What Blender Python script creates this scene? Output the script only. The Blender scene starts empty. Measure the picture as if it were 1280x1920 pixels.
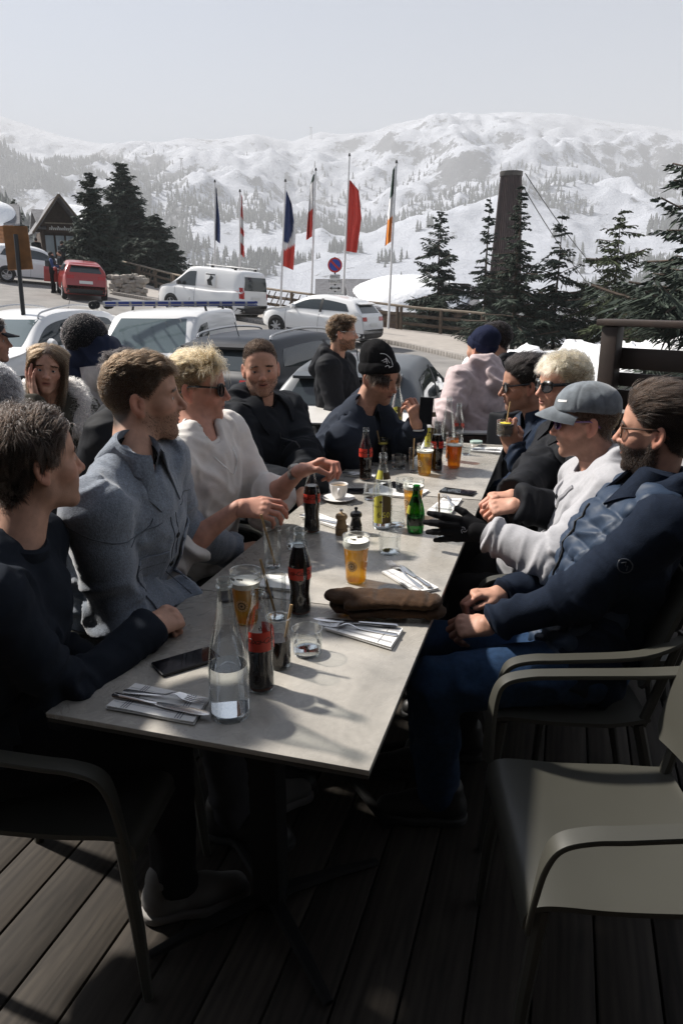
import bpy, bmesh, math, random
import numpy as np
from mathutils import Vector, Matrix
from mathutils.bvhtree import BVHTree
S = bpy.context.scene
COL = S.collection
PI = math.pi
R_ = math.radians
rng = np.random.default_rng(7)
random.seed(7)

# ------------------------------------------------------------------ camera, sky, sun, exposure
CAM_H, CAM_F, CAM_PITCH = 1.61, 1400.0, R_(16.8)
cam_d = bpy.data.cameras.new('camera')
cam = bpy.data.objects.new('camera', cam_d); COL.objects.link(cam)
cam.location = (0, 0, CAM_H); cam.rotation_euler = (PI/2 - CAM_PITCH, 0, 0)
cam_d.sensor_fit = 'VERTICAL'; cam_d.sensor_height = 36; cam_d.sensor_width = 24
cam_d.lens = 36*CAM_F/1920; cam_d.clip_start = .05; cam_d.clip_end = 20000
S.camera = cam
SUN_AZ, SUN_EL = R_(-60.5), R_(44)
w = bpy.data.worlds.new('World'); S.world = w; w.use_nodes = True
wn = w.node_tree; wn.nodes.clear()
sky = wn.nodes.new('ShaderNodeTexSky'); sky.sky_type = 'NISHITA'; sky.sun_disc = False
sky.sun_elevation = SUN_EL; sky.sun_rotation = SUN_AZ; sky.altitude = 1500
sky.air_density = 1.0; sky.dust_density = 1.6; sky.ozone_density = 1.0
hs = wn.nodes.new('ShaderNodeHueSaturation'); hs.inputs['Saturation'].default_value = .62
hs.inputs['Value'].default_value = 1.0
bg = wn.nodes.new('ShaderNodeBackground'); bg.inputs['Strength'].default_value = .041
wo = wn.nodes.new('ShaderNodeOutputWorld')
tn = wn.nodes.new('ShaderNodeMix'); tn.data_type = 'RGBA'; tn.blend_type = 'MULTIPLY'; tn.inputs[0].default_value = 1; tn.inputs[7].default_value = (.97, 1.0, 1.03, 1)
wn.links.new(sky.outputs[0], hs.inputs['Color']); wn.links.new(hs.outputs[0], tn.inputs[6]); wn.links.new(tn.outputs[2], bg.inputs[0]); wn.links.new(bg.outputs[0], wo.inputs[0])
sun_d = bpy.data.lights.new('sun', 'SUN'); sun = bpy.data.objects.new('sun', sun_d); COL.objects.link(sun)
sun_d.energy = 3.5; sun_d.angle = R_(3.0); sun_d.color = (1, .945, .87)
_sd = Vector((math.sin(SUN_AZ)*math.cos(SUN_EL), math.cos(SUN_AZ)*math.cos(SUN_EL), math.sin(SUN_EL)))
sun.rotation_euler = _sd.to_track_quat('Z', 'Y').to_euler(); sun.location = _sd*60
S.view_settings.view_transform = 'Standard'; S.view_settings.look = 'None'
S.view_settings.exposure = 1.78; S.view_settings.gamma = 1.0; S.view_settings.use_curve_mapping = False
S.cycles.use_denoising = True; S.cycles.denoiser = 'OPENIMAGEDENOISE'; S.cycles.denoising_prefilter = 'NONE'; S.cycles.denoising_input_passes = 'RGB_ALBEDO_NORMAL'; S.cycles.use_adaptive_sampling = False
S.cycles.max_bounces = 10; S.cycles.transmission_bounces = 8; S.cycles.transparent_max_bounces = 24
S.cycles.volume_bounces = 0; S.cycles.sample_clamp_indirect = 4.0; S.cycles.caustics_reflective = False
S.cycles.caustics_refractive = False

# ------------------------------------------------------------------ picking points: a viewing ray met with a level or a distance
_fwd = np.array([0, math.cos(CAM_PITCH), -math.sin(CAM_PITCH)]); _up = np.array([0, math.sin(CAM_PITCH), math.cos(CAM_PITCH)])
def ray(x, y): return _fwd + np.array([1., 0, 0])*(x-640)/CAM_F - _up*(y-960)/CAM_F
def pz(x, y, z):
    d = ray(x, y); return np.array([0, 0, CAM_H]) + d*((z-CAM_H)/d[2])
def pd(x, y, d): return np.array([0, 0, CAM_H]) + ray(x, y)*d          # d metres along the view axis
def py(x, y, Y):
    d = ray(x, y); return np.array([0, 0, CAM_H]) + d*(Y/d[1])
TA = R_(16.3)                                                            # the long table runs away at this bearing
TU = np.array([math.sin(TA), math.cos(TA), 0]); TV = np.array([-math.cos(TA), math.sin(TA), 0])
T0 = pz(692, 1445, .75)
def tb(u, v, z=.75): p = T0 + TU*u + TV*v; return np.array([p[0], p[1], z])
def az(a): a = R_(a); return np.array([math.sin(a), math.cos(a), 0.])
def nrm(v): v = np.asarray(v, float); return v/(np.linalg.norm(v)+1e-12)

# ------------------------------------------------------------------ objects
def tag(o, label=None, cat=None, group=None, kind=None):
    if label: o['label'] = label
    if cat: o['category'] = cat
    if group: o['group'] = group
    if kind: o['kind'] = kind
    return o
def thing(name, label, cat, loc=(0, 0, 0), rotz=0, group=None):
    o = bpy.data.objects.new(name, None); COL.objects.link(o); o.empty_display_size = .05
    o.location = [float(c) for c in loc]; o.rotation_euler = (0, 0, rotz)
    return tag(o, label, cat, group)
def link(name, me, parent=None, m=None):
    o = bpy.data.objects.new(name, me); COL.objects.link(o)
    if m is not None and len(me.materials) == 0: me.materials.append(m)
    if parent is not None: o.parent = parent
    return o
def copy_tree(o, parent=None, skip=()):
    c = o.copy(); COL.objects.link(c); c.parent = parent
    for ch in o.children: copy_tree(ch, c)
    return c
def mesh_np(name, V, F, m=None, parent=None, smooth=True, tint=None, angle=None, world=None):
    """V (n,3); F (k,3|4) array or list of index lists; world=(x,y,z) makes V relative to that origin"""
    V = np.asarray(V, float)
    me = bpy.data.meshes.new(name)
    if isinstance(F, np.ndarray):
        n, k = F.shape
        me.vertices.add(len(V)); me.vertices.foreach_set('co', V.ravel())
        me.loops.add(n*k); me.loops.foreach_set('vertex_index', F.astype(np.int32).ravel())
        me.polygons.add(n); me.polygons.foreach_set('loop_start', np.arange(0, n*k, k, dtype=np.int32))
        me.update(calc_edges=True); me.validate()
    else:
        me.from_pydata([tuple(v) for v in V], [], [tuple(int(i) for i in f) for f in F]); me.validate()
    if smooth:
        me.polygons.foreach_set('use_smooth', [True]*len(me.polygons))
        if angle is not None: me.set_sharp_from_angle(angle=R_(angle))
    if tint is not None:
        a = me.color_attributes.new('tint', 'FLOAT_COLOR', 'POINT')
        t = np.ones((len(V), 4)); t[:, :3] = tint; a.data.foreach_set('color', t.ravel())
    return link(name, me, parent, m)

class MB:
    """collects shapes, links them as one mesh"""
    def __init__(s): s.v = []; s.f = []
    def add(s, V, F, M=None):
        b = len(s.v)
        for p in V:
            if M is not None: p = M @ Vector(p)
            s.v.append((float(p[0]), float(p[1]), float(p[2])))
        for f in F: s.f.append([int(i)+b for i in f])
        return s
    def box(s, c, d, M=None, bev=0.0):
        x, y, z = [k/2 for k in d]; b = min(bev, x*.9, y*.9, z*.9)
        if b <= 0:
            V = [(c[0]+i*x, c[1]+j*y, c[2]+k*z) for i in (-1, 1) for j in (-1, 1) for k in (-1, 1)]
            F = [(0, 1, 3, 2), (4, 6, 7, 5), (0, 4, 5, 1), (2, 3, 7, 6), (0, 2, 6, 4), (1, 5, 7, 3)]
        else:
            bm = bmesh.new(); bmesh.ops.create_cube(bm, size=1)
            for v in bm.verts: v.co = Vector((v.co.x*2*x+c[0], v.co.y*2*y+c[1], v.co.z*2*z+c[2]))
            bmesh.ops.bevel(bm, geom=bm.edges[:], offset=b, segments=2, profile=.5, affect='EDGES')
            bm.verts.index_update(); V = [v.co.copy() for v in bm.verts]; F = [[v.index for v in f.verts] for f in bm.faces]; bm.free()
        return s.add(V, F, M)
    def tube(s, pts, r, n=8, M=None, closed=False, caps=True, flat=1.0, upv=(0, 0, 1), sq=0):
        P = [Vector([float(c) for c in p]) for p in pts]; k = len(P)
        rs = list(r) if hasattr(r, '__len__') else [r]*k
        V = []; F = []; u = Vector(upv)
        for i in range(k):
            if closed: t = P[(i+1) % k]-P[i-1]
            else: t = P[min(i+1, k-1)]-P[max(i-1, 0)]
            t.normalize()
            a = u - t*u.dot(t)
            if a.length < 1e-4: a = t.orthogonal()
            a.normalize(); b = t.cross(a)
            u = a if tuple(upv) == (0, 0, 1) and abs(t.z) > .5 else u
            for j in range(n):
                q = 2*PI*j/n; cq, sq_ = math.cos(q), math.sin(q); e_ = 1 if not sq else min(1/max(abs(cq), abs(sq_)), 1.30); V.append(P[i]+a*(sq_*rs[i]*flat*e_)+b*(cq*rs[i]*e_))
        for i in range(k if closed else k-1):
            for j in range(n):
                i2 = (i+1) % k; F.append((i*n+j, i*n+(j+1) % n, i2*n+(j+1) % n, i2*n+j))
        if caps and not closed:
            F.append(list(range(n))[::-1]); F.append([(k-1)*n+j for j in range(n)])
        return s.add(V, F, M)
    def lathe(s, prof, n=32, M=None, a0=0, a1=2*PI):
        full = abs(a1-a0-2*PI) < 1e-6; m = n if full else n+1; V = []; F = []
        for r, z in prof:
            for j in range(m):
                q = a0+(a1-a0)*j/n; V.append((r*math.cos(q), r*math.sin(q), z))
        for i in range(len(prof)-1):
            for j in range(n):
                j2 = (j+1) % m; F.append((i*m+j, i*m+j2, (i+1)*m+j2, (i+1)*m+j))
        return s.add(V, F, M)
    def prism(s, poly, z0, z1, M=None):
        n = len(poly); V = [(p[0], p[1], z0) for p in poly]+[(p[0], p[1], z1) for p in poly]
        F = [list(range(n))[::-1], list(range(n, 2*n))]+[(i, (i+1) % n, n+(i+1) % n, n+i) for i in range(n)]
        return s.add(V, F, M)
    def grid(s, G, thick=0.0, M=None):
        """G[i][j] points -> sheet; with thick a closed slab (offset along -normal)"""
        G = np.asarray(G, float); a, b = G.shape[:2]
        if thick:
            du = np.gradient(G, axis=0); dv = np.gradient(G, axis=1); N = np.cross(du, dv); N /= np.linalg.norm(N, axis=2, keepdims=True)+1e-12
            B = G-N*thick
            V = np.concatenate([G.reshape(-1, 3), B.reshape(-1, 3)]); o = a*b; F = []
            for i in range(a-1):
                for j in range(b-1):
                    q = (i*b+j, (i+1)*b+j, (i+1)*b+j+1, i*b+j+1); F.append(q); F.append([o+k for k in q[::-1]])
            for i in range(a-1):
                F.append((i*b, o+i*b, o+(i+1)*b, (i+1)*b)[::-1]); F.append((i*b+b-1, (i+1)*b+b-1, o+(i+1)*b+b-1, o+i*b+b-1)[::-1])
            for j in range(b-1):
                F.append((j, j+1, o+j+1, o+j)[::-1]); k = (a-1)*b; F.append((k+j, o+k+j, o+k+j+1, k+j+1)[::-1])
        else:
            V = G.reshape(-1, 3); F = [(i*b+j, (i+1)*b+j, (i+1)*b+j+1, i*b+j+1) for i in range(a-1) for j in range(b-1)]
        return s.add(V, F, M)
    def build(s, name, m=None, parent=None, angle=35, tint=None):
        V = np.array(s.v); return mesh_np(name, V, s.f, m, parent, True, tint, angle)
def frame(o, x, y, z):
    M = Matrix.Identity(4)
    for i, a in enumerate((x, y, z, o)):
        for k in range(3): M[k][i] = float(a[k])
    return M
def rotz(a, o=(0, 0, 0)): return Matrix.Translation([float(c) for c in o]) @ Matrix.Rotation(a, 4, 'Z')
def smooth_path(pts, n=6):
    P = np.array(pts, float); k = len(P); out = []
    for i in range(k-1):
        p0, p1, p2, p3 = P[max(i-1, 0)], P[i], P[i+1], P[min(i+2, k-1)]
        for t in np.arange(n)/n: out.append(.5*(2*p1+(p2-p0)*t+(2*p0-5*p1+4*p2-p3)*t*t+(3*p1-p0-3*p2+p3)*t**3))
    out.append(P[-1]); return np.array(out)
def text_mesh(s, size, shear=0, align='CENTER', extrude=0.0, spacing=1.0, res=2):
    c = bpy.data.curves.new('lettering', 'FONT'); c.body = s; c.size = size; c.shear = shear; c.align_x = align; c.align_y = 'CENTER'
    c.extrude = extrude; c.resolution_u = res; c.space_character = spacing
    o = bpy.data.objects.new('lettering', c); COL.objects.link(o)
    bpy.context.view_layer.update()
    me = bpy.data.meshes.new_from_object(o.evaluated_get(bpy.context.evaluated_depsgraph_get()))
    V = np.array([v.co[:] for v in me.vertices]); F = [list(p.vertices) for p in me.polygons]
    bpy.data.objects.remove(o); bpy.data.curves.remove(c); bpy.data.meshes.remove(me)
    return V, F
def lettering(name, s, size, fn, m, parent, **k):
    """flat print: text outlines mapped through fn((n,3)) -> (n,3)"""
    V, F = text_mesh(s, size, **k)
    if len(V) == 0: return None
    return mesh_np(name, fn(V), F, m, parent, smooth=False)
def on_plane(o, x, y):
    o, x, y = (np.asarray(q, float) for q in (o, x, y)); n = np.cross(x, y)
    return lambda V: o+V[:, :1]*x+V[:, 1:2]*y+(V[:, 2:3])*n

# ------------------------------------------------------------------ noise
def _h(i, j, k, s):
    n = (i.astype(np.int64)*374761393+j.astype(np.int64)*668265263+k.astype(np.int64)*2147483647+s*974634541) & 0xffffffff
    n = ((n ^ (n >> 13))*1274126177) & 0xffffffff
    return ((n ^ (n >> 16)) & 0xffff)/32767.5-1
def vnoise(P, s=0):
    P = np.asarray(P, float); i = np.floor(P).astype(np.int64); f = P-i; f = f*f*(3-2*f); x, y, z = i.T; a, b, c = f.T
    l = lambda p, q, t: p+(q-p)*t
    return l(l(l(_h(x, y, z, s), _h(x+1, y, z, s), a), l(_h(x, y+1, z, s), _h(x+1, y+1, z, s), a), b),
             l(l(_h(x, y, z+1, s), _h(x+1, y, z+1, s), a), l(_h(x, y+1, z+1, s), _h(x+1, y+1, z+1, s), a), b), c)
def fbm(P, o=4, s=0):
    r = 0; a = .5
    for k in range(o): r = r+a*vnoise(np.asarray(P)*2**k, s+k); a *= .5
    return r
def sstep(a, b, x): t = np.clip((x-a)/(b-a), 0, 1); return t*t*(3-2*t)

# ------------------------------------------------------------------ materials
MATS = {}
def nodes(name):
    m = bpy.data.materials.new(name); m.use_nodes = True; nt = m.node_tree; p = nt.nodes['Principled BSDF']; return m, nt, p
def mat(name, col, rough=.6, metal=0, noise=0, scale=20, bump=0, bscale=None, spec=.5, sheen=0, coat=0, alpha=1, trans=0, ior=1.45, tint=False, sss=0, stretch=None, bdist=.002, emis=None, detail=4):
    if name in MATS: return MATS[name]
    m, nt, p = nodes(name); L = nt.links
    c = (*col, 1) if len(col) == 3 else col
    p.inputs['Base Color'].default_value = c; p.inputs['Roughness'].default_value = rough; p.inputs['Metallic'].default_value = metal
    p.inputs['Specular IOR Level'].default_value = spec; p.inputs['IOR'].default_value = ior
    if sheen: p.inputs['Sheen Weight'].default_value = sheen; p.inputs['Sheen Roughness'].default_value = .5
    if coat: p.inputs['Coat Weight'].default_value = coat; p.inputs['Coat Roughness'].default_value = .04
    if trans: p.inputs['Transmission Weight'].default_value = trans
    if alpha < 1: p.inputs['Alpha'].default_value = alpha
    if sss:
        p.inputs['Subsurface Weight'].default_value = sss; p.inputs['Subsurface Radius'].default_value = (1, .35, .2); p.inputs['Subsurface Scale'].default_value = .006
    if emis: p.inputs['Emission Color'].default_value = (*emis[:3], 1); p.inputs['Emission Strength'].default_value = emis[3]
    src = None
    if tint:
        a = nt.nodes.new('ShaderNodeAttribute'); a.attribute_name = 'tint'; src = a.outputs['Color']
        L.new(src, p.inputs['Base Color'])
    if noise or bump:
        tc = nt.nodes.new('ShaderNodeTexCoord'); co = tc.outputs['Object']
        if stretch:
            mp = nt.nodes.new('ShaderNodeMapping'); mp.inputs['Scale'].default_value = stretch; L.new(co, mp.inputs['Vector']); co = mp.outputs[0]
    if noise:
        n = nt.nodes.new('ShaderNodeTexNoise'); n.inputs['Scale'].default_value = scale; n.inputs['Detail'].default_value = detail; L.new(co, n.inputs['Vector'])
        mr = nt.nodes.new('ShaderNodeMapRange'); mr.inputs['From Min'].default_value = .25; mr.inputs['From Max'].default_value = .75
        mr.inputs['To Min'].default_value = 1-noise; mr.inputs['To Max'].default_value = 1+noise; L.new(n.outputs[0], mr.inputs['Value'])
        mx = nt.nodes.new('ShaderNodeMix'); mx.data_type = 'RGBA'; mx.blend_type = 'MULTIPLY'; mx.inputs[0].default_value = 1
        if src is not None: L.new(src, mx.inputs[6])
        else: mx.inputs[6].default_value = c
        L.new(mr.outputs[0], mx.inputs[7]); L.new(mx.outputs[2], p.inputs['Base Color'])
    if bump:
        n2 = nt.nodes.new('ShaderNodeTexNoise'); n2.inputs['Scale'].default_value = bscale or scale*4; n2.inputs['Detail'].default_value = 3; L.new(co, n2.inputs['Vector'])
        b = nt.nodes.new('ShaderNodeBump'); b.inputs['Strength'].default_value = bump; b.inputs['Distance'].default_value = bdist
        L.new(n2.outputs[0], b.inputs['Height']); L.new(b.outputs[0], p.inputs['Normal'])
    MATS[name] = m; return m
def thin_glass(name, tint=(.93, .95, .95), edge=(.70, .76, .76), gloss=1.0):
    """thin clear wall: clear straight through, darker where the wall is seen along its length, mirror-like by Fresnel"""
    if name in MATS: return MATS[name]
    m = bpy.data.materials.new(name); m.use_nodes = True; nt = m.node_tree; nt.nodes.clear(); L = nt.links
    out = nt.nodes.new('ShaderNodeOutputMaterial'); tr = nt.nodes.new('ShaderNodeBsdfTransparent'); gl = nt.nodes.new('ShaderNodeBsdfGlossy')
    gl.inputs['Roughness'].default_value = .02; gl.inputs['Color'].default_value = (gloss, gloss, gloss, 1)
    lw = nt.nodes.new('ShaderNodeLayerWeight'); lw.inputs['Blend'].default_value = .35
    pw = nt.nodes.new('ShaderNodeMath'); pw.operation = 'POWER'; pw.inputs[1].default_value = 4.0; L.new(lw.outputs['Facing'], pw.inputs[0])
    mx = nt.nodes.new('ShaderNodeMix'); mx.data_type = 'RGBA'; mx.inputs[6].default_value = (*tint, 1); mx.inputs[7].default_value = (*edge, 1)
    L.new(pw.outputs[0], mx.inputs[0]); L.new(mx.outputs[2], tr.inputs['Color'])
    fr = nt.nodes.new('ShaderNodeFresnel'); fr.inputs['IOR'].default_value = 1.5
    fm = nt.nodes.new('ShaderNodeMath'); fm.operation = 'MINIMUM'; fm.inputs[1].default_value = .42; L.new(fr.outputs[0], fm.inputs[0])
    ms = nt.nodes.new('ShaderNodeMixShader'); L.new(fm.outputs[0], ms.inputs[0]); L.new(tr.outputs[0], ms.inputs[1]); L.new(gl.outputs[0], ms.inputs[2]); L.new(ms.outputs[0], out.inputs[0])
    MATS[name] = m; return m

def clear_liquid(name, tint, body=.25, bodycol=None):
    """beer and the like: coloured and see-through, with a little cloudiness of its own"""
    if name in MATS: return MATS[name]
    m = bpy.data.materials.new(name); m.use_nodes = True; nt = m.node_tree; nt.nodes.clear(); L = nt.links
    out = nt.nodes.new('ShaderNodeOutputMaterial'); tr = nt.nodes.new('ShaderNodeBsdfTransparent'); tr.inputs[0].default_value = (*tint, 1); tl_ = nt.nodes.new('ShaderNodeBsdfTranslucent'); tl_.inputs[0].default_value = (*(bodycol or tint), 1)
    gl = nt.nodes.new('ShaderNodeBsdfGlossy'); gl.inputs['Roughness'].default_value = .03; m1 = nt.nodes.new('ShaderNodeMixShader'); m1.inputs[0].default_value = body; L.new(tr.outputs[0], m1.inputs[1]); L.new(tl_.outputs[0], m1.inputs[2])
    m2 = nt.nodes.new('ShaderNodeMixShader'); m2.inputs[0].default_value = .03; L.new(m1.outputs[0], m2.inputs[1]); L.new(gl.outputs[0], m2.inputs[2]); L.new(m2.outputs[0], out.inputs[0]); MATS[name] = m; return m
# ------------------------------------------------------------------ implicit surfaces, for bodies and cloth
def smin(a, b, k):
    h = np.maximum(k-np.abs(a-b), 0)/k; return np.minimum(a, b)-h*h*k*.25
def smax(a, b, k): return -smin(-a, -b, k)
def s_ell(P, c, r):
    q = P-np.asarray(c, np.float32); r = np.asarray(r, np.float32)
    k0 = np.sqrt(((q/r)**2).sum(1)); k1 = np.sqrt(((q/(r*r))**2).sum(1)); return k0*(k0-1)/(k1+1e-9)
def s_cap(P, a, b, ra, rb=None):
    a = np.asarray(a, np.float32); b = np.asarray(b, np.float32); rb = ra if rb is None else rb
    pa = P-a; ba = b-a; t = np.clip((pa@ba)/((ba@ba)+1e-12), 0, 1); q = pa-t[:, None]*ba
    return np.sqrt((q*q).sum(1))-(ra+(rb-ra)*t)
def s_sph(P, c, r):
    q = P-np.asarray(c, np.float32); return np.sqrt((q*q).sum(1))-r
def nets(fn, lo, hi, h):
    """surface nets, evaluated finely only near the surface"""
    lo = np.asarray(lo, float); hi = np.asarray(hi, float); C = 4
    nc = np.ceil((hi-lo)/(h*C)).astype(int)+1; n = nc*C
    cx = [lo[i]+h*C*(np.arange(nc[i])+.5)-h*.5 for i in range(3)]
    Pc = np.stack(np.meshgrid(*cx, indexing='ij'), -1).reshape(-1, 3).astype(np.float32)
    dc = fn(Pc).reshape(nc); near = np.abs(dc) < h*C*1.15+.01
    up = lambda A: A.repeat(C, 0).repeat(C, 1).repeat(C, 2)
    D = up(dc).astype(np.float32); M = up(near); I = np.argwhere(M)
    D[M] = fn((lo+I*h).astype(np.float32))
    sg = D < 0; X, Y, Z = D.shape
    cell = np.zeros((X-1, Y-1, Z-1), np.int8)
    for i in (0, 1):
        for j in (0, 1):
            for k in (0, 1): cell += sg[i:X-1+i, j:Y-1+j, k:Z-1+k]
    act = (cell > 0) & (cell < 8); A = np.argwhere(act); idx = -np.ones(cell.shape, np.int32); idx[act] = np.arange(len(A))
    acc = np.zeros((len(A), 3)); cnt = np.zeros(len(A))
    E = [((0, 0, 0), (1, 0, 0)), ((0, 1, 0), (1, 1, 0)), ((0, 0, 1), (1, 0, 1)), ((0, 1, 1), (1, 1, 1)), ((0, 0, 0), (0, 1, 0)), ((1, 0, 0), (1, 1, 0)), ((0, 0, 1), (0, 1, 1)), ((1, 0, 1), (1, 1, 1)),
         ((0, 0, 0), (0, 0, 1)), ((1, 0, 0), (1, 0, 1)), ((0, 1, 0), (0, 1, 1)), ((1, 1, 0), (1, 1, 1))]
    for a, b in E:
        pa = A+np.array(a); pb = A+np.array(b); da = D[tuple(pa.T)]; db = D[tuple(pb.T)]; c = (da < 0) != (db < 0)
        t = np.where(c, da/(da-db+1e-20), 0); acc += np.where(c[:, None], pa+t[:, None]*(pb-pa), 0); cnt += c
    V = lo+acc/cnt[:, None]*h
    Q = []
    for ax in range(3):
        sl0 = [slice(None)]*3; sl1 = [slice(None)]*3; sl0[ax] = slice(0, -1); sl1[ax] = slice(1, None)
        ch = sg[tuple(sl0)] != sg[tuple(sl1)]; e = np.argwhere(ch); o = [(1, 2), (2, 0), (0, 1)][ax]
        ok = (e[:, o[0]] > 0) & (e[:, o[1]] > 0) & (e[:, o[0]] < D.shape[o[0]]-1) & (e[:, o[1]] < D.shape[o[1]]-1); e = e[ok]
        flip = sg[tuple(e.T)]; q = []
        for d0, d1 in ((-1, -1), (0, -1), (0, 0), (-1, 0)):
            k = e.copy(); k[:, o[0]] += d0; k[:, o[1]] += d1; q.append(idx[tuple(k.T)])
        q = np.stack(q, 1); q = np.where(flip[:, None], q, q[:, ::-1]); Q.append(q)
    F = np.concatenate(Q); F = F[(F >= 0).all(1)]
    return V, F
def vnormals(V, F):
    N = np.zeros_like(V); n = np.cross(V[F[:, 2]]-V[F[:, 0]], V[F[:, 3 if F.shape[1] == 4 else 1]]-V[F[:, 1 if F.shape[1] == 4 else 0]])
    for k in range(F.shape[1]): np.add.at(N, F[:, k], n)
    return N/(np.linalg.norm(N, axis=1, keepdims=True)+1e-12)
def relax(V, F, n=1, lam=.5):
    E = np.concatenate([F[:, [0, 1]], F[:, [1, 2]], F[:, [2, 3]], F[:, [3, 0]]])
    for _ in range(n):
        A = np.zeros_like(V); c = np.zeros(len(V)); np.add.at(A, E[:, 0], V[E[:, 1]]); np.add.at(A, E[:, 1], V[E[:, 0]]); np.add.at(c, E[:, 0], 1); np.add.at(c, E[:, 1], 1)
        V = V+lam*(A/np.maximum(c, 1)[:, None]-V)
    return V
def merge(parts):
    V = []; F = []; T = []; o = 0
    for v, f, t in parts: V.append(v); F.append(f+o); T.append(np.broadcast_to(t, (len(v), 3))); o += len(v)
    return np.concatenate(V), np.concatenate(F), np.concatenate(T)
# ------------------------------------------------------------------ people
SKIN = (.47, .265, .185)
M_SKIN = mat('skin', SKIN, rough=.55, tint=True, noise=.17, scale=45, bump=.5, bscale=420, bdist=.0007, sss=0, spec=.35, detail=7)
def hair_mat(name, col, rough=.35):
    if name in MATS: return MATS[name]
    m = bpy.data.materials.new(name); m.use_nodes = True; nt = m.node_tree; nt.nodes.clear()
    o = nt.nodes.new('ShaderNodeOutputMaterial'); h = nt.nodes.new('ShaderNodeBsdfHairPrincipled'); h.parametrization = 'COLOR'
    h.inputs['Color'].default_value = (*col, 1); h.inputs['IOR'].default_value = 1.37; h.inputs['Roughness'].default_value = .5; h.inputs['Radial Roughness'].default_value = .5
    hi = nt.nodes.new('ShaderNodeHairInfo'); mx = nt.nodes.new('ShaderNodeMix'); mx.data_type = 'RGBA'
    mx.inputs[6].default_value = (*[c*.55 for c in col], 1); mx.inputs[7].default_value = (*[min(c*1.3, 1) for c in col], 1)
    nt.links.new(hi.outputs['Random'], mx.inputs[0]); nt.links.new(mx.outputs[2], h.inputs['Color']); nt.links.new(h.outputs[0], o.inputs[0])
    MATS[name] = m; return m
def strands(name, P0, N0, L, D, m, parent, lift=.5, grav=.15, curl=.0, clump=.35, cf=110, K=7, rad=.00045, keep=None, seed=0, origin=None, taper=.35):
    """P0 roots, N0 normals, L lengths, D(p) flow; all in the frame of the parent"""
    n = len(P0); p = P0.copy(); pts = np.zeros((n, K, 3)); pts[:, 0] = p
    cl = np.stack([vnoise(P0*cf, seed+k) for k in range(3)], 1); cl -= N0*(cl*N0).sum(1, keepdims=True)*.8; fine = rng.normal(0, .065, (n, 3))
    lf = lift if not hasattr(lift, '__len__') else lift[:, None]
    d = D(p); d0 = N0*lf+d*(1-lf)+cl*clump+fine; d0 /= np.linalg.norm(d0, axis=1, keepdims=True)+1e-9
    step = (L/(K-1))[:, None]
    ph = vnoise(P0*60, seed+9)*PI
    for k in range(1, K):
        t = k/(K-1); dd = D(p); v = d0*(1-t)+(dd+cl*clump*.8+fine)*t; v[:, 2] -= grav*t
        if curl:
            a = np.cross(v, N0); v = v+curl*(np.sin(t*7+ph)[:, None]*a+np.cos(t*7+ph)[:, None]*N0*.6)
        v /= np.linalg.norm(v, axis=1, keepdims=True)+1e-9; p = p+v*step
        if keep is not None: p = keep(p)
        pts[:, k] = p
    hc = bpy.data.hair_curves.new(name); hc.add_curves([K]*n)
    if origin is not None: pts = origin(pts.reshape(-1, 3)).reshape(n, K, 3)
    hc.points.foreach_set('position', pts.astype(np.float32).ravel())
    ra = hc.attributes.get('radius') or hc.attributes.new('radius', 'FLOAT', 'POINT')
    ra.data.foreach_set('value', np.tile(rad*(1-(1-taper)*np.linspace(0, 1, K)**2), n).astype(np.float32))
    return link(name, hc, parent, m)
def sample_faces(V, F, w, n):
    A = np.linalg.norm(np.cross(V[F[:, 2]]-V[F[:, 0]], V[F[:, 3]]-V[F[:, 1]]), axis=1)*.5*w[F].mean(1); A[w[F].min(1) < .02] *= .3
    f = rng.choice(len(F), n, p=A/A.sum()); a, b = rng.random((2, n))
    q = V[F[f]]; P = (q[:, 0]*((1-a)*(1-b))[:, None]+q[:, 1]*(a*(1-b))[:, None]+q[:, 2]*(a*b)[:, None]+q[:, 3]*((1-a)*b)[:, None])
    return P, f
HAIRLINE = ([-.14, -.075, -.045, -.022, 0, .018, .038, .056, .072, .085, .1], [-.075, -.072, -.05, -.012, .012, .005, .028, .05, .066, .076, .09])
def scalp_mask(P, hl=0.0, soft=.012):
    z0 = np.interp(P[:, 1], *HAIRLINE)+hl; m = sstep(-soft, soft, P[:, 2]-z0)
    return m*np.where((np.abs(P[:, 0]) > .079) & (P[:, 2] < .03), 0, 1)
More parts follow.
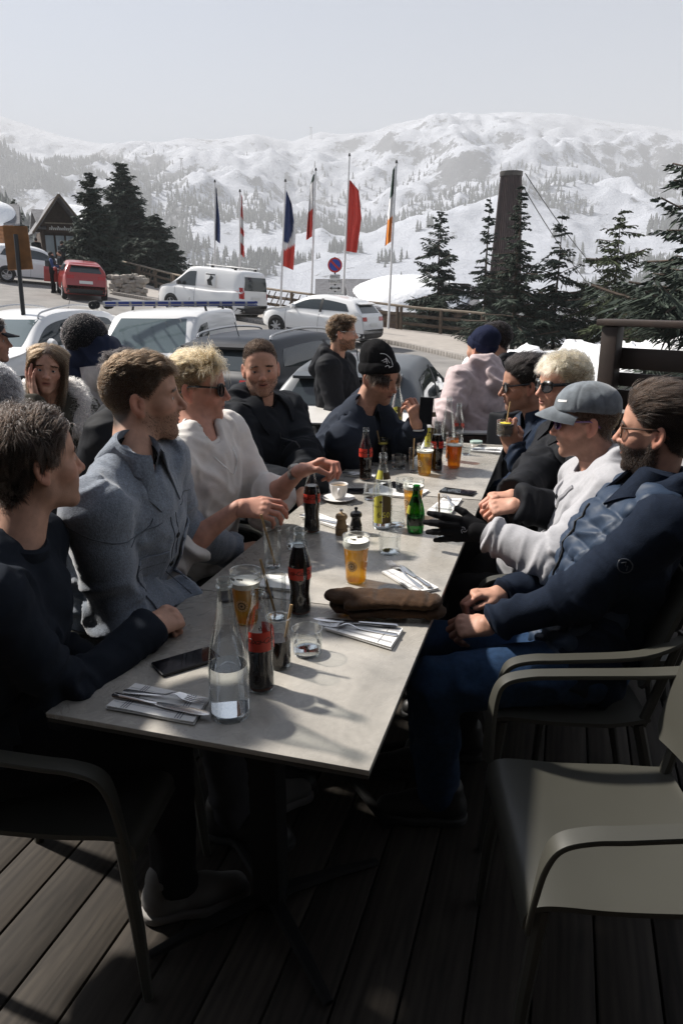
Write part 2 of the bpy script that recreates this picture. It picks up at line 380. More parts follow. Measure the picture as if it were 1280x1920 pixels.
def head_fn(h, neck, rn):
    wd, jw, ns, ck = h.get('w', 1), h.get('jaw', 1), h.get('nose', 1), h.get('cheek', 1); mo = h.get('open', 0); sm = h.get('smile', 0); ch = h.get('chin', 0)
    def fn(P):
        Q = P.copy(); Q[:, 0] = np.abs(Q[:, 0])/wd
        d = s_ell(Q, (0, -.014, .032), (.0745, .096, .086))
        d = smin(d, s_ell(Q, (0, .026, .040), (.062, .064, .060)), .03)
        d = smin(d, s_ell(Q, (0, .030, -.030), (.0595*jw, .064, .078)), .03)
        d = smin(d, s_cap(Q, (.047*jw, -.002, -.062), (.010, .070, -.1-ch), .017, .0165), .03)
        d = smin(d, s_cap(Q, (.055*jw, -.004, -.015), (.047*jw, -.002, -.062), .016, .015), .025)
        d = smin(d, s_ell(Q, (0, .076, -.100-ch), (.019, .014, .015)), .016)
        d = smin(d, s_ell(Q, (0, .070, -.058), (.030, .023, .030)), .022)
        d = smin(d, s_ell(Q, (.041, .052, -.026), (.024*ck, .026, .022)), .022)
        d = smin(d, s_cap(Q, (0, .083, .018), (.040, .070, .021), .010, .009), .016)
        d = smax(d, -s_ell(Q, (.033, .099, -.001), (.017, .019, .0125)), .014)
        d = smin(d, s_sph(Q, (.032, .0735, -.002), .0130), .004)
        d = smax(d, -s_ell(Q, (.032, .0885, -.0030), (.0125, .008, .0036-.0008*sm)), .003)
        d = smin(d, s_cap(Q, (0, .089, .010), (0, .108*1+.004*(ns-1)*8, -.029), .0075*ns, .0095*ns), .010)
        d = smin(d, s_ell(Q, (0, .1085+.004*(ns-1)*8, -.0325), (.0105, .0115, .0100)), .007)
        d = smin(d, s_ell(Q, (.0128, .0965, -.0365), (.0075, .0105, .0078)), .006)
        d = smax(d, -s_ell(Q, (.007, .1035, -.0445), (.0038, .006, .003)), .003)
        zz = Q[:, 2]-sm*(Q[:, 0]**2)*9; Q2 = Q.copy(); Q2[:, 2] = zz; Q2[:, 1] = Q[:, 1]+Q[:, 0]**2*(9-3*sm)
        wl = .019+.005*sm
        d = smin(d, s_cap(Q2, (0, .0925, -.0585+.002*mo), (wl, .0905, -.0610), .0058, .0028), .006)
        d = smin(d, s_cap(Q2, (0, .0915, -.0690-.008*mo), (wl*.85, .0895, -.0645-.003*mo), .0064, .0030), .006)
        d = smax(d, -s_ell(Q2, (0, .098, -.0635-.003*mo), (wl+.003, .010, .0016+.0055*mo)), .003)
        d = smax(d, -s_ell(Q2, (0, .0990, -.0795-.008*mo), (.018, .010, .0045)), .008)
        if sm: d = smax(d, -s_cap(Q, (.020, .1, -.034), (.034, .083, -.062), .004, .003), .010)
        # ears
        E = Q.copy(); E[:, 0] -= .0755; E[:, 1] += .012; E[:, 2] += .010; c, s = math.cos(.20), math.sin(.20)
        e1 = E[:, 1]*c+E[:, 2]*s; e2 = -E[:, 1]*s+E[:, 2]*c; o = E[:, 0]-.0*e1+.35*e1
        EE = np.stack([o, e1, e2], 1)
        ear = s_ell(EE, (.004, -.002, .002), (.0065, .0185, .031)); ear = smax(ear, -s_ell(EE, (.012, .001, .004), (.0085, .0105, .0195)), .005)
        ear = smin(ear, s_ell(EE, (.006, .006, -.004), (.004, .004, .007)), .004); ear = smin(ear, s_ell(EE, (.003, .002, -.026), (.0055, .008, .009)), .006)
        d = smin(d, ear, .006)
        nk = s_cap(P, (0, -.022, -.055), neck, rn*.98, rn*1.06); d = smin(d, nk, .028)
        return d
    return fn
def hand_mesh(pose='relaxed', side='R', glove=0.0, h=.0028, size=1.0, curl=None, thumb=None):
    cu = dict(fist=[(80, 98, 60)]*4, relaxed=[(22, 32, 20), (28, 36, 22), (32, 40, 24), (36, 44, 26)], grip=[(38, 55, 35), (42, 58, 38), (46, 60, 38), (50, 62, 40)],
              pinch=[(50, 62, 30), (40, 55, 30), (50, 70, 40), (60, 75, 40)], flat=[(6, 10, 6), (6, 10, 6), (8, 12, 6), (10, 14, 8)], rest=[(45, 55, 30), (50, 60, 30), (55, 62, 34), (58, 66, 36)],
              cup=[(20, 40, 25), (24, 44, 28), (28, 46, 30), (34, 48, 30)])[pose] if curl is None else curl
    B = [(.092, .030, 0), (.096, .0095, .003), (.091, -.0115, .001), (.082, -.030, -.003)]; LL = [(.043, .026, .021), (.047, .030, .022), (.043, .028, .022), (.034, .021, .020)]
    RR = [(.0098, .0088, .0074), (.0100, .0090, .0075), (.0095, .0085, .0071), (.0084, .0074, .0064)]; SP = [.10, .02, -.06, -.14]; spread = 1.6 if pose in ('flat', 'cup') else .5 if pose == 'fist' else 1
    th = thumb or dict(fist=((.080, .036, -.030), (.088, .010, -.044)), relaxed=((.070, .052, -.020), (.098, .056, -.028)), grip=((.062, .050, -.036), (.085, .040, -.060)), pinch=((.066, .046, -.034), (.092, .036, -.058)),
                       flat=((.060, .060, -.010), (.086, .076, -.012)), rest=((.068, .046, -.026), (.094, .040, -.038)), cup=((.060, .058, -.020), (.084, .070, -.030)))[pose]
    chains = []
    for f in range(4):
        p = np.array(B[f]); a = 0; pts = [p]
        for s in range(3):
            a += R_(cu[f][s]); d = np.array([math.cos(a), SP[f]*spread*max(math.cos(a), .2), -math.sin(a)]); p = p+d*LL[f][s]; pts.append(p)
        chains.append((pts, RR[f]))
    g = glove
    def fn(P):
        d = s_cap(P, (-.004, 0, 0), (.014, 0, 0), .0225+g, .0255+g)
        fl = P*np.array([1, 1, 1.25], np.float32)
        for f in range(4):
            d = smin(d, s_cap(fl, (.006, B[f][1]*.55, -.004), np.array(B[f])*np.array([.97, 1, 1.25])-np.array([0, 0, .004]), .0165+g, .0128+g), .016)
        d = smin(d, s_cap(P, (.012, .016, -.010), (.042, .040, -.018), .0165+g, .0135+g), .014)
        for pts, r in chains:
            q = s_cap(P, np.array(pts[0])-np.array([.012, 0, 0]), pts[1], r[0]*1.04+g, r[0]+g)
            q = smin(q, s_cap(P, pts[1], pts[2], r[1]*1.06+g, r[1]+g), .003); q = smin(q, s_cap(P, pts[2], pts[3], r[2]*1.08+g, r[2]*.85+g), .003)
            d = smin(d, q, .0045)
        t = s_cap(P, (.034, .036, -.016), th[0], .0128+g, .0105+g); t = smin(t, s_cap(P, th[0], th[1], .0108+g, .0085+g), .003); d = smin(d, t, .006)
        return d
    V, F = nets(fn, (-.06, -.07, -.13), (.235, .11, .05), h); V = V*size
    if side == 'L': V[:, 1] *= -1; F = F[:, ::-1]
    return V, F
_HC = {}
def hand_at(wrist, d, nor, pose, side, glove=0, **k):
    key = (pose, side, glove, str(k))
    if key not in _HC: _HC[key] = hand_mesh(pose, side, glove, **k)
    V, F = _HC[key]; x = nrm(d); z = nrm(np.asarray(nor)-x*np.dot(nor, x)); y = np.cross(z, x)
    return np.asarray(wrist)+V[:, :1]*x+V[:, 1:2]*y+V[:, 2:3]*z, F
class Person:
    def __init__(s, label, head, yaw, tyaw, pelvis, pitch=0, roll=0, neck=None, hp={}, skin=SKIN, hr=.0030, group=None, w=1.0, hs=1.0, detail=True):
        s.head = np.array(head, float); s.hp = hp; s.skin = np.array(skin); s.w = w; s.pelvis = np.array(pelvis, float); s.hs = hs
        s.root = np.array([s.pelvis[0], s.pelvis[1], 0.])
        s.o = thing('person', label, 'person', s.root, 0, group)
        f = az(yaw); up = np.array([0, 0, 1.]); rt = np.cross(f, up); p = R_(pitch); f2 = f*math.cos(p)+up*math.sin(p); u2 = np.cross(rt, f2); r = R_(roll)
        s.hx = rt*math.cos(r)+u2*math.sin(r); s.hz = -rt*math.sin(r)+u2*math.cos(r); s.hy = f2
        s.H = np.stack([s.hx, s.hy, s.hz]).T*hs                                  # head frame: local -> world
        s.tf = az(tyaw)
        s.neck = np.array(neck, float) if neck is not None else s.head-np.array([0, 0, .178*hs])-s.tf*.045
        s.tz = nrm(s.neck-s.pelvis); s.ty = nrm(s.tf-s.tz*np.dot(s.tf, s.tz)); s.tx = np.cross(s.ty, s.tz); s.T = np.linalg.norm(s.neck-s.pelvis)
        s.sh = {'R': s.neck+s.tx*.172*w-s.tz*.062, 'L': s.neck-s.tx*.172*w-s.tz*.062}
        s.arms = {}; s.hands = []; s.parts = []; s.hres = hr
    def hl(s, P): return s.head+np.asarray(P)@s.H.T                              # head local -> world
    def tl(s, x, y, z): return s.pelvis+s.tx*x+s.ty*y+s.tz*z
    def arm(s, side, el, wr, cut=1.0, up=None):
        s.arms[side] = (np.array(el, float), np.array(wr, float), cut)
        return s
    def hand(s, side, d, nor, pose='relaxed', glove=False, **k):
        s.hands.append((side, d, nor, pose, glove, k)); return s
    def build_body(s, brows=True, beard=0, lips=1.0, scalp=None, scalpcol=None, hl=0.0, eyes=True, stub=(.0, .0, .0)):
        neck_l = (s.neck-s.tz*.03-s.head)@s.H/s.hs**2
        fn = head_fn(s.hp, neck_l, .055*s.hp.get('neck', 1))
        lo = np.minimum(np.array([-.1, -.13, -.14]), neck_l-.075); hi = np.maximum(np.array([.1, .135, .13]), neck_l+.075)
        V, F = nets(fn, lo, hi, s.hres); N = vnormals(V, F); s.HV, s.HF, s.HN = V, F, N
        x, y, z = V.T; ax = np.abs(x); T = np.tile(s.skin, (len(V), 1))
        red = np.exp(-(((ax-.042)/.022)**2+((z+.03)/.022)**2+((y-.06)/.04)**2))*.55+np.exp(-((ax/.016)**2+((z+.032)/.016)**2+((y-.108)/.02)**2))*.6+((ax > .076) & (np.abs(z) < .045))*.55
        T = T*(1-red[:, None]*np.array([-.10, .22, .24])); T *= (1+.06*fbm(V*30, 3)[:, None])
        lip = np.exp(-((ax/.021)**4+((z+.0637-s.hp.get('smile', 0)*9*x*x)/.0085)**4))*(y > .078)*lips; T = T*(1-lip[:, None])+np.array([.30, .105, .085])*s.skin.mean()/.30*lip[:, None]
        mouth = np.exp(-((ax/.019)**6+((z+.0640-s.hp.get('smile', 0)*9*x*x+.003*s.hp.get('open', 0))/(.0016+.0045*s.hp.get('open', 0)))**4))*(y > .078); T *= (1-.8*mouth[:, None])
        lidd = np.exp(-(((ax-.032)/.014)**2+((z+.001)/.009)**2))*(y > .06); T *= (1-.25*lidd[:, None]*np.array([.8, 1, 1]))
        sm = scalp_mask(V, hl); s.scalp = sm
        if scalpcol is not None: T = T*(1-.92*sm[:, None])+np.array(scalpcol)*.92*sm[:, None]
        jl = np.interp(y, [-.02, .0, .02, .05, .08], [-.02, -.022, -.045, -.052, -.043])
        bm = sstep(.012, -.006, z-jl)*sstep(-.03, .0, y)*sstep(-.155, -.125, z+.0)*(1-np.exp(-((ax/.024)**4+((z+.0637)/.0105)**4)))*sstep(.02, .008, np.abs(ax-.02)-.045)
        must = np.exp(-((ax/.024)**4+((z+.0495)/.006)**4))*(y > .075); s.beardm = np.clip(bm*(z > -.128)+must, 0, 1)
        T = T*(1-(s.beardm*beard)[:, None])+np.array(stub)*(s.beardm*beard)[:, None]
        P = [(s.head+V@s.H.T, F, T)]
        # body under the clothes, and arms
        iv, if_ = nets(lambda Q: s.torso_sdf(Q, -.030), s.bb[0], s.bb[1], .016); P.append((iv, if_, s.skin))
        for sd, (el, wr, cut) in s.arms.items():
            if sd not in [q[0] for q in s.hands]: continue
            d = nrm(wr-el); lo = np.minimum(el, wr)-.07; hi = np.maximum(el, wr)+.07
            v, f = nets(lambda Q: smin(s_cap(Q, el-d*.0, el+d*.11, .034, .038), s_cap(Q, el+d*.10, wr, .038, .0245), .02), lo, hi, .005); P.append((v, f, s.skin))
        for sd, d, nor, pose, glove, k in s.hands:
            if glove: continue
            v, f = hand_at(s.arms[sd][1], d, nor, pose, sd, **k)
            dist = np.linalg.norm(v-np.asarray(s.arms[sd][1]), axis=1); t = np.tile(s.skin, (len(v), 1))*(1+.05*fbm(v*50, 2)[:, None])
            t = t*(1-sstep(.07, .17, dist)[:, None]*np.array([-.02, .16, .16])); P.append((v, f, t))
        V, F, T = merge(P); s.body = mesh_np('body', V-s.root, F, M_SKIN, s.o, tint=T)
        if eyes:
            for q in (-1, 1):
                e = MB().lathe([(.0119*math.sin(a), .0119*math.cos(a)) for a in np.linspace(0, PI, 15)], 20)
                v = np.array(e.v); r = np.hypot(v[:, 0], v[:, 1]); t = np.tile([.62, .58, .55], (len(v), 1)); t[(v[:, 2] > 0) & (r < .0062)] = s.hp.get('iris', (.10, .13, .15)); t[(v[:, 2] > 0) & (r < .0027)] = .01
                v = np.stack([v[:, 0]+q*.032*s.hp.get('w', 1), v[:, 2]+.0738, v[:, 1]-.002], 1)
                mesh_np('eye', s.hl(v)-s.root, e.f, mat('eyeball', (.6, .6, .6), rough=.12, tint=True), s.body, tint=t)
        return s
    def flow(s, f): return f
    def hair(s, n, length, flow, m, part='hair', mask=None, hl=0.0, lift=.45, grav=.15, curl=0, clump=.35, cf=110, rad=.0005, K=7, seed=0, w=None, margin=.004, xmax=None):
        mk = s.scalp if mask is None else mask
        P, f = sample_faces(s.HV, s.HF, mk, n); N = s.HN[s.HF[f]].mean(1); N /= np.linalg.norm(N, axis=1, keepdims=True)+1e-9
        if w is None: ok = np.interp(P[:, 1], *HAIRLINE)+hl-.004 < P[:, 2]
        else: ok = np.ones(len(P), bool)
        P, N = P[ok], N[ok]
        c = np.array([0, -.014, .032]); r = np.array([.0745*s.hp.get('w', 1), .096, .086])+margin
        def keep(p):
            q = (p-c)/r; k = np.linalg.norm(q, axis=1, keepdims=True); p = np.where((k < 1) & (p[:, 2:3] > -.03), c+q/np.maximum(k, 1e-6)*r, p)
            if xmax is not None: p = p.copy(); m_ = p[:, 2] < .075; p[m_, 0] = np.sign(p[m_, 0])*np.minimum(np.abs(p[m_, 0]), xmax*(.92+.16*(np.abs(np.sin(p[m_, 1]*300))))); p[:, 1] = np.where(p[:, 2] < .05, np.minimum(p[:, 1], .055+.02*np.abs(np.sin(p[:, 0]*200))), p[:, 1])
            return p
        fl0 = flow
        def flow(q):
            v = fl0(q); e = (q-c)/(r*r); e /= np.linalg.norm(e, axis=1, keepdims=True)+1e-9; v = v/(np.linalg.norm(v, axis=1, keepdims=True)+1e-9); return (v-e*(v*e).sum(1, keepdims=True)*.85) if w is None else fl0(q)
        L = length(P)*(1+.18*rng.normal(size=len(P))); L = np.clip(L, .001, None)
        return strands(part, P, N, L, flow, m, s.o, lift, grav, curl, clump, cf, K, rad, keep if w is None else None, seed, lambda q: s.hl(q)-s.root)
    def brows(s, m, n=260, rad=.0005, thick=1.0):
        mk = np.exp(-(((np.abs(s.HV[:, 0])-.030)/.016)**4+((s.HV[:, 2]-.0205+(np.abs(s.HV[:, 0])-.03)*.15)/(.0042*thick))**4))*(s.HV[:, 1] > .06); mk[mk < .2] = 0
        P, f = sample_faces(s.HV, s.HF, mk, n); N = s.HN[s.HF[f]].mean(1)
        return strands('eyebrows', P, N, np.full(len(P), .009), lambda p: np.stack([np.sign(p[:, 0]), -.25+0*p[:, 0], .05-9*(np.abs(p[:, 0])-.022)], 1), m, s.o, .35, 0, 0, .1, K=4, rad=rad, origin=lambda q: s.hl(q)-s.root)
    def beard(s, m, n=3000, length=.009, rad=.0004, lift=.45):
        mk = s.beardm.copy(); mk[mk < .3] = 0
        P, f = sample_faces(s.HV, s.HF, mk, n); N = s.HN[s.HF[f]].mean(1)
        return strands('beard', P, N, np.full(len(P), length)*(.6+.8*rng.random(len(P))), lambda p: np.stack([p[:, 0]*2, .4+0*p[:, 0], -1+0*p[:, 0]], 1), m, s.o, lift, .2, 0, .3, K=5, rad=rad, origin=lambda q: s.hl(q)-s.root)
    # --- clothes
    bb = None
    def torso_sdf(s, P, g=0.0):
        w = s.w; q = (P-s.pelvis.astype(np.float32)); X = np.stack([q@s.tx, q@s.ty, q@s.tz], 1).astype(np.float32); T = s.T; bel = getattr(s, 'belly', 0)
        d = s_ell(X, (0, -.01, .02), (.185*w+g, .145+g, .155+g))
        Y = X.copy(); Y[:, 1] /= .74; d = smin(d, s_cap(Y, (0, .01+bel, .08), (0, .012, T-.24), .160*w+bel*.4+g, .172*w+g)*.86, .05)
        d = smin(d, s_ell(X, (0, .008, T-.185), (.196*w+g, .128+g, .185+g)), .06)
        for sd, sg in (('R', 1), ('L', -1)):
            sh = s.sh[sd]; e = sh-s.pelvis; e = np.array([e@s.tx, e@s.ty, e@s.tz])
            d = smin(d, s_cap(X, (.045*sg, -.022, T-.005), e+np.array([-.02*sg, 0, .012]), .048+g, .050+g), .055)
            d = smin(d, s_sph(X, e, .060+g), .04)
        return d
    def set_bounds(s):
        pts = [s.pelvis, s.neck]+list(s.sh.values())+[a for v in s.arms.values() for a in v[:2]]
        s.bb = (np.min(pts, 0)-.27, np.max(pts, 0)+.17)
    def garment(s, name, m, h=.008, puff=.0, arm_r=(.070, .057, .045), fold=.010, neckr=.066, torso=True, sleeves=True, hood=0, hem=None, extra=None, seed=1, quilt=None, foldf=1.0, tint=None, rel=1, neckcut=True, relaxed=.5):
        s.set_bounds() if s.bb is None else None
        nk0 = s.neck-s.tz*.02; nk1 = s.head-s.hz*.03-s.hy*.02
        def fn(P):
            d = s.torso_sdf(P, puff+.004) if torso else np.full(len(P), 1., np.float32)
            if torso and neckcut: d = smax(d, -s_cap(P, nk0, nk1, neckr, neckr*.92), .012)
            if hem is not None:
                q = (P-s.pelvis.astype(np.float32))@s.tz.astype(np.float32); d = smax(d, hem-q, .01)
            if sleeves:
                for sd, (el, wr, cut) in s.arms.items():
                    a = s.sh[sd]; e2 = el+(wr-el)*cut
                    A = s_cap(P, a, el, arm_r[0]+puff, arm_r[1]+puff); Bq = s_cap(P, el, e2, arm_r[1]+puff, arm_r[1]+(arm_r[2]-arm_r[1])*cut+puff)
                    A = smin(A, Bq, .03); q = e2-nrm(wr-el)*.0; dv = nrm(wr-el)
                    A = smax(A, (P-e2.astype(np.float32))@dv.astype(np.float32)-.006, .012)
                    t = np.clip(((P-a.astype(np.float32))@(nrm(el-a)).astype(np.float32))/.18, 0, 1)
                    d = smin(d, A, .018) if False else np.where(t < 1, smin(d, A, .05*(1-t).clip(.3, 1)), smin(d, A, .015))
            if hood:
                H = None
                for a0, a1, r0, r1 in s.hood_path(hood):
                    q = s_cap(P, a0, a1, r0, r1); H = q if H is None else smin(H, q, .03)
                d = smin(d, H, .022)
            if extra is not None: d = extra(P, d)
            return d
        V, F = nets(fn, s.bb[0], s.bb[1], h)
        V = relax(V, F, rel, .5)
        N = vnormals(V, F); disp = np.zeros(len(V)); q = V-s.pelvis; X = np.stack([q@s.tx, q@s.ty, q@s.tz], 1)
        # which part of the cloth: torso or arm, and how far along
        best = s.torso_sdf(V.astype(np.float32), puff)+.02; along = X[:, 2].copy(); isarm = np.zeros(len(V)); loc = X.copy(); el_w = np.zeros(len(V))
        for sd, (el, wr, cut) in s.arms.items():
            a = s.sh[sd]; Ls = np.linalg.norm(el-a)
            for p0, p1, off in ((a, el, 0), (el, wr, Ls)):
                d = s_cap(V.astype(np.float32), p0, p1, .06); c = d < best-.0; t = ((V-p0)@nrm(p1-p0)); Lt = np.linalg.norm(p1-p0)
                best = np.where(c, d, best); isarm = np.where(c, 1, isarm); along = np.where(c, t+off, along)
                n1 = nrm(np.cross(p1-p0, [0.1, .2, .97])); n2 = np.cross(nrm(p1-p0), n1)
                loc = np.where(c[:, None], np.stack([(V-p0)@n1, (V-p0)@n2, t+off+5*(sd == 'L')], 1), loc)
                el_w = np.where(c, np.exp(-((t+off-Ls)/.09)**2)*.9+np.exp(-((t+off-Ls-np.linalg.norm(wr-el)*cut)/.07)**2)*.8, el_w)
        wv = np.stack([vnoise(V*9, seed+20+k) for k in range(3)], 1)*.35
        fa = vnoise(loc*np.array([6, 6, 22])*foldf+wv*2.2, seed); fb = vnoise(loc*np.array([9, 9, 40])*foldf+wv*2.5, seed+5); ra = (1-np.abs(fa)*2.2)*.75+(1-np.abs(fb)*2.2)*.35*(1-np.abs(fa))
        U_ = np.stack([X[:, 0]*6+X[:, 2]*3, X[:, 1]*6, X[:, 2]*13-np.abs(X[:, 0])*14], 1)*foldf; ft = vnoise(U_+wv*2.8, seed+3); f2 = vnoise(U_*2.1+wv*4, seed+4); rt = (1-np.abs(ft)*2.3)*.8+(1-np.abs(f2)*2.3)*.40*(1-np.abs(ft))
        arm_d = (ra-.25)*(.32+1.1*el_w); tor_d = (rt-.3)*(.6+.6*sstep(s.T*.75, .1, X[:, 2]))
        disp = fold*np.where(isarm > 0, arm_d, tor_d)+.0022*fbm(V*24, 3, seed+7)
        if quilt is not None: disp = disp+quilt(X, V, isarm, loc)
        V = V+N*disp[:, None]
        if relaxed: V = relax(V, F, 1, relaxed)
        T = None if tint is None else tint(X, V, isarm, loc)
        ob = mesh_np(name, V-s.root, F, m, s.o, tint=T)
        ob_b = BVHTree.FromPolygons([tuple(v) for v in V], [tuple(int(i) for i in f) for f in F])
        s.bvh = ob_b; return ob
    def hood_path(s, k):
        T = s.T; c = []
        pts = [(.085, .075, T-.075), (.098, .02, T-.005), (.085, -.05, T+.045), (.0, -.088, T+.050), (-.085, -.05, T+.045), (-.098, .02, T-.005), (-.085, .075, T-.075)]
        rr = [.022, .032, .040, .046, .040, .032, .022]
        W = [s.tl(*p) for p in pts]
        for i in range(6): c.append((W[i], W[i+1], rr[i]*k, rr[i+1]*k))
        c.append((s.tl(.0, -.10, T+.035), s.tl(0, -.155, T-.10), .050*k, .070*k)); c.append((s.tl(.05, -.09, T+.03), s.tl(.03, -.145, T-.09), .045*k, .05*k)); c.append((s.tl(-.05, -.09, T+.03), s.tl(-.03, -.145, T-.09), .045*k, .05*k))
        return c
    def collar_ring(s, m, parent, r=.066, t=.011, up=.0, name='collar', squash=.9, tilt=.12, fwd=.0):
        c = s.neck+s.tz*(.012+up)+s.ty*fwd; pts = []
        for i in range(36):
            a = 2*PI*i/36; pts.append(c+s.tx*math.cos(a)*r+s.ty*(math.sin(a)*r*squash)-s.tz*(math.sin(a)*tilt*r))
        return MB().tube([p-s.root for p in pts], t, 8, closed=True, flat=1.6, upv=tuple(s.tz)).build(name, m, parent)
    def shirt_collar(s, m, parent, r=.068, out=.108, drop=.055, open_=28, stand=.04, pointy=.05, name='collar', tilt=.1, n=44, th=.004):
        G = []; c = s.neck+s.tz*.008
        for i in range(n+1):
            a = R_(90+open_)+(2*PI-2*R_(open_))*i/n; e = abs(2*i/n-1)**6; dx, dy = math.cos(a), math.sin(a)
            row = []
            for k, (rr, zz) in enumerate([(r, -.02), (r*1.0, stand*.6), (r*1.04, stand), (r*1.12, stand*.85), (out*.93, -.005), (out*(1+pointy*4*e), -drop*.75-pointy*e)]):
                p = c+s.tx*dx*rr+s.ty*dy*rr*.95+s.tz*(zz-tilt*rr*dy*1.3)
                if k >= 4:
                    loc, nn, _, dist = s.bvh.find_nearest(Vector(p)); q = np.array(loc)+np.array(nn)*(.012 if k == 4 else .008); p = q*.85+p*.15
                row.append(p-s.root)
            G.append(row)
        G = np.array(G)
        for _ in range(6): G[1:-1] = G[1:-1]*.5+(G[:-2]+G[2:])*.25
        return MB().grid(G, th).build(name, m, parent)
    def project(s, pts, d, off=.003, maxd=.6):
        out = []
        for p in pts:
            loc, nn, _, _ = s.bvh.ray_cast(Vector(p), Vector(d), maxd)
            if loc is None:
                loc, nn, _, _ = s.bvh.find_nearest(Vector(p))
            out.append(np.array(loc)+np.array(nn)*off*(1 if np.dot(nn, d) < 0 else -1))
        return np.array(out)
    def patch(s, name, m, parent, o, x, y, d, nx=8, ny=8, off=.004, th=.003, shape=None):
        """rectangular piece of cloth laid onto the garment: corner o, edges x, y, cast along d"""
        o, x, y = (np.asarray(q, float) for q in (o, x, y)); G = []
        for i in range(nx+1):
            row = []
            for j in range(ny+1):
                a, b = i/nx, j/ny
                if shape: a, b = shape(a, b)
                row.append(o+x*a+y*b)
            G.append(s.project(row, d, off)-s.root)
        return MB().grid(np.array(G), th).build(name, m, parent)
    def seam(s, name, m, parent, pts, d, r=.0022, off=.001, n=6, sm=8):
        P = s.project(smooth_path(pts, sm), d, off); return MB().tube(P-s.root, r, n).build(name, m, parent)
    def button(s, m, parent, p, d, r=.0075):
        q = s.project([p], d, .002)[0]; n = -nrm(d); a = nrm(np.cross(n, [.1, .2, 1])); b = np.cross(n, a)
        return MB().lathe([(0, .003), (r*.7, .003), (r*.8, .004), (r, .003), (r, -.001)], 14, frame(q-s.root, a, b, n)).build('button', m, parent)
    def legs(s, m, shoe, knees=None, ankles=None, r=(.088, .064, .055), h=.014, toes=None):
        L = []
        for i, sg in enumerate((1, -1)):
            hip = s.pelvis+s.tx*.09*sg; k = knees[i] if knees is not None else s.pelvis+s.tf*.44+np.array([s.tx[0], s.tx[1], 0])*.13*sg+np.array([0, 0, .0])
            a = ankles[i] if ankles is not None else np.array([k[0], k[1], .09])+s.tf*.03; L.append((hip, k, a))
        def fn(P):
            d = s_ell(P, s.pelvis, (.17, .17, .14))
            for hip, k, a in L: d = smin(d, smin(s_cap(P, hip, k, r[0], r[1]), s_cap(P, k, a, r[1], r[2]), .02), .03)
            return d
        pts = [p for l in L for p in l]+[s.pelvis]; V, F = nets(fn, np.min(pts, 0)-.2, np.max(pts, 0)+.2, h); N = vnormals(V, F)
        V = V+N*(.008*(1-np.abs(vnoise(V*np.array([14, 14, 16]), 5))*2))[:, None]; mesh_np('trousers', V-s.root, F, m, s.o)
        for i, (hip, k, a) in enumerate(L):
            d = s.tf if toes is None else toes[i]; shoe_mesh(s, np.array([a[0], a[1], 0]), d, shoe)
        return s
def shoe_mesh(s, a, d, cols):
    d = nrm(d); x = d; y = np.cross([0, 0, 1], d); fr = lambda V: a+V[:, :1]*x+V[:, 1:2]*y+V[:, 2:3]*np.array([0, 0, 1])
    up = lambda P: smax(smin(smin(s_cap(P, (-.05, 0, .055), (.07, 0, .05), .042, .040), s_cap(P, (.07, 0, .045), (.155, .004, .038), .043, .036), .03), s_cap(P, (-.03, 0, .06), (-.035, 0, .115), .042, .044), .03), .022-P[:, 2], .008)
    so = lambda P: smax(smax(smin(s_cap(P*np.array([1, 1, .01], np.float32), (-.05, 0, 0), (.07, 0, 0), .046, .046), s_cap(P*np.array([1, 1, .01], np.float32), (.07, 0, 0), (.158, .004, 0), .047, .040), .03), P[:, 2]-.030, .004), .002-P[:, 2], .004)
    V, F = nets(up, (-.12, -.07, -.01), (.22, .07, .18), .007); sh = mesh_np('shoe', fr(V)-s.root, F, cols[0], s.o)
    V, F = nets(so, (-.12, -.07, -.01), (.22, .07, .05), .006); mesh_np('sole', fr(V)-s.root, F, cols[1], sh)
    for k in range(4):
        xx = .02+.022*k; P = np.array([[xx-.008, -.026, .082-.006*k], [xx, -.012, .097-.007*k], [xx+.004, 0, .099-.007*k], [xx, .012, .097-.007*k], [xx-.008, .026, .082-.006*k]])
        MB().tube(fr(P)-s.root, .0035, 6).build('lace', cols[1], sh)
def glasses(s, frame_m, lens_m, w=.052, h=.040, bridge=.018, y=.098, z=-.002, th=.0032, rect=2.6, name='sunglasses', brow=0, wrap=3.0, hinge_z=.012, temple_t=1.4):
    """worn: rims, bridge and two temples, with two lenses"""
    g = MB(); lens = []
    for q in (-1, 1):
        cx = q*(bridge/2+w/2); pts = []
        for i in range(28):
            a = 2*PI*i/28; ca, sa = math.cos(a), math.sin(a); px = cx+q*math.copysign(abs(ca)**(2/rect), ca)*w/2; pz_ = z+math.copysign(abs(sa)**(2/rect), sa)*h/2+(.004*ca if rect > 2.2 else 0)
            pts.append((px, y-wrap*px*px, pz_))
        g.tube([s.hl(p)-s.root for p in pts], th*.75, 6, closed=True)
        if brow: g.tube([s.hl(p)-s.root for p in pts[0:15]], th*brow, 6)
        c = np.array([cx, y-wrap*cx*cx+.001, z]); L = [c]+[np.array(p) for p in pts]; lens.append((np.array(L), [(0, 1+i, 1+(i+1) % 28) for i in range(28)]))
        px = q*(bridge/2+w); hy = y-wrap*px*px; ex = .079*s.hp.get('w', 1)
        T = smooth_path([(px, hy, z+hinge_z), (px*1.06, hy-.012, z+hinge_z), (q*ex, .02, .012), (q*ex, -.012, .010), (q*(ex-.002), -.04, -.012)], 5)
        g.tube([s.hl(p)-s.root for p in T], [th*temple_t*.8]*len(T), 6)
    g.tube([s.hl(p)-s.root for p in smooth_path([(-bridge/2, y, z+h*.2), (0, y+.003, z+h*.26), (bridge/2, y, z+h*.2)], 4)], th*.9, 6)
    o = g.build(name, frame_m, s.o)
    for V, F in lens: mesh_np('lens', s.hl(V)-s.root, F, lens_m, o)
    return o
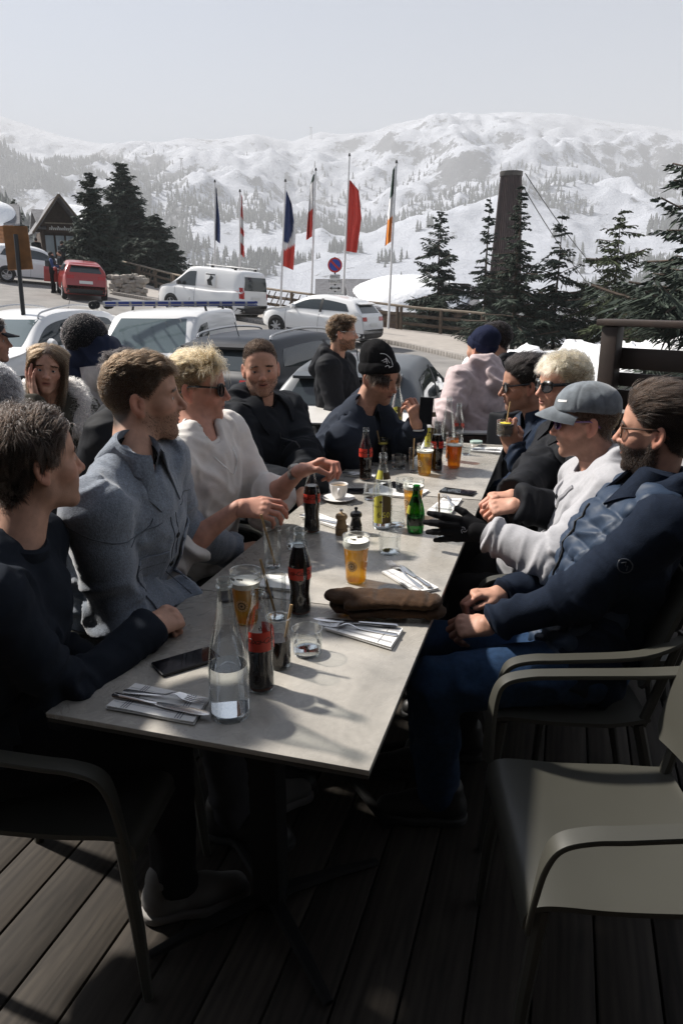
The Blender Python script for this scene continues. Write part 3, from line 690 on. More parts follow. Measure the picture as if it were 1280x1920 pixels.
def watch(s, wrist, d, nor, strap, face, r=.032, name='watch', round_=True, flatz=.82):
    d = nrm(d); n = nrm(np.asarray(nor)-d*np.dot(nor, d)); y = np.cross(n, d); c = np.asarray(wrist)-d*.02
    ring = [c+y*math.cos(a)*r+n*math.sin(a)*r*flatz for a in np.linspace(0, 2*PI, 24, endpoint=False)]
    o = MB().tube([p-s.root for p in ring], .0085, 8, closed=True, flat=.35, upv=tuple(n)).build(name, strap, s.o) if False else None
    G = [[c+y*math.cos(a)*r+n*math.sin(a)*r*flatz+d*t-s.root for t in (-.010, .010)] for a in np.linspace(0, 2*PI, 25)]
    o = MB().grid(np.array(G)[:, ::-1], -.003).build(name, strap, s.o)
    if face is not None:
        M = frame(c+n*(r*flatz+.001)-s.root, d, y, n)
        MB().lathe([(0, .001), (.017, .001), (.0185, .006), (.0205, .006), (.0205, -.004), (.018, -.005)], 24, M).build('watch_case', face[0], o)
        MB().lathe([(0, .0035), (.0165, .0035), (.0165, .002)], 24, M).build('watch_dial', face[1], o)
        for a, l in ((.9, .011), (2.7, .008)): MB().box((math.cos(a)*l/2, math.sin(a)*l/2, .0042), (l, .0012, .0006), M @ Matrix.Identity(4)).build('watch_hand', strap, o)
    return o
# ------------------------------------------------------------------ the setting
def ground_fit():
    pts = []
    for x, y, d in [(905, 640, 32), (700, 617, 34), (500, 586, 37), (360, 563, 41), (160, 515, 50)]: pts.append(pd(x, y, d/1.0))
    pts += [np.array(p, float) for p in [(-.67, 24, -.23), (-3.65, 27, .27), (-10.9, 33, 1.15), (-7, 9, -.36), (0, 9, -.48), (5, 9, -.55), (-26, 46, 3.6), (-17, 47, 2.6), (11, 21, -.75), (13, 31, -.9), (-15, 20, .35), (-3, 3, -.5), (4, 3, -.55), (-14, 8, -.3), (-30, 25, 1.5)]]
    Q = np.array(pts); k = lambda r: np.where(r > 0, r*r*np.log(r+1e-9), 0)
    D = np.linalg.norm(Q[:, None, :2]-Q[None, :, :2], axis=2); n = len(Q); A = np.zeros((n+3, n+3)); A[:n, :n] = k(D)+np.eye(n)*2; A[:n, n] = 1; A[:n, n+1:] = Q[:, :2]; A[n, :n] = 1; A[n+1:, :n] = Q[:, :2].T
    wgt = np.linalg.solve(A, np.concatenate([Q[:, 2], [0, 0, 0]]))
    def f(x, y):
        x = np.asarray(x, float); y = np.asarray(y, float); d = np.sqrt((x[..., None]-Q[:, 0])**2+(y[..., None]-Q[:, 1])**2)
        return k(d)@wgt[:n]+wgt[n]+wgt[n+1]*x+wgt[n+2]*y
    return f
gz = ground_fit()
def pg(x, y, d0=14., up=0.0):
    """where the viewing ray through a pixel meets the ground"""
    r = ray(x, y); d = np.linspace(d0, 75, 1200); P = np.array([0, 0, CAM_H])+r*d[:, None]; h = P[:, 2]-gz(P[:, 0], P[:, 1])-up
    i = np.argmax(h < 0) if (h < 0).any() else np.argmin(np.abs(h)); return P[i]
FENCE = [pd(905, 640, 32), pd(800, 628, 33), pd(700, 617, 34), pd(500, 586, 37), pd(360, 563, 41), pd(255, 537, 45), pd(160, 515, 50)]
FENCE = [np.array([p[0], p[1], float(gz(p[0], p[1]))]) for p in FENCE]
FP = smooth_path(FENCE, 8)
def fence_y(x): return np.interp(x, FP[::-1, 0], FP[::-1, 1])
# asphalt
m_asph = mat('asphalt', (.20, .19, .18), rough=.9, noise=.22, scale=1.3, bump=.5, bscale=60, bdist=.01, detail=8)
m_snow = mat('snow', (.80, .81, .83), rough=.75, noise=.05, scale=.8, bump=.5, bscale=5, bdist=.08)
m_kerb = mat('kerb_stone', (.27, .25, .23), rough=.9, noise=.2, scale=8, bump=.4, bscale=90)
m_pave = mat('pavement_asphalt', (.34, .31, .28), rough=.9, noise=.15, scale=3, bump=.4, bscale=70, detail=8)
xs = np.linspace(-48, 40, 111); ys = np.linspace(6.2, 60, 69); GX, GY = np.meshgrid(xs, ys, indexing='ij'); GYf = np.minimum(GY, fence_y(GX)+.4)
G = np.stack([GX, GYf, gz(GX, GYf)], -1)
tag(MB().grid(G.transpose(1, 0, 2)[:, ::-1][:, ::-1]).build('road', m_asph), kind='structure')
gr = np.stack(np.meshgrid(np.linspace(-12, 12, 9), np.linspace(-5, 6.6, 7), indexing='ij'), -1); Gn = np.concatenate([gr, np.full(gr.shape[:2]+(1,), -.56)], -1)
tag(MB().grid(Gn).build('ground', m_asph), kind='structure')
# pavement with its kerb, between road and fence
kp = [pg(940, 692), pg(855, 672), pg(740, 647), pg(600, 626), pg(480, 606), pg(380, 585), pg(290, 566), pg(215, 553)]
KP = smooth_path(kp, 10)
def fence_near(p):
    i = np.argmin(np.linalg.norm(FP[:, :2]-p[:2], axis=1)); return FP[i]
rows = []
nK = len(KP); fs = np.linspace(0, 1, nK)
ff = np.array([np.interp(fs, np.linspace(0, 1, len(FP)), FP[:, k]) for k in range(3)]).T
back = ff+np.array([0, .45, 0])
G = []
for i in range(nK):
    a = KP[i]; b = back[i]; G.append([a+(b-a)*t+np.array([0, 0, .13]) for t in np.linspace(0, 1, 7)])
G = np.array(G); G[..., 2] = np.maximum(gz(G[..., 0], G[..., 1])+.13, -5)
tag(MB().grid(G[::-1]).build('pavement', m_pave), kind='structure')
for i in range(0, nK-1):
    seg = KP[i:i+2]; n = 2
    for k in range(n):
        a = seg[0]+(seg[1]-seg[0])*k/n; b = seg[0]+(seg[1]-seg[0])*((k+1)/n); d = nrm(b-a); s_ = np.array([d[1], -d[0], 0]); s_ = s_ if s_[1] < 0 else -s_
        za = float(gz(a[0], a[1])); zb = float(gz(b[0], b[1])); ln = np.linalg.norm(b-a)
        MM = frame(np.array([(a[0]+b[0])/2, (a[1]+b[1])/2, (za+zb)/2+.055])+s_*.06, d, -s_, np.cross(d, -s_))
        o = MB().box((0, 0, 0), (ln-.012, .16, .20), MM, .015).build('kerb_stone', m_kerb); tag(o, kind='structure')
# terrace deck: separate boards on a dark base
deck = thing('deck', None, None, (0, 0, 0)); tag(deck, kind='structure')
def deck_mat():
    m, nt, p = nodes('deck_board'); L = nt.links; tc = nt.nodes.new('ShaderNodeTexCoord'); oi = nt.nodes.new('ShaderNodeObjectInfo')
    ad = nt.nodes.new('ShaderNodeVectorMath'); ad.operation = 'ADD'; cb = nt.nodes.new('ShaderNodeCombineXYZ'); mu = nt.nodes.new('ShaderNodeMath'); mu.operation = 'MULTIPLY'; mu.inputs[1].default_value = 40
    L.new(oi.outputs['Random'], mu.inputs[0]); L.new(mu.outputs[0], cb.inputs[0]); L.new(mu.outputs[0], cb.inputs[1]); L.new(tc.outputs['Object'], ad.inputs[0]); L.new(cb.outputs[0], ad.inputs[1])
    mp = nt.nodes.new('ShaderNodeMapping'); mp.inputs['Scale'].default_value = (1.6, 16, 16); L.new(ad.outputs[0], mp.inputs[0])
    n1 = nt.nodes.new('ShaderNodeTexNoise'); n1.inputs['Scale'].default_value = 1.6; n1.inputs['Detail'].default_value = 6; n1.inputs['Distortion'].default_value = 1.1; L.new(mp.outputs[0], n1.inputs['Vector'])
    wv = nt.nodes.new('ShaderNodeTexWave'); wv.wave_type = 'RINGS'; wv.rings_direction = 'X'; wv.inputs['Scale'].default_value = 1.4; wv.inputs['Distortion'].default_value = 5; wv.inputs['Detail'].default_value = 3; wv.inputs['Detail Scale'].default_value = 1.2
    mp2 = nt.nodes.new('ShaderNodeMapping'); mp2.inputs['Scale'].default_value = (.5, 9, 9); L.new(ad.outputs[0], mp2.inputs[0]); L.new(mp2.outputs[0], wv.inputs['Vector'])
    mx = nt.nodes.new('ShaderNodeMix'); mx.data_type = 'FLOAT'; mx.inputs[0].default_value = .12; L.new(n1.outputs[0], mx.inputs[2]); L.new(wv.outputs[0], mx.inputs[3])
    cr = nt.nodes.new('ShaderNodeValToRGB'); cr.color_ramp.elements[0].position = .25; cr.color_ramp.elements[0].color = (.016, .0135, .0115, 1); cr.color_ramp.elements[1].position = .75; cr.color_ramp.elements[1].color = (.055, .046, .037, 1)
    L.new(mx.outputs[0], cr.inputs[0]); m2 = nt.nodes.new('ShaderNodeMix'); m2.data_type = 'RGBA'; m2.blend_type = 'MULTIPLY'; m2.inputs[0].default_value = 1
    mr = nt.nodes.new('ShaderNodeMapRange'); mr.inputs['To Min'].default_value = .75; mr.inputs['To Max'].default_value = 1.15; L.new(oi.outputs['Random'], mr.inputs[0]); L.new(cr.outputs[0], m2.inputs[6]); L.new(mr.outputs[0], m2.inputs[7]); L.new(m2.outputs[2], p.inputs['Base Color'])
    b = nt.nodes.new('ShaderNodeBump'); b.inputs['Strength'].default_value = .4; b.inputs['Distance'].default_value = .003; L.new(mx.outputs[0], b.inputs['Height']); L.new(b.outputs[0], p.inputs['Normal']); p.inputs['Roughness'].default_value = .7; p.inputs['Specular IOR Level'].default_value = .15
    return m
m_deck = deck_mat(); bw, gap = .148, .006
me_plank = None
for k in range(-36, 34):
    v = (k+.25)*bw
    u0, u1 = -3.6, 5.6
    c = T0+TU*((u0+u1)/2)+TV*v; c[2] = -.014
    if me_plank is None:
        o = MB().box((0, 0, 0), (u1-u0, bw-gap, .028), None, .004).build('plank', m_deck, deck); me_plank = o.data
    else: o = link('plank', me_plank, deck)
    o.location = c; o.rotation_euler = (0, 0, PI/2-TA)
c = T0+TU*1.0; o = MB().box((0, 0, 0), (9.1, 10.3, .40)).build('deck_base', mat('dark_timber', (.02, .017, .014), rough=.9), deck); o.location = (c[0], c[1], -.234); o.rotation_euler = (0, 0, PI/2-TA)
# mountains and valley: one landform, rows along distance, columns along bearing
RIDGE = [(-160, 170), (-60, 196), (0, 216), (60, 236), (130, 258), (190, 268), (300, 266), (345, 258), (400, 262), (440, 256), (480, 251), (510, 258), (545, 267), (575, 256), (600, 247), (640, 252), (700, 247), (735, 233), (775, 224), (815, 217), (850, 213), (900, 214), (950, 209), (1000, 212), (1060, 214), (1100, 222), (1150, 228), (1220, 236), (1280, 244), (1400, 262), (1500, 280)]
_rs = np.array([[ray(a, b)[0]/ray(a, b)[1], ray(a, b)[2]/ray(a, b)[1]] for a, b in RIDGE])
sc_, yc_ = np.linspace(-.78, .78, 380), np.concatenate([np.linspace(52, 400, 40)[:-1], np.linspace(400, 1100, 60)[:-1], np.linspace(1100, 3600, 150)])
SS, YY = np.meshgrid(sc_, yc_, indexing='ij'); XX = SS*YY
ridge_t = np.interp(SS, _rs[:, 0], _rs[:, 1])                            # slope of the skyline seen from here
def landform(s, Y):
    x = s*Y; yr = 2700+350*vnoise(np.stack([s.ravel()*4, 0*s.ravel(), 0*s.ravel()+3.3], 1), 2).reshape(s.shape)
    rt = np.interp(s, _rs[:, 0], _rs[:, 1]); zr = rt*yr+CAM_H
    t = np.clip((Y-620)/(yr-620), 0, None); up = np.where(t < 1, t**1.12, 1-(t-1)*.9)
    valley = -30-26*sstep(150, 600, Y)
    z = valley+(zr-valley)*up*sstep(430, 760, Y)
    P = np.stack([x.ravel()/430, Y.ravel()/430, 0*x.ravel()], 1)
    rg = (1-np.abs(fbm(P*1.1, 5, 4))*2.2).reshape(s.shape); n2 = fbm(P*3.1, 5, 9).reshape(s.shape)
    amp = sstep(.06, .5, t)*np.clip((1-t)*4, 0, 1)
    z = z+(rg-.45)*66*amp+n2*30*amp*1.2+(1-np.abs(fbm(P*6.5, 4, 14)).reshape(s.shape)*3)*9*amp+n2*7*sstep(500, 1500, Y)*np.clip((1.02-t)*20, 0, 1)
    left = sstep(-.18, -.5, s)*sstep(60, 260, Y)*(1-sstep(500, 1250, Y)); z = z+left*112*sstep(120, 520, Y)   # wooded spur coming in from one side
    near = 1-sstep(52, 150, Y); z = z*(1-near)+near*(-4-8*sstep(52, 110, Y)+sstep(-.25, -.5, s)*5.5)
    return z
ZZ = landform(SS, YY)
def mountain_mat():
    m, nt, p = nodes('mountain_snow'); L = nt.links; tc = nt.nodes.new('ShaderNodeTexCoord'); ge = nt.nodes.new('ShaderNodeNewGeometry')
    def noise(sc, det, rough=.6):
        n = nt.nodes.new('ShaderNodeTexNoise'); n.inputs['Scale'].default_value = sc; n.inputs['Detail'].default_value = det; n.inputs['Roughness'].default_value = rough; L.new(tc.outputs['Object'], n.inputs['Vector']); return n
    def math_(op, a, b):
        k = nt.nodes.new('ShaderNodeMath'); k.operation = op; k.use_clamp = False
        for i, q in enumerate((a, b)):
            if isinstance(q, (int, float)): k.inputs[i].default_value = q
            else: L.new(q, k.inputs[i])
        return k.outputs[0]
    sx = nt.nodes.new('ShaderNodeSeparateXYZ'); L.new(ge.outputs['Normal'], sx.inputs[0]); sp = nt.nodes.new('ShaderNodeSeparateXYZ'); L.new(tc.outputs['Object'], sp.inputs[0])
    n1, n2, n3 = noise(.0050, 10, .70), noise(.045, 10, .78), noise(.0016, 4)
    steep = math_('SUBTRACT', 1.0, sx.outputs[2])
    a = math_('ADD', math_('MULTIPLY', n1.outputs[0], .55), math_('MULTIPLY', n2.outputs[0], .75)); a = math_('ADD', a, math_('MULTIPLY', steep, .55)); a = math_('ADD', a, math_('MULTIPLY', n3.outputs[0], .35))
    cr = nt.nodes.new('ShaderNodeValToRGB'); e = cr.color_ramp.elements; e[0].position = .965; e[0].color = (0, 0, 0, 1); e[1].position = 1.025; e[1].color = (1, 1, 1, 1); L.new(a, cr.inputs[0])
    mx = nt.nodes.new('ShaderNodeMix'); mx.data_type = 'RGBA'; mx.inputs[6].default_value = (.53, .56, .63, 1); mx.inputs[7].default_value = (.075, .082, .095, 1); L.new(cr.outputs[0], mx.inputs[0]); L.new(mx.outputs[2], p.inputs['Base Color'])
    b = nt.nodes.new('ShaderNodeBump'); b.inputs['Strength'].default_value = .8; b.inputs['Distance'].default_value = 9; L.new(n2.outputs[0], b.inputs['Height']); L.new(b.outputs[0], p.inputs['Normal']); p.inputs['Roughness'].default_value = .8; return m
V = np.stack([XX, YY, ZZ], -1); a_, b_ = XX.shape; I = np.arange(a_*b_).reshape(a_, b_)
F = np.stack([I[:-1, :-1], I[1:, :-1], I[1:, 1:], I[:-1, 1:]], -1).reshape(-1, 4)
o = mesh_np('mountain', V.reshape(-1, 3), F, mountain_mat()); tag(o, kind='structure')
# snow between the fence and the valley
xs = np.linspace(-60, 60, 121); ts = np.linspace(0, 1, 26)
G = []
for x in xs:
    y0 = float(fence_y(np.clip(x, -17, 6.1)))+.3 if x < 6.1 else 24+.12*(x-6); row = []
    z0 = float(gz(np.clip(x, -30, 13), min(y0, 50)))-.05
    for t in ts:
        y = y0+(92-y0)*t**1.4; zl = float(landform(np.array([[x/y]]), np.array([[max(y, 52)]]))[0, 0]); k = sstep(0, 1, t)
        row.append((x, y, z0*(1-k)+(zl-.4)*k-1.4*sstep(0, .12, t)*(1-k)*(x < 7)+.25*vnoise(np.array([[x*.6, y*.6, 0]]))[0]*(t > .02)))
    G.append(row)
tag(MB().grid(np.array(G).transpose(1, 0, 2)).build('snow_slope', m_snow), kind='structure')
# ------------------------------------------------------------------ trees
m_needle = mat('spruce_needles', (.040, .054, .042), rough=.75, noise=.45, scale=2.2, spec=.2)
m_needle2 = mat('spruce_needles_light', (.055, .068, .035), rough=.75, noise=.45, scale=2.2, spec=.2)
m_bark = mat('spruce_bark', (.07, .052, .04), rough=.95, noise=.3, scale=14, bump=.6, bscale=40, bdist=.01)
def conifer(label, base, H, R, seed=0, bare=.08, dens=1.0, droop=.35, group=None, needle=None, tw=1.0, name='spruce_tree', gaps=.25, lv=None, topthin=1.0):
    r = np.random.default_rng(seed); t = thing(name, label, 'tree', base, 0, group)
    pts = [(.02*H*math.sin(k*.9+seed)*.15, .02*H*math.cos(k*1.3)*.1, H*k/10) for k in range(11)]
    MB().tube(pts, [max(.016*H*(1-k/10.4), .008) for k in range(11)], 7).build('trunk', m_bark, t)
    Q = []; B = MB(); n = lv or int(H*4.6*dens)
    for i in range(n):
        f = (i+r.random()*.6)/n; z = H*(bare+(1-bare)*f**.92); rad = R*(1-((z/H-bare)/(1-bare)))**.85*(.75+.5*r.random())+.03*R
        if topthin != 1 and z > H*.6: rad *= topthin
        nb = max(3, int(5+3*(1-f)+r.integers(0, 2))); a0 = r.random()*6.28
        for b in range(nb):
            if r.random() < gaps: continue
            z = H*min(.985, max(bare*.8, bare+(1-bare)*f**.92+r.normal()*.55/n*2.2)); a = a0+6.283*b/nb+r.normal()*.35; L = rad*(.45+.75*r.random()); tilt = .22*r.normal()+.28*(z/H-.45); d = np.array([math.cos(a), math.sin(a), 0]); m = max(4, int(L/.11))
            ss = np.linspace(.06, 1, m); px = d*(ss*L)[:, None]; zz = z+L*((.22+tilt)*ss-droop*1.5*ss**2+droop*.75*ss**3.2)+0*ss; px[:, 2] = zz
            if L > .25*R: B.tube([(0, 0, z)]+[tuple(q) for q in px[::max(1, m//4)]], [.012*L+.004]*(1+len(px[::max(1, m//4)])), 4, caps=False)
            side = np.array([-d[1], d[0], 0])
            for k in range(m):
                wid = L*.32*math.sin(min(1, (1-ss[k])*1.5+.12)*1.5)+.05; 
                for sg in (-1, 1, 0):
                    if r.random() < .10: continue
                    e = (side*sg*(1 if sg else 0)+d*(.75 if sg else 1)); ln = (wid*(.7+.5*r.random()) if sg else .12+.05*L)*tw; e = e/np.linalg.norm(e); e = e+np.array([0, 0, -.28-.3*r.random()]); e /= np.linalg.norm(e)
                    nn = np.cross(e, [r.normal()*.5, r.normal()*.5, 1]); nn /= np.linalg.norm(nn); hw = (.020+.010*r.random())*tw*(H/6)**.3
                    p = px[k]
                    Q.append([p-nn*hw*.5, p+e*ln*.45-nn*hw*1.1+np.array([0, 0, -.03]), p+e*ln, p+e*ln*.55+nn*hw+np.array([0, 0, -.03])])
                    for q_ in range(2):
                        e3 = e+r.normal(0, .33, 3); e3 /= np.linalg.norm(e3); p3 = p+e*ln*(.15+.4*r.random()); l3 = ln*(.45+.35*r.random()); n3 = np.cross(e3, [r.normal()*.6, r.normal()*.6, 1]); n3 /= np.linalg.norm(n3); Q.append([p3-n3*hw*.4, p3+e3*l3*.45-n3*hw, p3+e3*l3, p3+e3*l3*.55+n3*hw])
                    if r.random() < .5:
                        up = np.array([0, 0, 1.])*hw; Q.append([p-up*.3, p+e*ln*.4-up*1.2, p+e*ln*.9, p+e*ln*.5+up*.9])
    V = np.array(Q).reshape(-1, 3); F = np.arange(len(V)).reshape(-1, 4)
    mesh_np('crown', V, F, needle or m_needle, t, smooth=False); tag(B.build('branches', m_bark, t), kind='stuff')
    return t
def tree_at(label, x, ytop, ybase, d, Rpx, **k):
    b = pd(x, ybase, d); t = pd(x, ytop, d*b[1]/b[1]); H = (py(x, ytop, b[1])-b)[2]; return conifer(label, b, H, Rpx/CAM_F*d, **k)
tree_at('tallest dark spruce of the clump behind the fence, beside the wooden kiosk', 246, 303, 545, 54, 78, seed=3, bare=.02, dens=1.7, gaps=.04, tw=1.9)
tree_at('broad dark spruce close against the snowy kiosk roof, left of the tallest', 186, 322, 545, 45, 62, seed=4, bare=.02, dens=1.7, gaps=.04, tw=1.9)
tree_at('lower bushy spruce at the downhill end of the dark clump', 300, 400, 545, 52, 66, seed=5, bare=.02, dens=2.0, gaps=.04, tw=1.9)
tree_at('small dark spruce between the orange chalet and the kiosk', 40, 372, 500, 66, 40, seed=6, bare=.02, dens=.9, gaps=.1, tw=1.6)
tree_at('spruce behind the fence left of the ribbed chimney, full to the ground', 817, 393, 650, 36, 66, seed=11, bare=.05, gaps=.27, tw=1.3, dens=1.15, droop=.28)
tree_at('thin spruce with a tufted top just left of the ribbed chimney', 903, 370, 652, 35, 62, seed=12, bare=.08, gaps=.36, tw=1.25, dens=1.05, topthin=.55, droop=.3)
tree_at('spruce standing in front of the ribbed chimney', 958, 345, 662, 27, 78, seed=13, bare=.08, gaps=.32, tw=1.2, dens=1.15, topthin=.7, droop=.3)
tree_at('spruce with a bare thin top right of the chimney, among the cables', 1034, 402, 656, 27, 90, seed=14, bare=.10, gaps=.34, tw=1.2, dens=1.15, topthin=.6, droop=.3)
tree_at('pale green loose spruce standing above the snow bank', 1138, 392, 662, 26, 96, seed=15, bare=.06, gaps=.30, tw=1.2, dens=1.15, needle=m_needle2, droop=.3)
tree_at('big dark spruce cut by the picture edge, above the timber screen', 1300, 265, 720, 15, 215, seed=16, bare=.1, gaps=.18, tw=1.25, dens=1.0, droop=.22)
for i, (x, yt, yb, d, rp, lb) in enumerate([(880, 590, 668, 29, 46, 'low bushy fir at the end of the fence'), (1085, 560, 664, 28, 60, 'low bushy fir between two taller spruces above the snow bank'), (990, 575, 664, 30, 50, 'low fir filling the gap under the chimney'), (1190, 540, 668, 24, 60, 'young fir just left of the big spruce at the picture edge'), (780, 585, 660, 38, 48, 'low dark fir behind the fence, in front of the snowy roof')]):
    tree_at(lb, x, yt, yb, d, rp, seed=30+i, bare=.0, gaps=.2, tw=1.1, dens=1.5, name='young_fir_tree', needle=m_needle2 if i % 2 else m_needle)
# far conifers: the ones that show largest one by one, the rest of the wood as one mass
def far_tree_mesh(n=7, lay=4, seed=0):
    r = np.random.default_rng(seed); V = []; F = []
    for l in range(lay):
        z0 = l/lay*.86; z1 = z0+.36 if l < lay-1 else 1.0; rr = .20*(1-l/lay)+.03; b = len(V); V.append((0, 0, min(z1, 1)))
        for k in range(n): a = 2*PI*k/n+l*.5; q = rr*(.65+.6*r.random()); V.append((q*math.cos(a), q*math.sin(a), z0+.03*r.random()))
        F += [(b, b+1+k, b+1+(k+1) % n) for k in range(n)]
    return np.array(V), np.array(F)
m_far = mat('far_conifer', (.035, .045, .042), rough=.9)
FT = [far_tree_mesh(seed=k) for k in range(4)]
def forest_density(s, Y, z, x):
    n = fbm(np.stack([x/170, Y/170, 0*x], 1), 4, 21); n2 = fbm(np.stack([x/60, Y/60, 0*x], 1), 3, 33)
    low = sstep(210, 40, z)*sstep(430, 560, Y)*(1-sstep(900, 1700, Y)); belt = sstep(.02, .30, n+n2*.5+.55*sstep(820, 560, Y)+.02)
    left = sstep(-.20, -.34, s)*sstep(100, 220, Y)*(1-sstep(1900, 2300, Y))*sstep(-.34, -.02, n+n2*.5+.05)*2.2*sstep(330, 230, z)
    hi = .07*sstep(330, 150, z)*sstep(700, 1000, Y)*sstep(.0, .2, n)
    right = .5*sstep(.05, .25, s)*sstep(260, 60, z)*sstep(.08, .26, n+n2*.4)*(Y > 650)*(Y < 2000)
    return np.clip(low*belt*.95+left+hi+right, 0, 1)
N = 110000; s0 = rng.uniform(-.62, .62, N); Y0 = np.sqrt(rng.uniform(180**2, 2300**2, N)); z0 = landform(s0[:, None], Y0[:, None])[:, 0]; x0 = s0*Y0
ok = rng.random(N) < forest_density(s0, Y0, z0, x0); s0, Y0, z0, x0 = s0[ok], Y0[ok], z0[ok], x0[ok]
hh = (9+9*rng.random(len(s0)))*np.where(Y0 < 400, .8, 1); order = np.argsort(-hh/Y0)
hid = (z0+hh-CAM_H)/Y0 < np.interp(s0, [-.5, 0, .5], [-.02, -.035, -.05]); order = [i for i in order if not hid[i]]
me_f = []
for V, F in FT:
    o = mesh_np('far_conifer', V, F, m_far, smooth=False); me_f.append(o.data); bpy.data.objects.remove(o)
for k, i in enumerate(order[:150]):
    o = link('far_conifer', me_f[i % 4]); o.location = (x0[i], Y0[i], z0[i]-.5); o.scale = (hh[i]*1.1, hh[i]*1.1, hh[i]); o.rotation_euler = (0, 0, i)
    tag(o, 'dark far conifer standing in the snow of the mountain side', 'tree', 'far conifers on the mountain side')
VV = []; FF = []; b = 0
for i in order[150:]:
    V, F = FT[i % 4]; a = i*1.7; q = V*hh[i]; q = np.stack([q[:, 0]*math.cos(a)-q[:, 1]*math.sin(a), q[:, 0]*math.sin(a)+q[:, 1]*math.cos(a), q[:, 2]], 1)+np.array([x0[i], Y0[i], z0[i]-.5]); VV.append(q); FF.append(F+b); b += len(V)
print('far trees', len(order))
tag(mesh_np('far_forest', np.concatenate(VV), np.concatenate(FF), m_far, smooth=False), kind='stuff')
# haze in the air: its top just above the highest ridge, its floor under the valley
def haze():
    m = bpy.data.materials.new('haze'); m.use_nodes = True; nt = m.node_tree; nt.nodes.clear(); o = nt.nodes.new('ShaderNodeOutputMaterial'); v = nt.nodes.new('ShaderNodeVolumePrincipled')
    v.inputs['Color'].default_value = (.91, .93, .97, 1); v.inputs['Density'].default_value = HAZE; v.inputs['Anisotropy'].default_value = .0; nt.links.new(v.outputs[0], o.inputs['Volume'])
    zt = float(ZZ.max())+6; zb = float(ZZ.min())-1.5; x = 3600*.80
    h = MB().box((0, 1600, (zt+zb)/2), (2*x, 4100, zt-zb)).build('haze', m); tag(h, kind='stuff')
HAZE = .00054
# ------------------------------------------------------------------ tables and chairs
def table_mat():
    m, nt, p = nodes('table_stone_laminate'); L = nt.links; tc = nt.nodes.new('ShaderNodeTexCoord')
    def noise(sc, det, rough=.55, dist=0):
        n = nt.nodes.new('ShaderNodeTexNoise'); n.inputs['Scale'].default_value = sc; n.inputs['Detail'].default_value = det; n.inputs['Roughness'].default_value = rough; n.inputs['Distortion'].default_value = dist; L.new(tc.outputs['Object'], n.inputs['Vector']); return n
    n1, n2, n3 = noise(3.2, 8, .65, .6), noise(55, 5, .7), noise(9, 6, .7, 1.5)
    cr = nt.nodes.new('ShaderNodeValToRGB'); e = cr.color_ramp.elements; e[0].position = .36; e[0].color = (.295, .278, .248, 1); e[1].position = .62; e[1].color = (.47, .44, .392, 1); L.new(n1.outputs[0], cr.inputs[0])
    mr = nt.nodes.new('ShaderNodeMapRange'); mr.inputs['From Min'].default_value = .3; mr.inputs['From Max'].default_value = .7; mr.inputs['To Min'].default_value = .92; mr.inputs['To Max'].default_value = 1.06; L.new(n2.outputs[0], mr.inputs[0])
    mx = nt.nodes.new('ShaderNodeMix'); mx.data_type = 'RGBA'; mx.blend_type = 'MULTIPLY'; mx.inputs[0].default_value = 1; L.new(cr.outputs[0], mx.inputs[6]); L.new(mr.outputs[0], mx.inputs[7])
    L.new(mx.outputs[2], p.inputs['Base Color'])
    r = nt.nodes.new('ShaderNodeMapRange'); r.inputs['From Min'].default_value = .3; r.inputs['From Max'].default_value = .7; r.inputs['To Min'].default_value = .20; r.inputs['To Max'].default_value = .34; L.new(n3.outputs[0], r.inputs[0]); L.new(r.outputs[0], p.inputs['Roughness'])
    b = nt.nodes.new('ShaderNodeBump'); b.inputs['Strength'].default_value = .12; b.inputs['Distance'].default_value = .001; L.new(n2.outputs[0], b.inputs['Height']); L.new(b.outputs[0], p.inputs['Normal']); p.inputs['Specular IOR Level'].default_value = .55
    return m
m_top = table_mat(); m_edge = mat('table_edge', (.012, .011, .010), rough=.5); m_black = mat('black_metal', (.012, .012, .012), rough=.45, bump=.1, bscale=300)
m_tbase = mat('table_base_black', (.005, .005, .005), rough=.7, spec=.2)
m_topw = mat('white_table_laminate', (.62, .60, .57), rough=.4, noise=.05, scale=8)
def table(label, c, lx, ly, top, rz=PI/2-TA, group='cafe tables', z=.75):
    t = thing('cafe_table', label, 'table', (c[0], c[1], 0), rz, group)
    MB().box((0, 0, z-.006), (lx, ly, .012), None, .0015).build('tabletop', top, t); MB().box((0, 0, z-.017), (lx-.004, ly-.004, .010)).build('tabletop_edge', m_edge, t)
    n = 1 if lx < .9 else 2
    for k in range(n):
        x = 0 if n == 1 else (-1+2*k)*lx*.28
        MB().box((x, 0, z/2-.02), (.075, .075, z-.08), None, .006).build('column', m_tbase, t)
        MB().box((x, 0, z-.032), (.36, .30, .016), None, .004).build('mounting_plate', m_tbase, t)
        for a in range(4):
            q = PI/4+a*PI/2; MB().tube([(x+.03*math.cos(q), .03*math.sin(q), .05), (x+.2*math.cos(q), .2*math.sin(q), .035), (x+.33*math.cos(q), .33*math.sin(q), .014)], [.022, .018, .013], 8, flat=.7).build('foot', m_tbase, t)
    return t
W = .703
for u0, u1, lb in [(0, .698, 'square stone-look cafe table at the near end of the long row'), (.702, 1.905, 'middle cafe table of the row, with the tumblers, mills and coffee cup on it'), (1.915, 3.10, 'cafe table at the far end of the row, with the stacked beer glasses on it')]:
    table(lb, tb((u0+u1)/2, W/2), u1-u0, W, m_top, group='cafe tables joined in a row')
c = pd(865, 765, 4.75); table('white cafe table of the next party, behind the man in the black beanie', (pd(850, 745, 4.9)[0], pd(850, 745, 4.9)[1]), 1.5, .72, m_topw, rz=R_(-8), group='cafe tables beyond the long row')
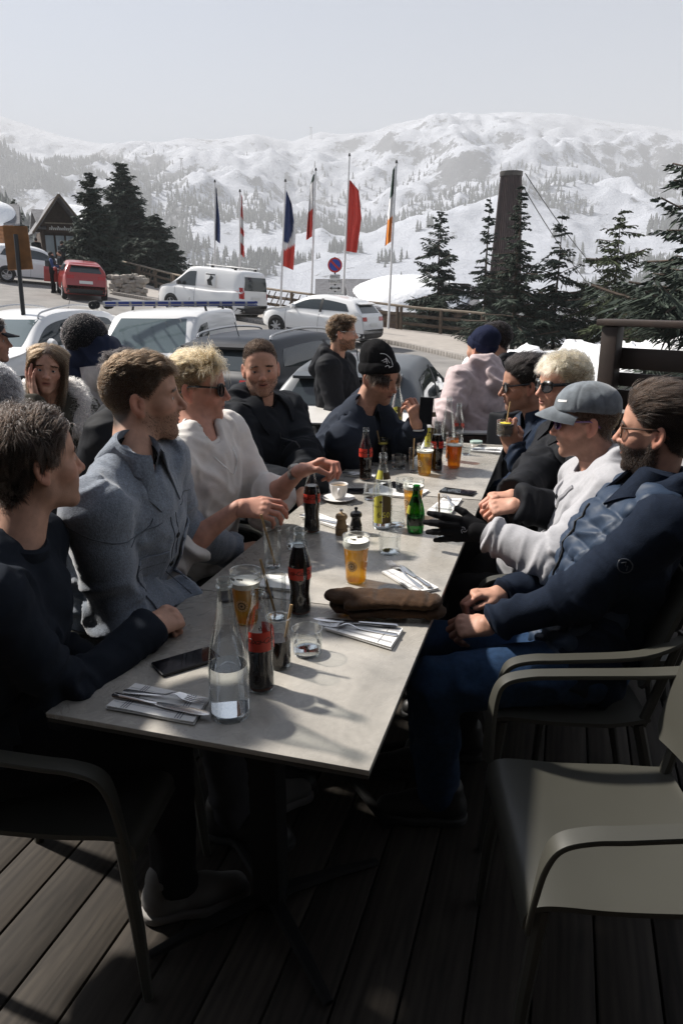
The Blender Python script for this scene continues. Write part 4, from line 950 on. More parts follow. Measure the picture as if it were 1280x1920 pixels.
table('white cafe table glimpsed behind the man in the black parka', (pd(470, 745, 5.3)[0], pd(470, 745, 5.3)[1]), 1.2, .7, m_topw, rz=R_(-8), group='cafe tables beyond the long row')
table('cafe table of the fur-collared woman, mostly hidden behind heads', (pd(95, 790, 2.95)[0], pd(95, 790, 2.95)[1]), 1.1, .7, m_top, rz=R_(60), group='cafe tables beyond the long row')
m_chair = mat('chair_lacquer', (.046, .045, .037), rough=.42, noise=.06, scale=4, bump=.15, bscale=900, bdist=.0004); m_chair_dk = mat('chair_lacquer_shade', (.04, .042, .036), rough=.45)
def chair_parts(t):
    # seat: one sheet, rolled down at the front
    prof = [(-.215, .452), (-.19, .446), (-.10, .440), (.05, .441), (.15, .449), (.195, .449), (.218, .440), (.230, .420), (.232, .392)]
    P = smooth_path([(0, y, z) for y, z in prof], 4); G = []
    for p in P:
        wd = .238 if p[1] > -.1 else .238-.02*((-.1-p[1])/.115); row = []
        for x in np.linspace(-1, 1, 13): row.append((x*wd, p[1], p[2]+.006*(abs(x)**4)))
        G.append(row)
    MB().grid(np.array(G), -.012).build('seat', m_chair, t)
    # back: a bent panel with rounded upper corners
    G = []
    for i, f in enumerate(np.linspace(0, 1, 14)):
        z = .545+.315*f; wd = .232+.012*math.sin(f*PI*.6)-(.035*max(0, (f-.86)/.14)**2)-(.03*max(0, (.1-f)/.1)**2); row = []
        for x in np.linspace(-1, 1, 13): row.append((x*wd, -.205-.060*f-.03*f*f+.028*x*x*-1*-1-.0, z))
        G.append(row)
    MB().grid(np.array(G), .012).build('backrest', m_chair, t)
    for sg in (-1, 1):
        # arm: flat bar, curved down at the front to the seat
        P = smooth_path([(.240*sg, -.27, .712), (.278*sg, -.15, .682), (.290*sg, .05, .670), (.290*sg, .135, .665), (.289*sg, .190, .648), (.286*sg, .212, .605), (.276*sg, .222, .52), (.262*sg, .226, .43)], 5)
        MB().tube([tuple(p) for p in P], .021, 16, flat=.30, upv=(0, .35, .94), sq=1).build('armrest', m_chair, t)
        MB().tube([(.215*sg, .190, .432), (.228*sg, .215, .2), (.236*sg, .228, 0)], [.017, .016, .012], 8).build('leg', m_chair, t)
        MB().tube([(.205*sg, -.19, .432), (.220*sg, -.25, .2), (.228*sg, -.295, 0)], [.017, .016, .012], 8).build('leg', m_chair, t)
        MB().tube([(.205*sg, -.20, .430), (.214*sg, -.232, .56), (.214*sg, -.275, .72)], [.015, .014, .012], 8).build('back_post', m_chair, t)
    MB().tube([(-.21, .18, .425), (.21, .18, .425)], .012, 8).build('crossbar', m_chair, t)
    MB().tube([(-.2, -.18, .425), (.2, -.18, .425)], .012, 8).build('crossbar', m_chair, t)
_chair0 = None
def chair(label, pos, face_az, group='grey-green armchairs of the terrace'):
    global _chair0
    if _chair0 is None:
        t = thing('armchair', label, 'chair', (0, 0, 0), 0, group); chair_parts(t); _chair0 = t
    else:
        t = copy_tree(_chair0); t['label'] = label; t['group'] = group
    t.location = (float(pos[0]), float(pos[1]), 0); t.rotation_euler = (0, 0, -R_(face_az)); return t
def seat_at(u, v): return tb(u, v, 0)
# ------------------------------------------------------------------ what stands on the tables
g_clear = thin_glass('clear_glass'); g_green = thin_glass('green_glass', (.10, .42, .16), (.02, .12, .04))
m_cola = mat('cola', (.012, .004, .002), rough=.05, spec=.5); m_colathin = mat('cola_thin', (.10, .022, .006), rough=.05)
m_water = mat('water', (.98, .99, 1), rough=0, trans=1, ior=1.2); m_beer = clear_liquid('beer', (.93, .66, .16), .30, (.90, .55, .08))
m_beer2 = clear_liquid('beer_amber', (.90, .50, .09), .30, (.85, .38, .04))
m_foam = mat('foam', (.88, .85, .76), rough=.9, noise=.06, scale=300, bump=.4, bscale=500); m_red = mat('label_red', (.56, .045, .025), rough=.4); m_cream = mat('label_cream', (.72, .64, .52), rough=.5)
m_print_br = mat('print_brown', (.045, .022, .012), rough=.5); m_tan = mat('print_tan', (.52, .36, .20), rough=.5); m_print_or = mat('print_red_brown', (.38, .12, .04), rough=.5); m_yel = mat('label_yellow', (.60, .56, .08), rough=.5); m_brn = mat('label_brown', (.075, .05, .016), rough=.5)
m_white = mat('white_china', (.74, .72, .70), rough=.18); m_paper = mat('white_paper', (.76, .75, .73), rough=.9, bump=.2, bscale=200); m_steel = mat('steel', (.72, .71, .70), rough=.2, metal=1); m_straw = mat('kraft_straw', (.34, .22, .10), rough=.7)
m_phone = mat('phone_glass', (.008, .008, .010), rough=.04, spec=.6); m_phoneb = mat('phone_case', (.03, .035, .05), rough=.3); m_wood = mat('mill_wood', (.30, .20, .10), rough=.5, noise=.25, scale=9, stretch=(1, 1, 6)); m_blk = mat('black_lacquer', (.012, .012, .013), rough=.25)
m_coffee = mat('coffee', (.09, .045, .02), rough=.2); m_lemon = mat('lemon', (.75, .60, .06), rough=.5)
def camang(p): return math.atan2(-p[1], -p[0])
def prof_at(prof, z): P = np.array(prof); return np.interp(z, P[:, 1], P[:, 0])
def wrap(prof, a0, z0, off=.0006, flip=1):
    """flat (x, y) laid round a turned shape"""
    def f(V):
        z = z0+V[:, 1]; r = prof_at(prof, z)+off+(V[:, 2] if V.shape[1] > 2 else 0); a = a0+V[:, 0]/np.maximum(prof_at(prof, z0), .01); return np.stack([r*np.cos(a), r*np.sin(a), z], 1)
    return f
def band(name, prof, a0, half, z0, z1, m, parent, off=.0005, n=24, k=8):
    G = [[(lambda r: (r*math.cos(a), r*math.sin(a), z))(prof_at(prof, z)+off) for a in np.linspace(a0-half, a0+half, n)] for z in np.linspace(z0, z1, k)]
    return MB().grid(np.array(G)).build(name, m, parent)
def disc_ring(name, fn, r0, r1, m, parent, n=28, c=(0, 0)):
    V = []; F = []
    for i in range(n):
        a = 2*PI*i/n; V += [(c[0]+r0*math.cos(a), c[1]+r0*math.sin(a), 0), (c[0]+r1*math.cos(a), c[1]+r1*math.sin(a), 0)]
    F = [(2*i, 2*i+1, (2*i+3) % (2*n), (2*i+2) % (2*n)) for i in range(n)]
    return mesh_np(name, fn(np.array(V)), F, m, parent)
def wall(prof, t=.0022):
    P = smooth_path([(r, 0, z) for r, z in prof], 4); P = [(max(p[0], .0005), p[2]) for p in P]; return P
def liquid(prof, z0, z1, k=.93, n=28, meniscus=True):
    zs = np.linspace(z0, z1, 18); P = [(.0003, z0)]+[(prof_at(prof, z)*k, z) for z in zs]+[(.0003, z1-.0008)]; return MB().lathe(P, n)
COKE = wall([(.0005, .004), (.022, .002), (.0255, .0), (.0285, .006), (.0298, .022), (.0288, .042), (.0268, .060), (.0278, .082), (.0305, .102), (.0312, .125), (.0300, .148), (.0258, .170), (.0195, .192), (.0152, .212), (.0138, .226), (.0138, .230)])
def lip(r, z, t=.0022): return [(r-t, z+.004), (r+.0004, z), (r+.0020, z+.001), (r+.0022, z+.005), (r+.0006, z+.007), (r+.0004, z+.011), (r+.0012, z+.014), (r-.0004, z+.0165), (r-t, z+.016), (r-t, z-.02)]
def coke(label, px, level, lab=(.108, .150), turn=0, base=None, text=True, H=1.0, scripted=.0):
    p = pz(px[0], px[1], .75) if base is None else base; t = thing('cola_bottle', label, 'bottle', p, 0, 'glass cola bottles'); a = camang(p)+turn
    MB().lathe(COKE, 32).build('glass', g_clear, t); MB().lathe(lip(.0138, .229), 28).build('lip', g_clear, t)
    MB().lathe([(.0003, .0035), (.022, .0045), (.0275, .007), (.0285, .006), (.026, .0004), (.0225, .002), (.0003, .0036)], 28).build('thick_base', g_clear, t)
    zs = np.linspace(.014, level, 22); MB().lathe([(.0003, .014)]+[(prof_at(COKE, z)*.95, z) for z in zs]+[(.0003, level-.0005)], 30).build('cola', m_cola, t)
    MB().lathe([(.0003, .0055)]+[(prof_at(COKE, z)*.94, z) for z in np.linspace(.0065, .0138, 4)]+[(.0003, .0138)], 30).build('cola_bottom', m_colathin, t)
    lb = band('label', COKE, a-.75, .86, lab[0], lab[1], m_red, t); lb2 = band('label', COKE, a+1.35, .86, lab[0], lab[1], m_red, t)
    zm = (lab[0]+lab[1])/2
    lettering('lettering', 'Coca-Cola', .0185, wrap(COKE, a-.68, zm+.003, .0009), m_blk, lb, shear=.38, spacing=.84)
    lettering('lettering', 'Coca-Cola', .0185, wrap(COKE, a+1.33, zm+.003, .0009), m_blk, lb2, shear=.38, spacing=.84)
    return t
BEER = wall([(.0005, .006), (.026, .005), (.0300, .0), (.0312, .006), (.0325, .035), (.0352, .075), (.0385, .108), (.0415, .118), (.0418, .126), (.0402, .134), (.0405, .148)])
def beer(label, px, level=.112, foam=.020, turn=0, amber=False, base=None, ring=True):
    p = pz(px[0], px[1], .75) if base is None else base; t = thing('beer_glass', label, 'glass', p, 0, 'pint glasses of beer'); a = camang(p)+turn
    MB().lathe(BEER, 36).build('glass', g_clear, t); MB().tube([(.0404*math.cos(q), .0404*math.sin(q), .148) for q in np.linspace(0, 2*PI, 36, endpoint=False)], .0012, 6, closed=True).build('rim', g_clear, t)
    if level: liquid(BEER, .008, level, .96, 32).build('beer', m_beer2 if amber else m_beer, t)
    if foam:
        V = liquid(BEER, level+.0004, level+foam, .955, 32); V.build('foam', m_foam, t)
        for k in range(5):
            q = a+rng.normal()*1.2; z = level+foam+.004+.014*rng.random(); b = band('foam_trace', BEER, q, .10+.2*rng.random(), z, z+.003+.004*rng.random(), m_foam, t, off=-.0016, n=8, k=3)
    for q, mm, sc in ((a-.55, m_print_br, 1.0), (a+.9, m_print_or, 1.0)):
        f = wrap(BEER, q, .060, .0010); first = mm is m_print_br; d = disc_ring('printed_badge', f, .0118 if first else .0155, .0168, m_tan if first else mm, t); disc_ring('badge_ring', f, .0003 if first else .0100, .0106, mm, d); f2_ = wrap(BEER, q, .060, .0013)
        for k in range(8):
            an = 2*PI*k/8; disc_ring('badge_petal', f2_, .0004, .0026, m_tan if first else mm, d, 8, (.0056*math.cos(an), .0056*math.sin(an)))
        disc_ring('badge_centre', f, .0002, .002, mm, d, 10)
        for k in range(14):
            an = 2*PI*k/14; disc_ring('badge_dot', f2_, .0001, .0012, mm, d, 6, (.0145*math.cos(an), .0145*math.sin(an)))
    return t
LOW = wall([(.0005, .008), (.028, .007), (.0330, .0), (.0352, .004), (.0362, .02), (.0370, .066)]); TALL = wall([(.0005, .010), (.022, .009), (.0262, .0), (.0272, .004), (.0278, .05), (.0288, .126)])
def tumbler(label, px, prof='low', fill=0, liq=None, straw=None, base=None, group='drinking glasses', turn=0, scale=1, lemon=False, name='tumbler'):
    P = LOW if prof == 'low' else TALL; p = pz(px[0], px[1], .75) if base is None else base; t = thing(name, label, 'glass', p, turn, group); t.scale = (scale,)*3; top = P[-1]
    MB().lathe(P, 32).build('glass', g_clear, t); MB().tube([(top[0]*math.cos(q), top[0]*math.sin(q), top[1]) for q in np.linspace(0, 2*PI, 32, endpoint=False)], .0011, 6, closed=True).build('rim', g_clear, t)
    MB().lathe([(.0003, .0075), (P[6][0]*.8, .0065), (P[8][0]*.97, .001), (.0003, .001)], 28).build('thick_base', m_water, t)
    if fill: liquid(P, .0085, fill, .955).build('drink', liq or m_water, t)
    if lemon: MB().lathe([(.0003, fill), (.022, fill+.001), (.024, fill+.004), (.0003, fill+.005)], 20).build('lemon_slice', m_lemon, t)
    if straw:
        a, b = straw; s_ = MB().tube([a, b], .0034, 10).build('straw', m_straw, t)
    return t
def napkin(label, quad, z=.7505, th=.006, group='paper napkins with cutlery', stripes=True):
    """four corners on the table, in turn"""
    q = [pz(x, y, .75+th) for x, y in quad]; c = sum(q)/4; t = thing('napkin', label, 'napkin', (c[0], c[1], .7503), 0, group); Q = [np.array([v[0]-c[0], v[1]-c[1], 0]) for v in q]
    bil = lambda a, b: Q[0]*(1-a)*(1-b)+Q[1]*a*(1-b)+Q[2]*a*b+Q[3]*(1-a)*b
    for l in range(2):
        z1 = th*(l+1)/2; G = [[bil(a, b)*(1-.015*l)+np.array([0, 0, z1+.0012*math.sin(a*5+l)*b+.0015*l*b]) for b in np.linspace(0, 1, 9)] for a in np.linspace(0, 1, 9)]
        o = MB().grid(np.array(G), th/2*.8).build('napkin_fold', m_paper, t)
    if stripes:
        g = MB(); mid = lambda a, b: bil(a, b)*.985+np.array([0, 0, th+.0034+.0012*math.sin(a*5+1)*b+.0015*b])
        for s0 in (.16, .19, .22, .78, .81, .84):
            g.grid(np.array([[mid(s0+w_, b) for w_ in (0, .010)] for b in np.linspace(.02, .98, 12)])[:, ::-1])
        for s0 in (.2, .8): g.grid(np.array([[mid(a, s0+w_) for w_ in (0, .008)] for a in np.linspace(.02, .98, 12)]))
        g.build('printed_stripes', mat('print_grey', (.18, .18, .20), rough=.8), t)
    return t
def fork(label, a, b, z=.760, group='forks'):
    """a handle end, b tine end (pixels on the table)"""
    A, B = pz(*a, z), pz(*b, z); L = np.linalg.norm(B-A); x = nrm(B-A); y = np.cross([0, 0, 1], x); t = thing('fork', label, 'cutlery', (A[0], A[1], z), math.atan2(x[1], x[0]), group); g = []
    for f in np.linspace(0, 1, 24):
        wd = np.interp(f, [0, .02, .15, .35, .55, .62, .68, .75], [.005, .0085, .0075, .0045, .0035, .004, .010, .0115]); zz = .003+.010*math.exp(-((f-.62)/.10)**2)-.004*sstep(.7, .9, f)
        if f > .76: break
        g.append([(f*L, k*wd, zz+.0008*(1-k*k)) for k in np.linspace(-1, 1, 5)])
    MB().grid(np.array(g), .0018).build('handle', m_steel, t)
    for k in range(4):
        yy = (k-1.5)*.0062; MB().tube([(L*.74, yy, .0042), (L*.82, yy, .0005), (L*.92, yy, .001), (L, yy*.9, .004)], [.0022, .0019, .0017, .0010], 6, flat=.6).build('tine', m_steel, t)
    return t
def knife(label, a, b, z=.760, group='knives'):
    A, B = pz(*a, z), pz(*b, z); L = np.linalg.norm(B-A); x = nrm(B-A); t = thing('knife', label, 'cutlery', (A[0], A[1], z), math.atan2(x[1], x[0]), group)
    MB().tube([(L*f, 0, .005) for f in (0, .02, .1, .3, .44, .46)], [.004, .0085, .0082, .0065, .006, .004], 10, flat=.55).build('handle', m_steel, t)
    g = [[(L*f, k*np.interp(f, [.45, .5, .6, .85, .95, 1], [.005, .0075, .0095, .0105, .009, .002])+.001, .0045+.0006*(1-k*k)) for k in (-1, -.4, .4, 1)] for f in np.linspace(.45, 1, 14)]
    MB().grid(np.array(g), .0012).build('blade', m_steel, t); return t
def phone(label, c, d, L=.150, Wd=.073, face=True, z=.7505, group='phones', tilt=None, base=None, cat='phone'):
    p = pz(*c, z+.004) if base is None else base; q = pz(*d, z+.004) if tilt is None else None
    t = thing('phone', label, cat, (p[0], p[1], z if base is None else p[2]), 0, group)
    if tilt is None: x = nrm(q-p); t.rotation_euler = (0, 0, math.atan2(x[1], x[0]))
    else: t.rotation_euler = tilt
    MB().box((0, 0, .0042), (L, Wd, .0084), None, .0036).build('body', m_phoneb if not face else m_blk, t)
    if face: MB().box((0, 0, .0086), (L-.006, Wd-.006, .0006)).build('screen', m_phone, t)
    else:
        cb = MB().box((L*.36, Wd*.18, .0094), (.034, .034, .0022), None, .001).build('camera_bump', m_phoneb, t)
        for k, (i, j) in enumerate([(-.008, -.008), (.008, .008), (-.008, .008)]): MB().lathe([(.0002, .0122), (.0055, .0122), (.0068, .0125), (.0068, .010)], 16, Matrix.Translation((L*.36+i, Wd*.18+j, 0))).build('lens_ring', m_steel if k == 3 else m_phone, cb)
    return t
def soft_thing(name, label, cat, fn, lo, hi, h, m, loc, rz=0, group=None, disp=None):
    t = thing(name, label, cat, loc, rz, group); return t
CARAFE = wall([(.0005, .010), (.036, .009), (.0400, .0), (.0425, .008), (.0430, .05), (.0415, .10), (.0365, .15), (.0275, .195), (.0195, .235), (.0160, .262), (.0152, .290)])
def carafe(label, px, level, base=None, scale=1, text=True):
    p = pz(px[0], px[1], .75) if base is None else base; t = thing('water_carafe', label, 'bottle', p, 0, 'clear water bottles'); t.scale = (scale,)*3
    MB().lathe(CARAFE, 40).build('glass', g_clear, t); MB().lathe(lip(.0152, .288), 32).build('lip', g_clear, t)
    MB().lathe([(.0003, .009), (.034, .008), (.041, .014), (.0422, .008), (.0395, .0006), (.0003, .001)], 36).build('thick_base', m_water, t)
    if level: MB().lathe([(.0003, .0145)]+[(prof_at(CARAFE, z)*.955, z) for z in np.linspace(.0146, level, 12)]+[(.0003, level-.0005)], 36).build('water', m_water, t)
    return t
carafe('tall clear bottle half full of water at the near corner, by the napkin', (432, 1338), .116)
coke('nearly half-empty cola bottle with a bright red label, beside the tall water bottle', (490, 1291), .104, lab=(.105, .150), turn=.75)
coke('cola bottle still full up to its neck, behind the straw glasses near the brown mittens', (563, 1150), .197, lab=(.108, .142), turn=.2)
coke('cola bottle beside the coffee cup, in front of the pale-sweatered man', (585, 998), .178, lab=(.118, .150), turn=.3)
coke('cola bottle with a pinkish label near the hands of the man in the beanie', (685, 900), .112, lab=(.114, .152), turn=.1)
coke('cola bottle between two beers at the far end of the table', (817, 884), .182, lab=(.12, .152), turn=-.2)
beer('beer with a clean white head, alone in front of the brown mittens', (667, 1090), .112, .022, turn=.15)
beer('half-hidden beer behind the tall water bottle, froth on its inside', (463, 1166), .104, .016, turn=.2)
beer('beer partly behind the green bottle', (773, 968), .112, .014, turn=-.3)
beer('beer with a straw glass at its side, left of the dark cola bottle', (795, 890), .110, .010, turn=-.2)
beer('amber beer at the far end of the table, in front of another rim', (850, 877), .112, .006, turn=-.6, amber=True)
tumbler('empty pint glass standing right behind the amber beer', (846, 864), 'tall', .10, m_beer2, scale=1.15)
tumbler('tall glass of cola with a brown straw beside the red-labelled bottle', (524, 1248), 'tall', .072, m_cola, ((.004, .004, .012), (.030, .016, .150)))
tumbler('low tumbler with a little water, alone left of the folded napkin', (576, 1224), 'low', .026)
tumbler('empty glass behind the near cola bottle, with a dark straw', (518, 1160), 'tall', .0, None, ((-.004, .012, .012), (-.040, .018, .165)))
tumbler('tall empty glass with a leaning straw, by the grey-jacketed man', (512, 1062), 'tall', .0, None, ((.006, -.004, .012), (-.034, .006, .172)))
tumbler('low tumbler of water behind the full cola bottle', (557, 1028), 'low', .022)
tumbler('empty low tumbler between the beer and the green bottle', (730, 1036), 'low')
tumbler('glass under the gloved hand with an upright straw', (829, 1012), 'tall', .0, None, ((-.010, .006, .012), (-.018, .006, .168)))
tumbler('low tumbler of water beside the far straw glass', (747, 878), 'low', .030)
tumbler('low empty glass behind the saucer', (697, 936), 'low')
tumbler('glass of cola with lemon and a straw, in front of the man in the beanie', (717, 868), 'tall', .098, m_cola, ((.0, .0, .03), (-.030, .004, .165)), lemon=True)
tumbler('narrow glass with a straw beside the far beer', (776, 886), 'tall', .0, None, ((-.006, 0, .02), (-.004, .0, .175)), scale=.95)
tumbler('low clear tumbler in front of the green bottle side of the far beer', (757, 925), 'low', .02)
tumbler('small clear glass beside the amber beer', (872, 852), 'low', scale=.7)
tumbler('clear tumbler half hidden behind the bottle with the yellow label', (742, 985), 'low')
# water bottle with the two-coloured label
B650 = wall([(.0005, .008), (.030, .007), (.0345, .0), (.0365, .008), (.0370, .05), (.0368, .13), (.0345, .158), (.0270, .192), (.0190, .222), (.0150, .245), (.0142, .268)])
def labelled_bottle(label, px, base=None, level=.085, neck=True, group='labelled water bottles', text='650'):
    p = pz(px[0], px[1], .75) if base is None else base; t = thing('mineral_water_bottle', label, 'bottle', p, 0, group); a = camang(p)
    MB().lathe(B650, 36).build('glass', g_clear, t); MB().lathe(lip(.0142, .266), 28).build('lip', g_clear, t)
    MB().lathe([(.0003, .0145)]+[(prof_at(B650, z)*.955, z) for z in np.linspace(.0146, level, 12)]+[(.0003, level-.0005)], 32).build('water', m_water, t)
    MB().lathe([(.0003, .008), (.029, .007), (.035, .012), (.0363, .008), (.034, .0006), (.0003, .001)], 32).build('thick_base', m_water, t)
    G = []
    for a_ in np.linspace(a-.95, a-.02, 16):
        z1 = .112+.022*math.cos((a_-a+.1)*1.4); G.append([(lambda r: (r*math.cos(a_), r*math.sin(a_), z))(prof_at(B650, z)+.0006) for z in np.linspace(.026, z1, 8)])
    lb = MB().grid(np.array(G)).build('label', m_yel, t); lb['label'] = 'yellow-green half of the label'
    G = []
    for a_ in np.linspace(a+.0, a+1.0, 16):
        z1 = .112+.022*math.cos((a_-a)*1.2); G.append([(lambda r: (r*math.cos(a_), r*math.sin(a_), z))(prof_at(B650, z)+.0006) for z in np.linspace(.026, z1, 8)])
    l2 = MB().grid(np.array(G)).build('label', m_brn, t); l2['label'] = 'brown half of the label'
    lettering('lettering', '6', .030, wrap(B650, a-.36, .058, .0012), m_brn, lb); lettering('lettering', text[1:], .030, wrap(B650, a+.36, .058, .0012), m_yel, l2); lettering('lettering', 'NAT', .013, wrap(B650, a-.45, .090, .0012), m_brn, lb)
    disc_ring('badge', wrap(B650, a-.15, .108, .0012), .0001, .005, m_brn, lb)
    if neck:
        n1 = band('neck_label', B650, a-.55, .55, .190, .222, m_yel, t); band('neck_label', B650, a+.75, .7, .190, .215, m_brn, t)
    return t
labelled_bottle('clear bottle with a half yellow, half brown numbered label, mid-table', (716, 989))
labelled_bottle('clear bottle with a yellow shoulder label, behind the far cola bottle', (806, 845), level=.05)
GREEN = wall([(.0005, .006), (.022, .005), (.0265, .0), (.0290, .006), (.0325, .035), (.0335, .055), (.0310, .085), (.0235, .115), (.0155, .140), (.0128, .155), (.0125, .164)])
def green_bottle(label, px):
    p = pz(px[0], px[1], .75); t = thing('green_bottle', label, 'bottle', p); a = camang(p)
    MB().lathe(GREEN, 36).build('glass', g_green, t); MB().lathe(lip(.0125, .162), 28).build('lip', g_green, t)
    MB().lathe([(.0003, .008)]+[(prof_at(GREEN, z)*.94, z) for z in np.linspace(.0085, .062, 10)]+[(.0003, .0615)], 30).build('water', mat('green_water', (.35, .8, .45), rough=0, trans=1, ior=1.33), t)
    band('label', GREEN, a-1.5, .75, .075, .105, m_yel, t); l = band('label', GREEN, a+PI-.3, .8, .02, .05, mat('label_dark_green', (.02, .07, .03), rough=.4), t); band('label', GREEN, a+PI, .9, .105, .13, MATS['label_dark_green'], t)
    return t
green_bottle('small green sparkling-water bottle with a yellow shoulder label', (778, 998))
# far bottles
carafe('clear carafe behind the amber beer, before the pink jacket', (838, 842), .03, scale=.95)
coke('empty clear bottle at the right of the far carafe', (857, 838), .016, lab=(.11, .13), turn=2.6)
def mill(label, px, m, s=1.0):
    p = pz(px[0], px[1], .75); t = thing('pepper_mill', label, 'mill', p, 0, 'pepper and salt mills'); t.scale = (s,)*3
    MB().lathe([(.0003, 0), (.021, 0), (.0225, .003), (.0222, .020), (.0205, .022), (.0205, .024), (.0222, .027), (.0180, .042), (.0160, .052), (.0175, .058)], 28).build('body', m, t)
    MB().lathe([(.0175, .0585), (.0212, .062), (.0218, .068), (.0190, .076), (.0100, .081), (.0003, .082)], 28).build('head', m, t)
    MB().lathe([(.003, .081), (.0035, .085), (.0062, .088), (.0068, .092), (.005, .096), (.0003, .097)], 18).build('knob', m_steel if m is m_wood else m_blk, t)
mill('pale turned-wood mill with a steel knob, beside the black one', (640, 1002), m_wood); mill('black lacquered mill beside the pale wooden one', (667, 998), m_blk)
def cup(label, px):
    p = pz(px[0], px[1], .75); t = thing('coffee_cup', label, 'cup', (p[0], p[1], .759), camang(p))
    pr = [(.0003, .002), (.020, .002), (.022, .0), (.024, .004), (.032, .020), (.0365, .040), (.0385, .062), (.0378, .0625), (.0355, .060), (.034, .040), (.029, .020), (.020, .008), (.0003, .007)]
    MB().lathe(pr, 36).build('cup_body', m_white, t); MB().lathe([(.0003, .050), (.0352, .0505)], 30).build('coffee', m_coffee, t)
    MB().lathe([(.022, .0508), (.0350, .0512)], 30, None, .5, 5.0).build('crema', mat('crema', (.45, .33, .2), rough=.7), t)
    MB().tube(smooth_path([(.036, .0, .052), (.052, 0, .050), (.057, 0, .036), (.050, 0, .022), (.034, 0, .018)], 5), .0042, 10, flat=1.4, upv=(0, 1, 0)).build('handle', m_white, t)
    s_ = thing('saucer', 'white saucer under the coffee cup with a wrapped sugar stick', 'saucer', (p[0], p[1], .75)); MB().lathe([(.0003, .005), (.024, .005), (.028, .001), (.030, .0), (.050, .006), (.067, .012), (.0685, .014), (.066, .0145), (.048, .009), (.027, .0085), (.0003, .0085)], 44).build('plate', m_white, s_)
    sp = thing('teaspoon', 'teaspoon lying on the saucer beside the coffee cup', 'cutlery', (p[0]-.045, p[1]-.03, .766), 2.2); MB().tube([(0, 0, 0), (.05, 0, -.001), (.085, 0, -.001)], [.0025, .0015, .002], 8, flat=.5).build('handle', m_steel, sp); MB().tube([(.083, 0, -.001), (.090, 0, -.002), (.105, 0, -.002), (.113, 0, 0)], [.002, .008, .010, .003], 10, flat=.25).build('bowl', m_steel, sp)
cup('white coffee cup with frothy coffee, handle towards the viewer', (635, 938))
# napkins, cutlery, phones
napkin('striped white napkin under knife and fork at the near left corner', [(253, 1282), (393, 1310), (364, 1357), (198, 1327)])
knife('knife with a fluted handle at the near left corner', (212, 1306), (393, 1343), z=.760); fork('fork lying above the knife at the near left corner', (232, 1297), (391, 1316), z=.763)
napkin('striped napkin with fork and dark-bladed knife, below the brown mittens', [(605, 1178), (640, 1162), (756, 1180), (733, 1217)], group='paper napkins with cutlery')
knife('dark-bladed knife across the napkin below the mittens', (746, 1176), (588, 1162), z=.762); fork('fork with its tines to the left on the napkin below the mittens', (745, 1192), (597, 1168), z=.760)
napkin('napkin with fork and knife at the right edge, above the mittens', [(715, 1072), (752, 1064), (823, 1104), (782, 1113)])
fork('fork at the right edge of the table above the mittens', (790, 1104), (728, 1053), z=.760); knife('knife beside the fork at the right edge', (805, 1103), (750, 1062), z=.760)
napkin('white napkin with knife by the mills, left table edge', [(560, 966), (590, 960), (655, 985), (628, 990)]); knife('knife on the napkin by the mills', (562, 968), (640, 984))
napkin('white napkin with a fork beside the gloved hand', [(800, 958), (830, 934), (866, 936), (845, 965)]); fork('fork standing proud on the napkin by the gloved hand', (850, 950), (832, 928))
napkin('white napkin at the far left edge, by the far cola bottle', [(640, 890), (660, 884), (705, 890), (700, 898)]); knife('knife on the far left napkin', (642, 888), (700, 896))
napkin('white napkin in the far right corner of the table', [(880, 845), (890, 839), (942, 840), (938, 850)]); knife('knife on the napkin in the far right corner', (884, 843), (938, 845))
napkin('paper napkin behind the near beers, under a phone', [(480, 1100), (500, 1078), (556, 1083), (545, 1108)], stripes=False)
napkin('folded napkin between the labelled bottle and the far tumblers', [(680, 925), (715, 905), (805, 920), (780, 935)], stripes=False)
napkin('crumpled white napkin by the black case at the far end', [(735, 850), (770, 822), (800, 826), (790, 846)], stripes=False)
phone('black phone lying screen up beside the front napkin', (350, 1240), (398, 1226)); phone('black phone screen up by the far right edge, mirroring the sky', (858, 922), (890, 926), z=.7505)
phone('dark blue phone lying camera side up behind the near bottles', (462, 1115), (540, 1108), face=False, z=.7505); phone('dark phone lying behind the coffee cup', (662, 921), (680, 921), L=.14, z=.7505); phone('phone half hidden under the napkin near the labelled bottle', (748, 912), (770, 918), L=.14, z=.7568)
p = pz(892, 835, .75); t = thing('small_tin', 'low round tin with a pale green lid at the far right', 'tin', p); MB().lathe([(.0003, 0), (.033, 0), (.034, .002), (.034, .016), (.0003, .016)], 28).build('body', m_steel, t); MB().lathe([(.035, .014), (.0355, .024), (.034, .026), (.0003, .0265), (.0003, .0262)], 28).build('lid', mat('tin_green', (.32, .42, .38), rough=.4), t)
p = pz(742, 846, .75); t = thing('folded_case', 'black folded leather case standing in front of the man in the beanie', 'case', p, R_(8)); MB().box((0, 0, .045), (.14, .02, .09), None, .004).build('front_cover', mat('black_leather', (.015, .013, .012), rough=.5, bump=.3, bscale=200), t); MB().box((0, .03, .045), (.14, .012, .088), Matrix.Rotation(.25, 4, 'X'), .004).build('back_cover', MATS['black_leather'], t)
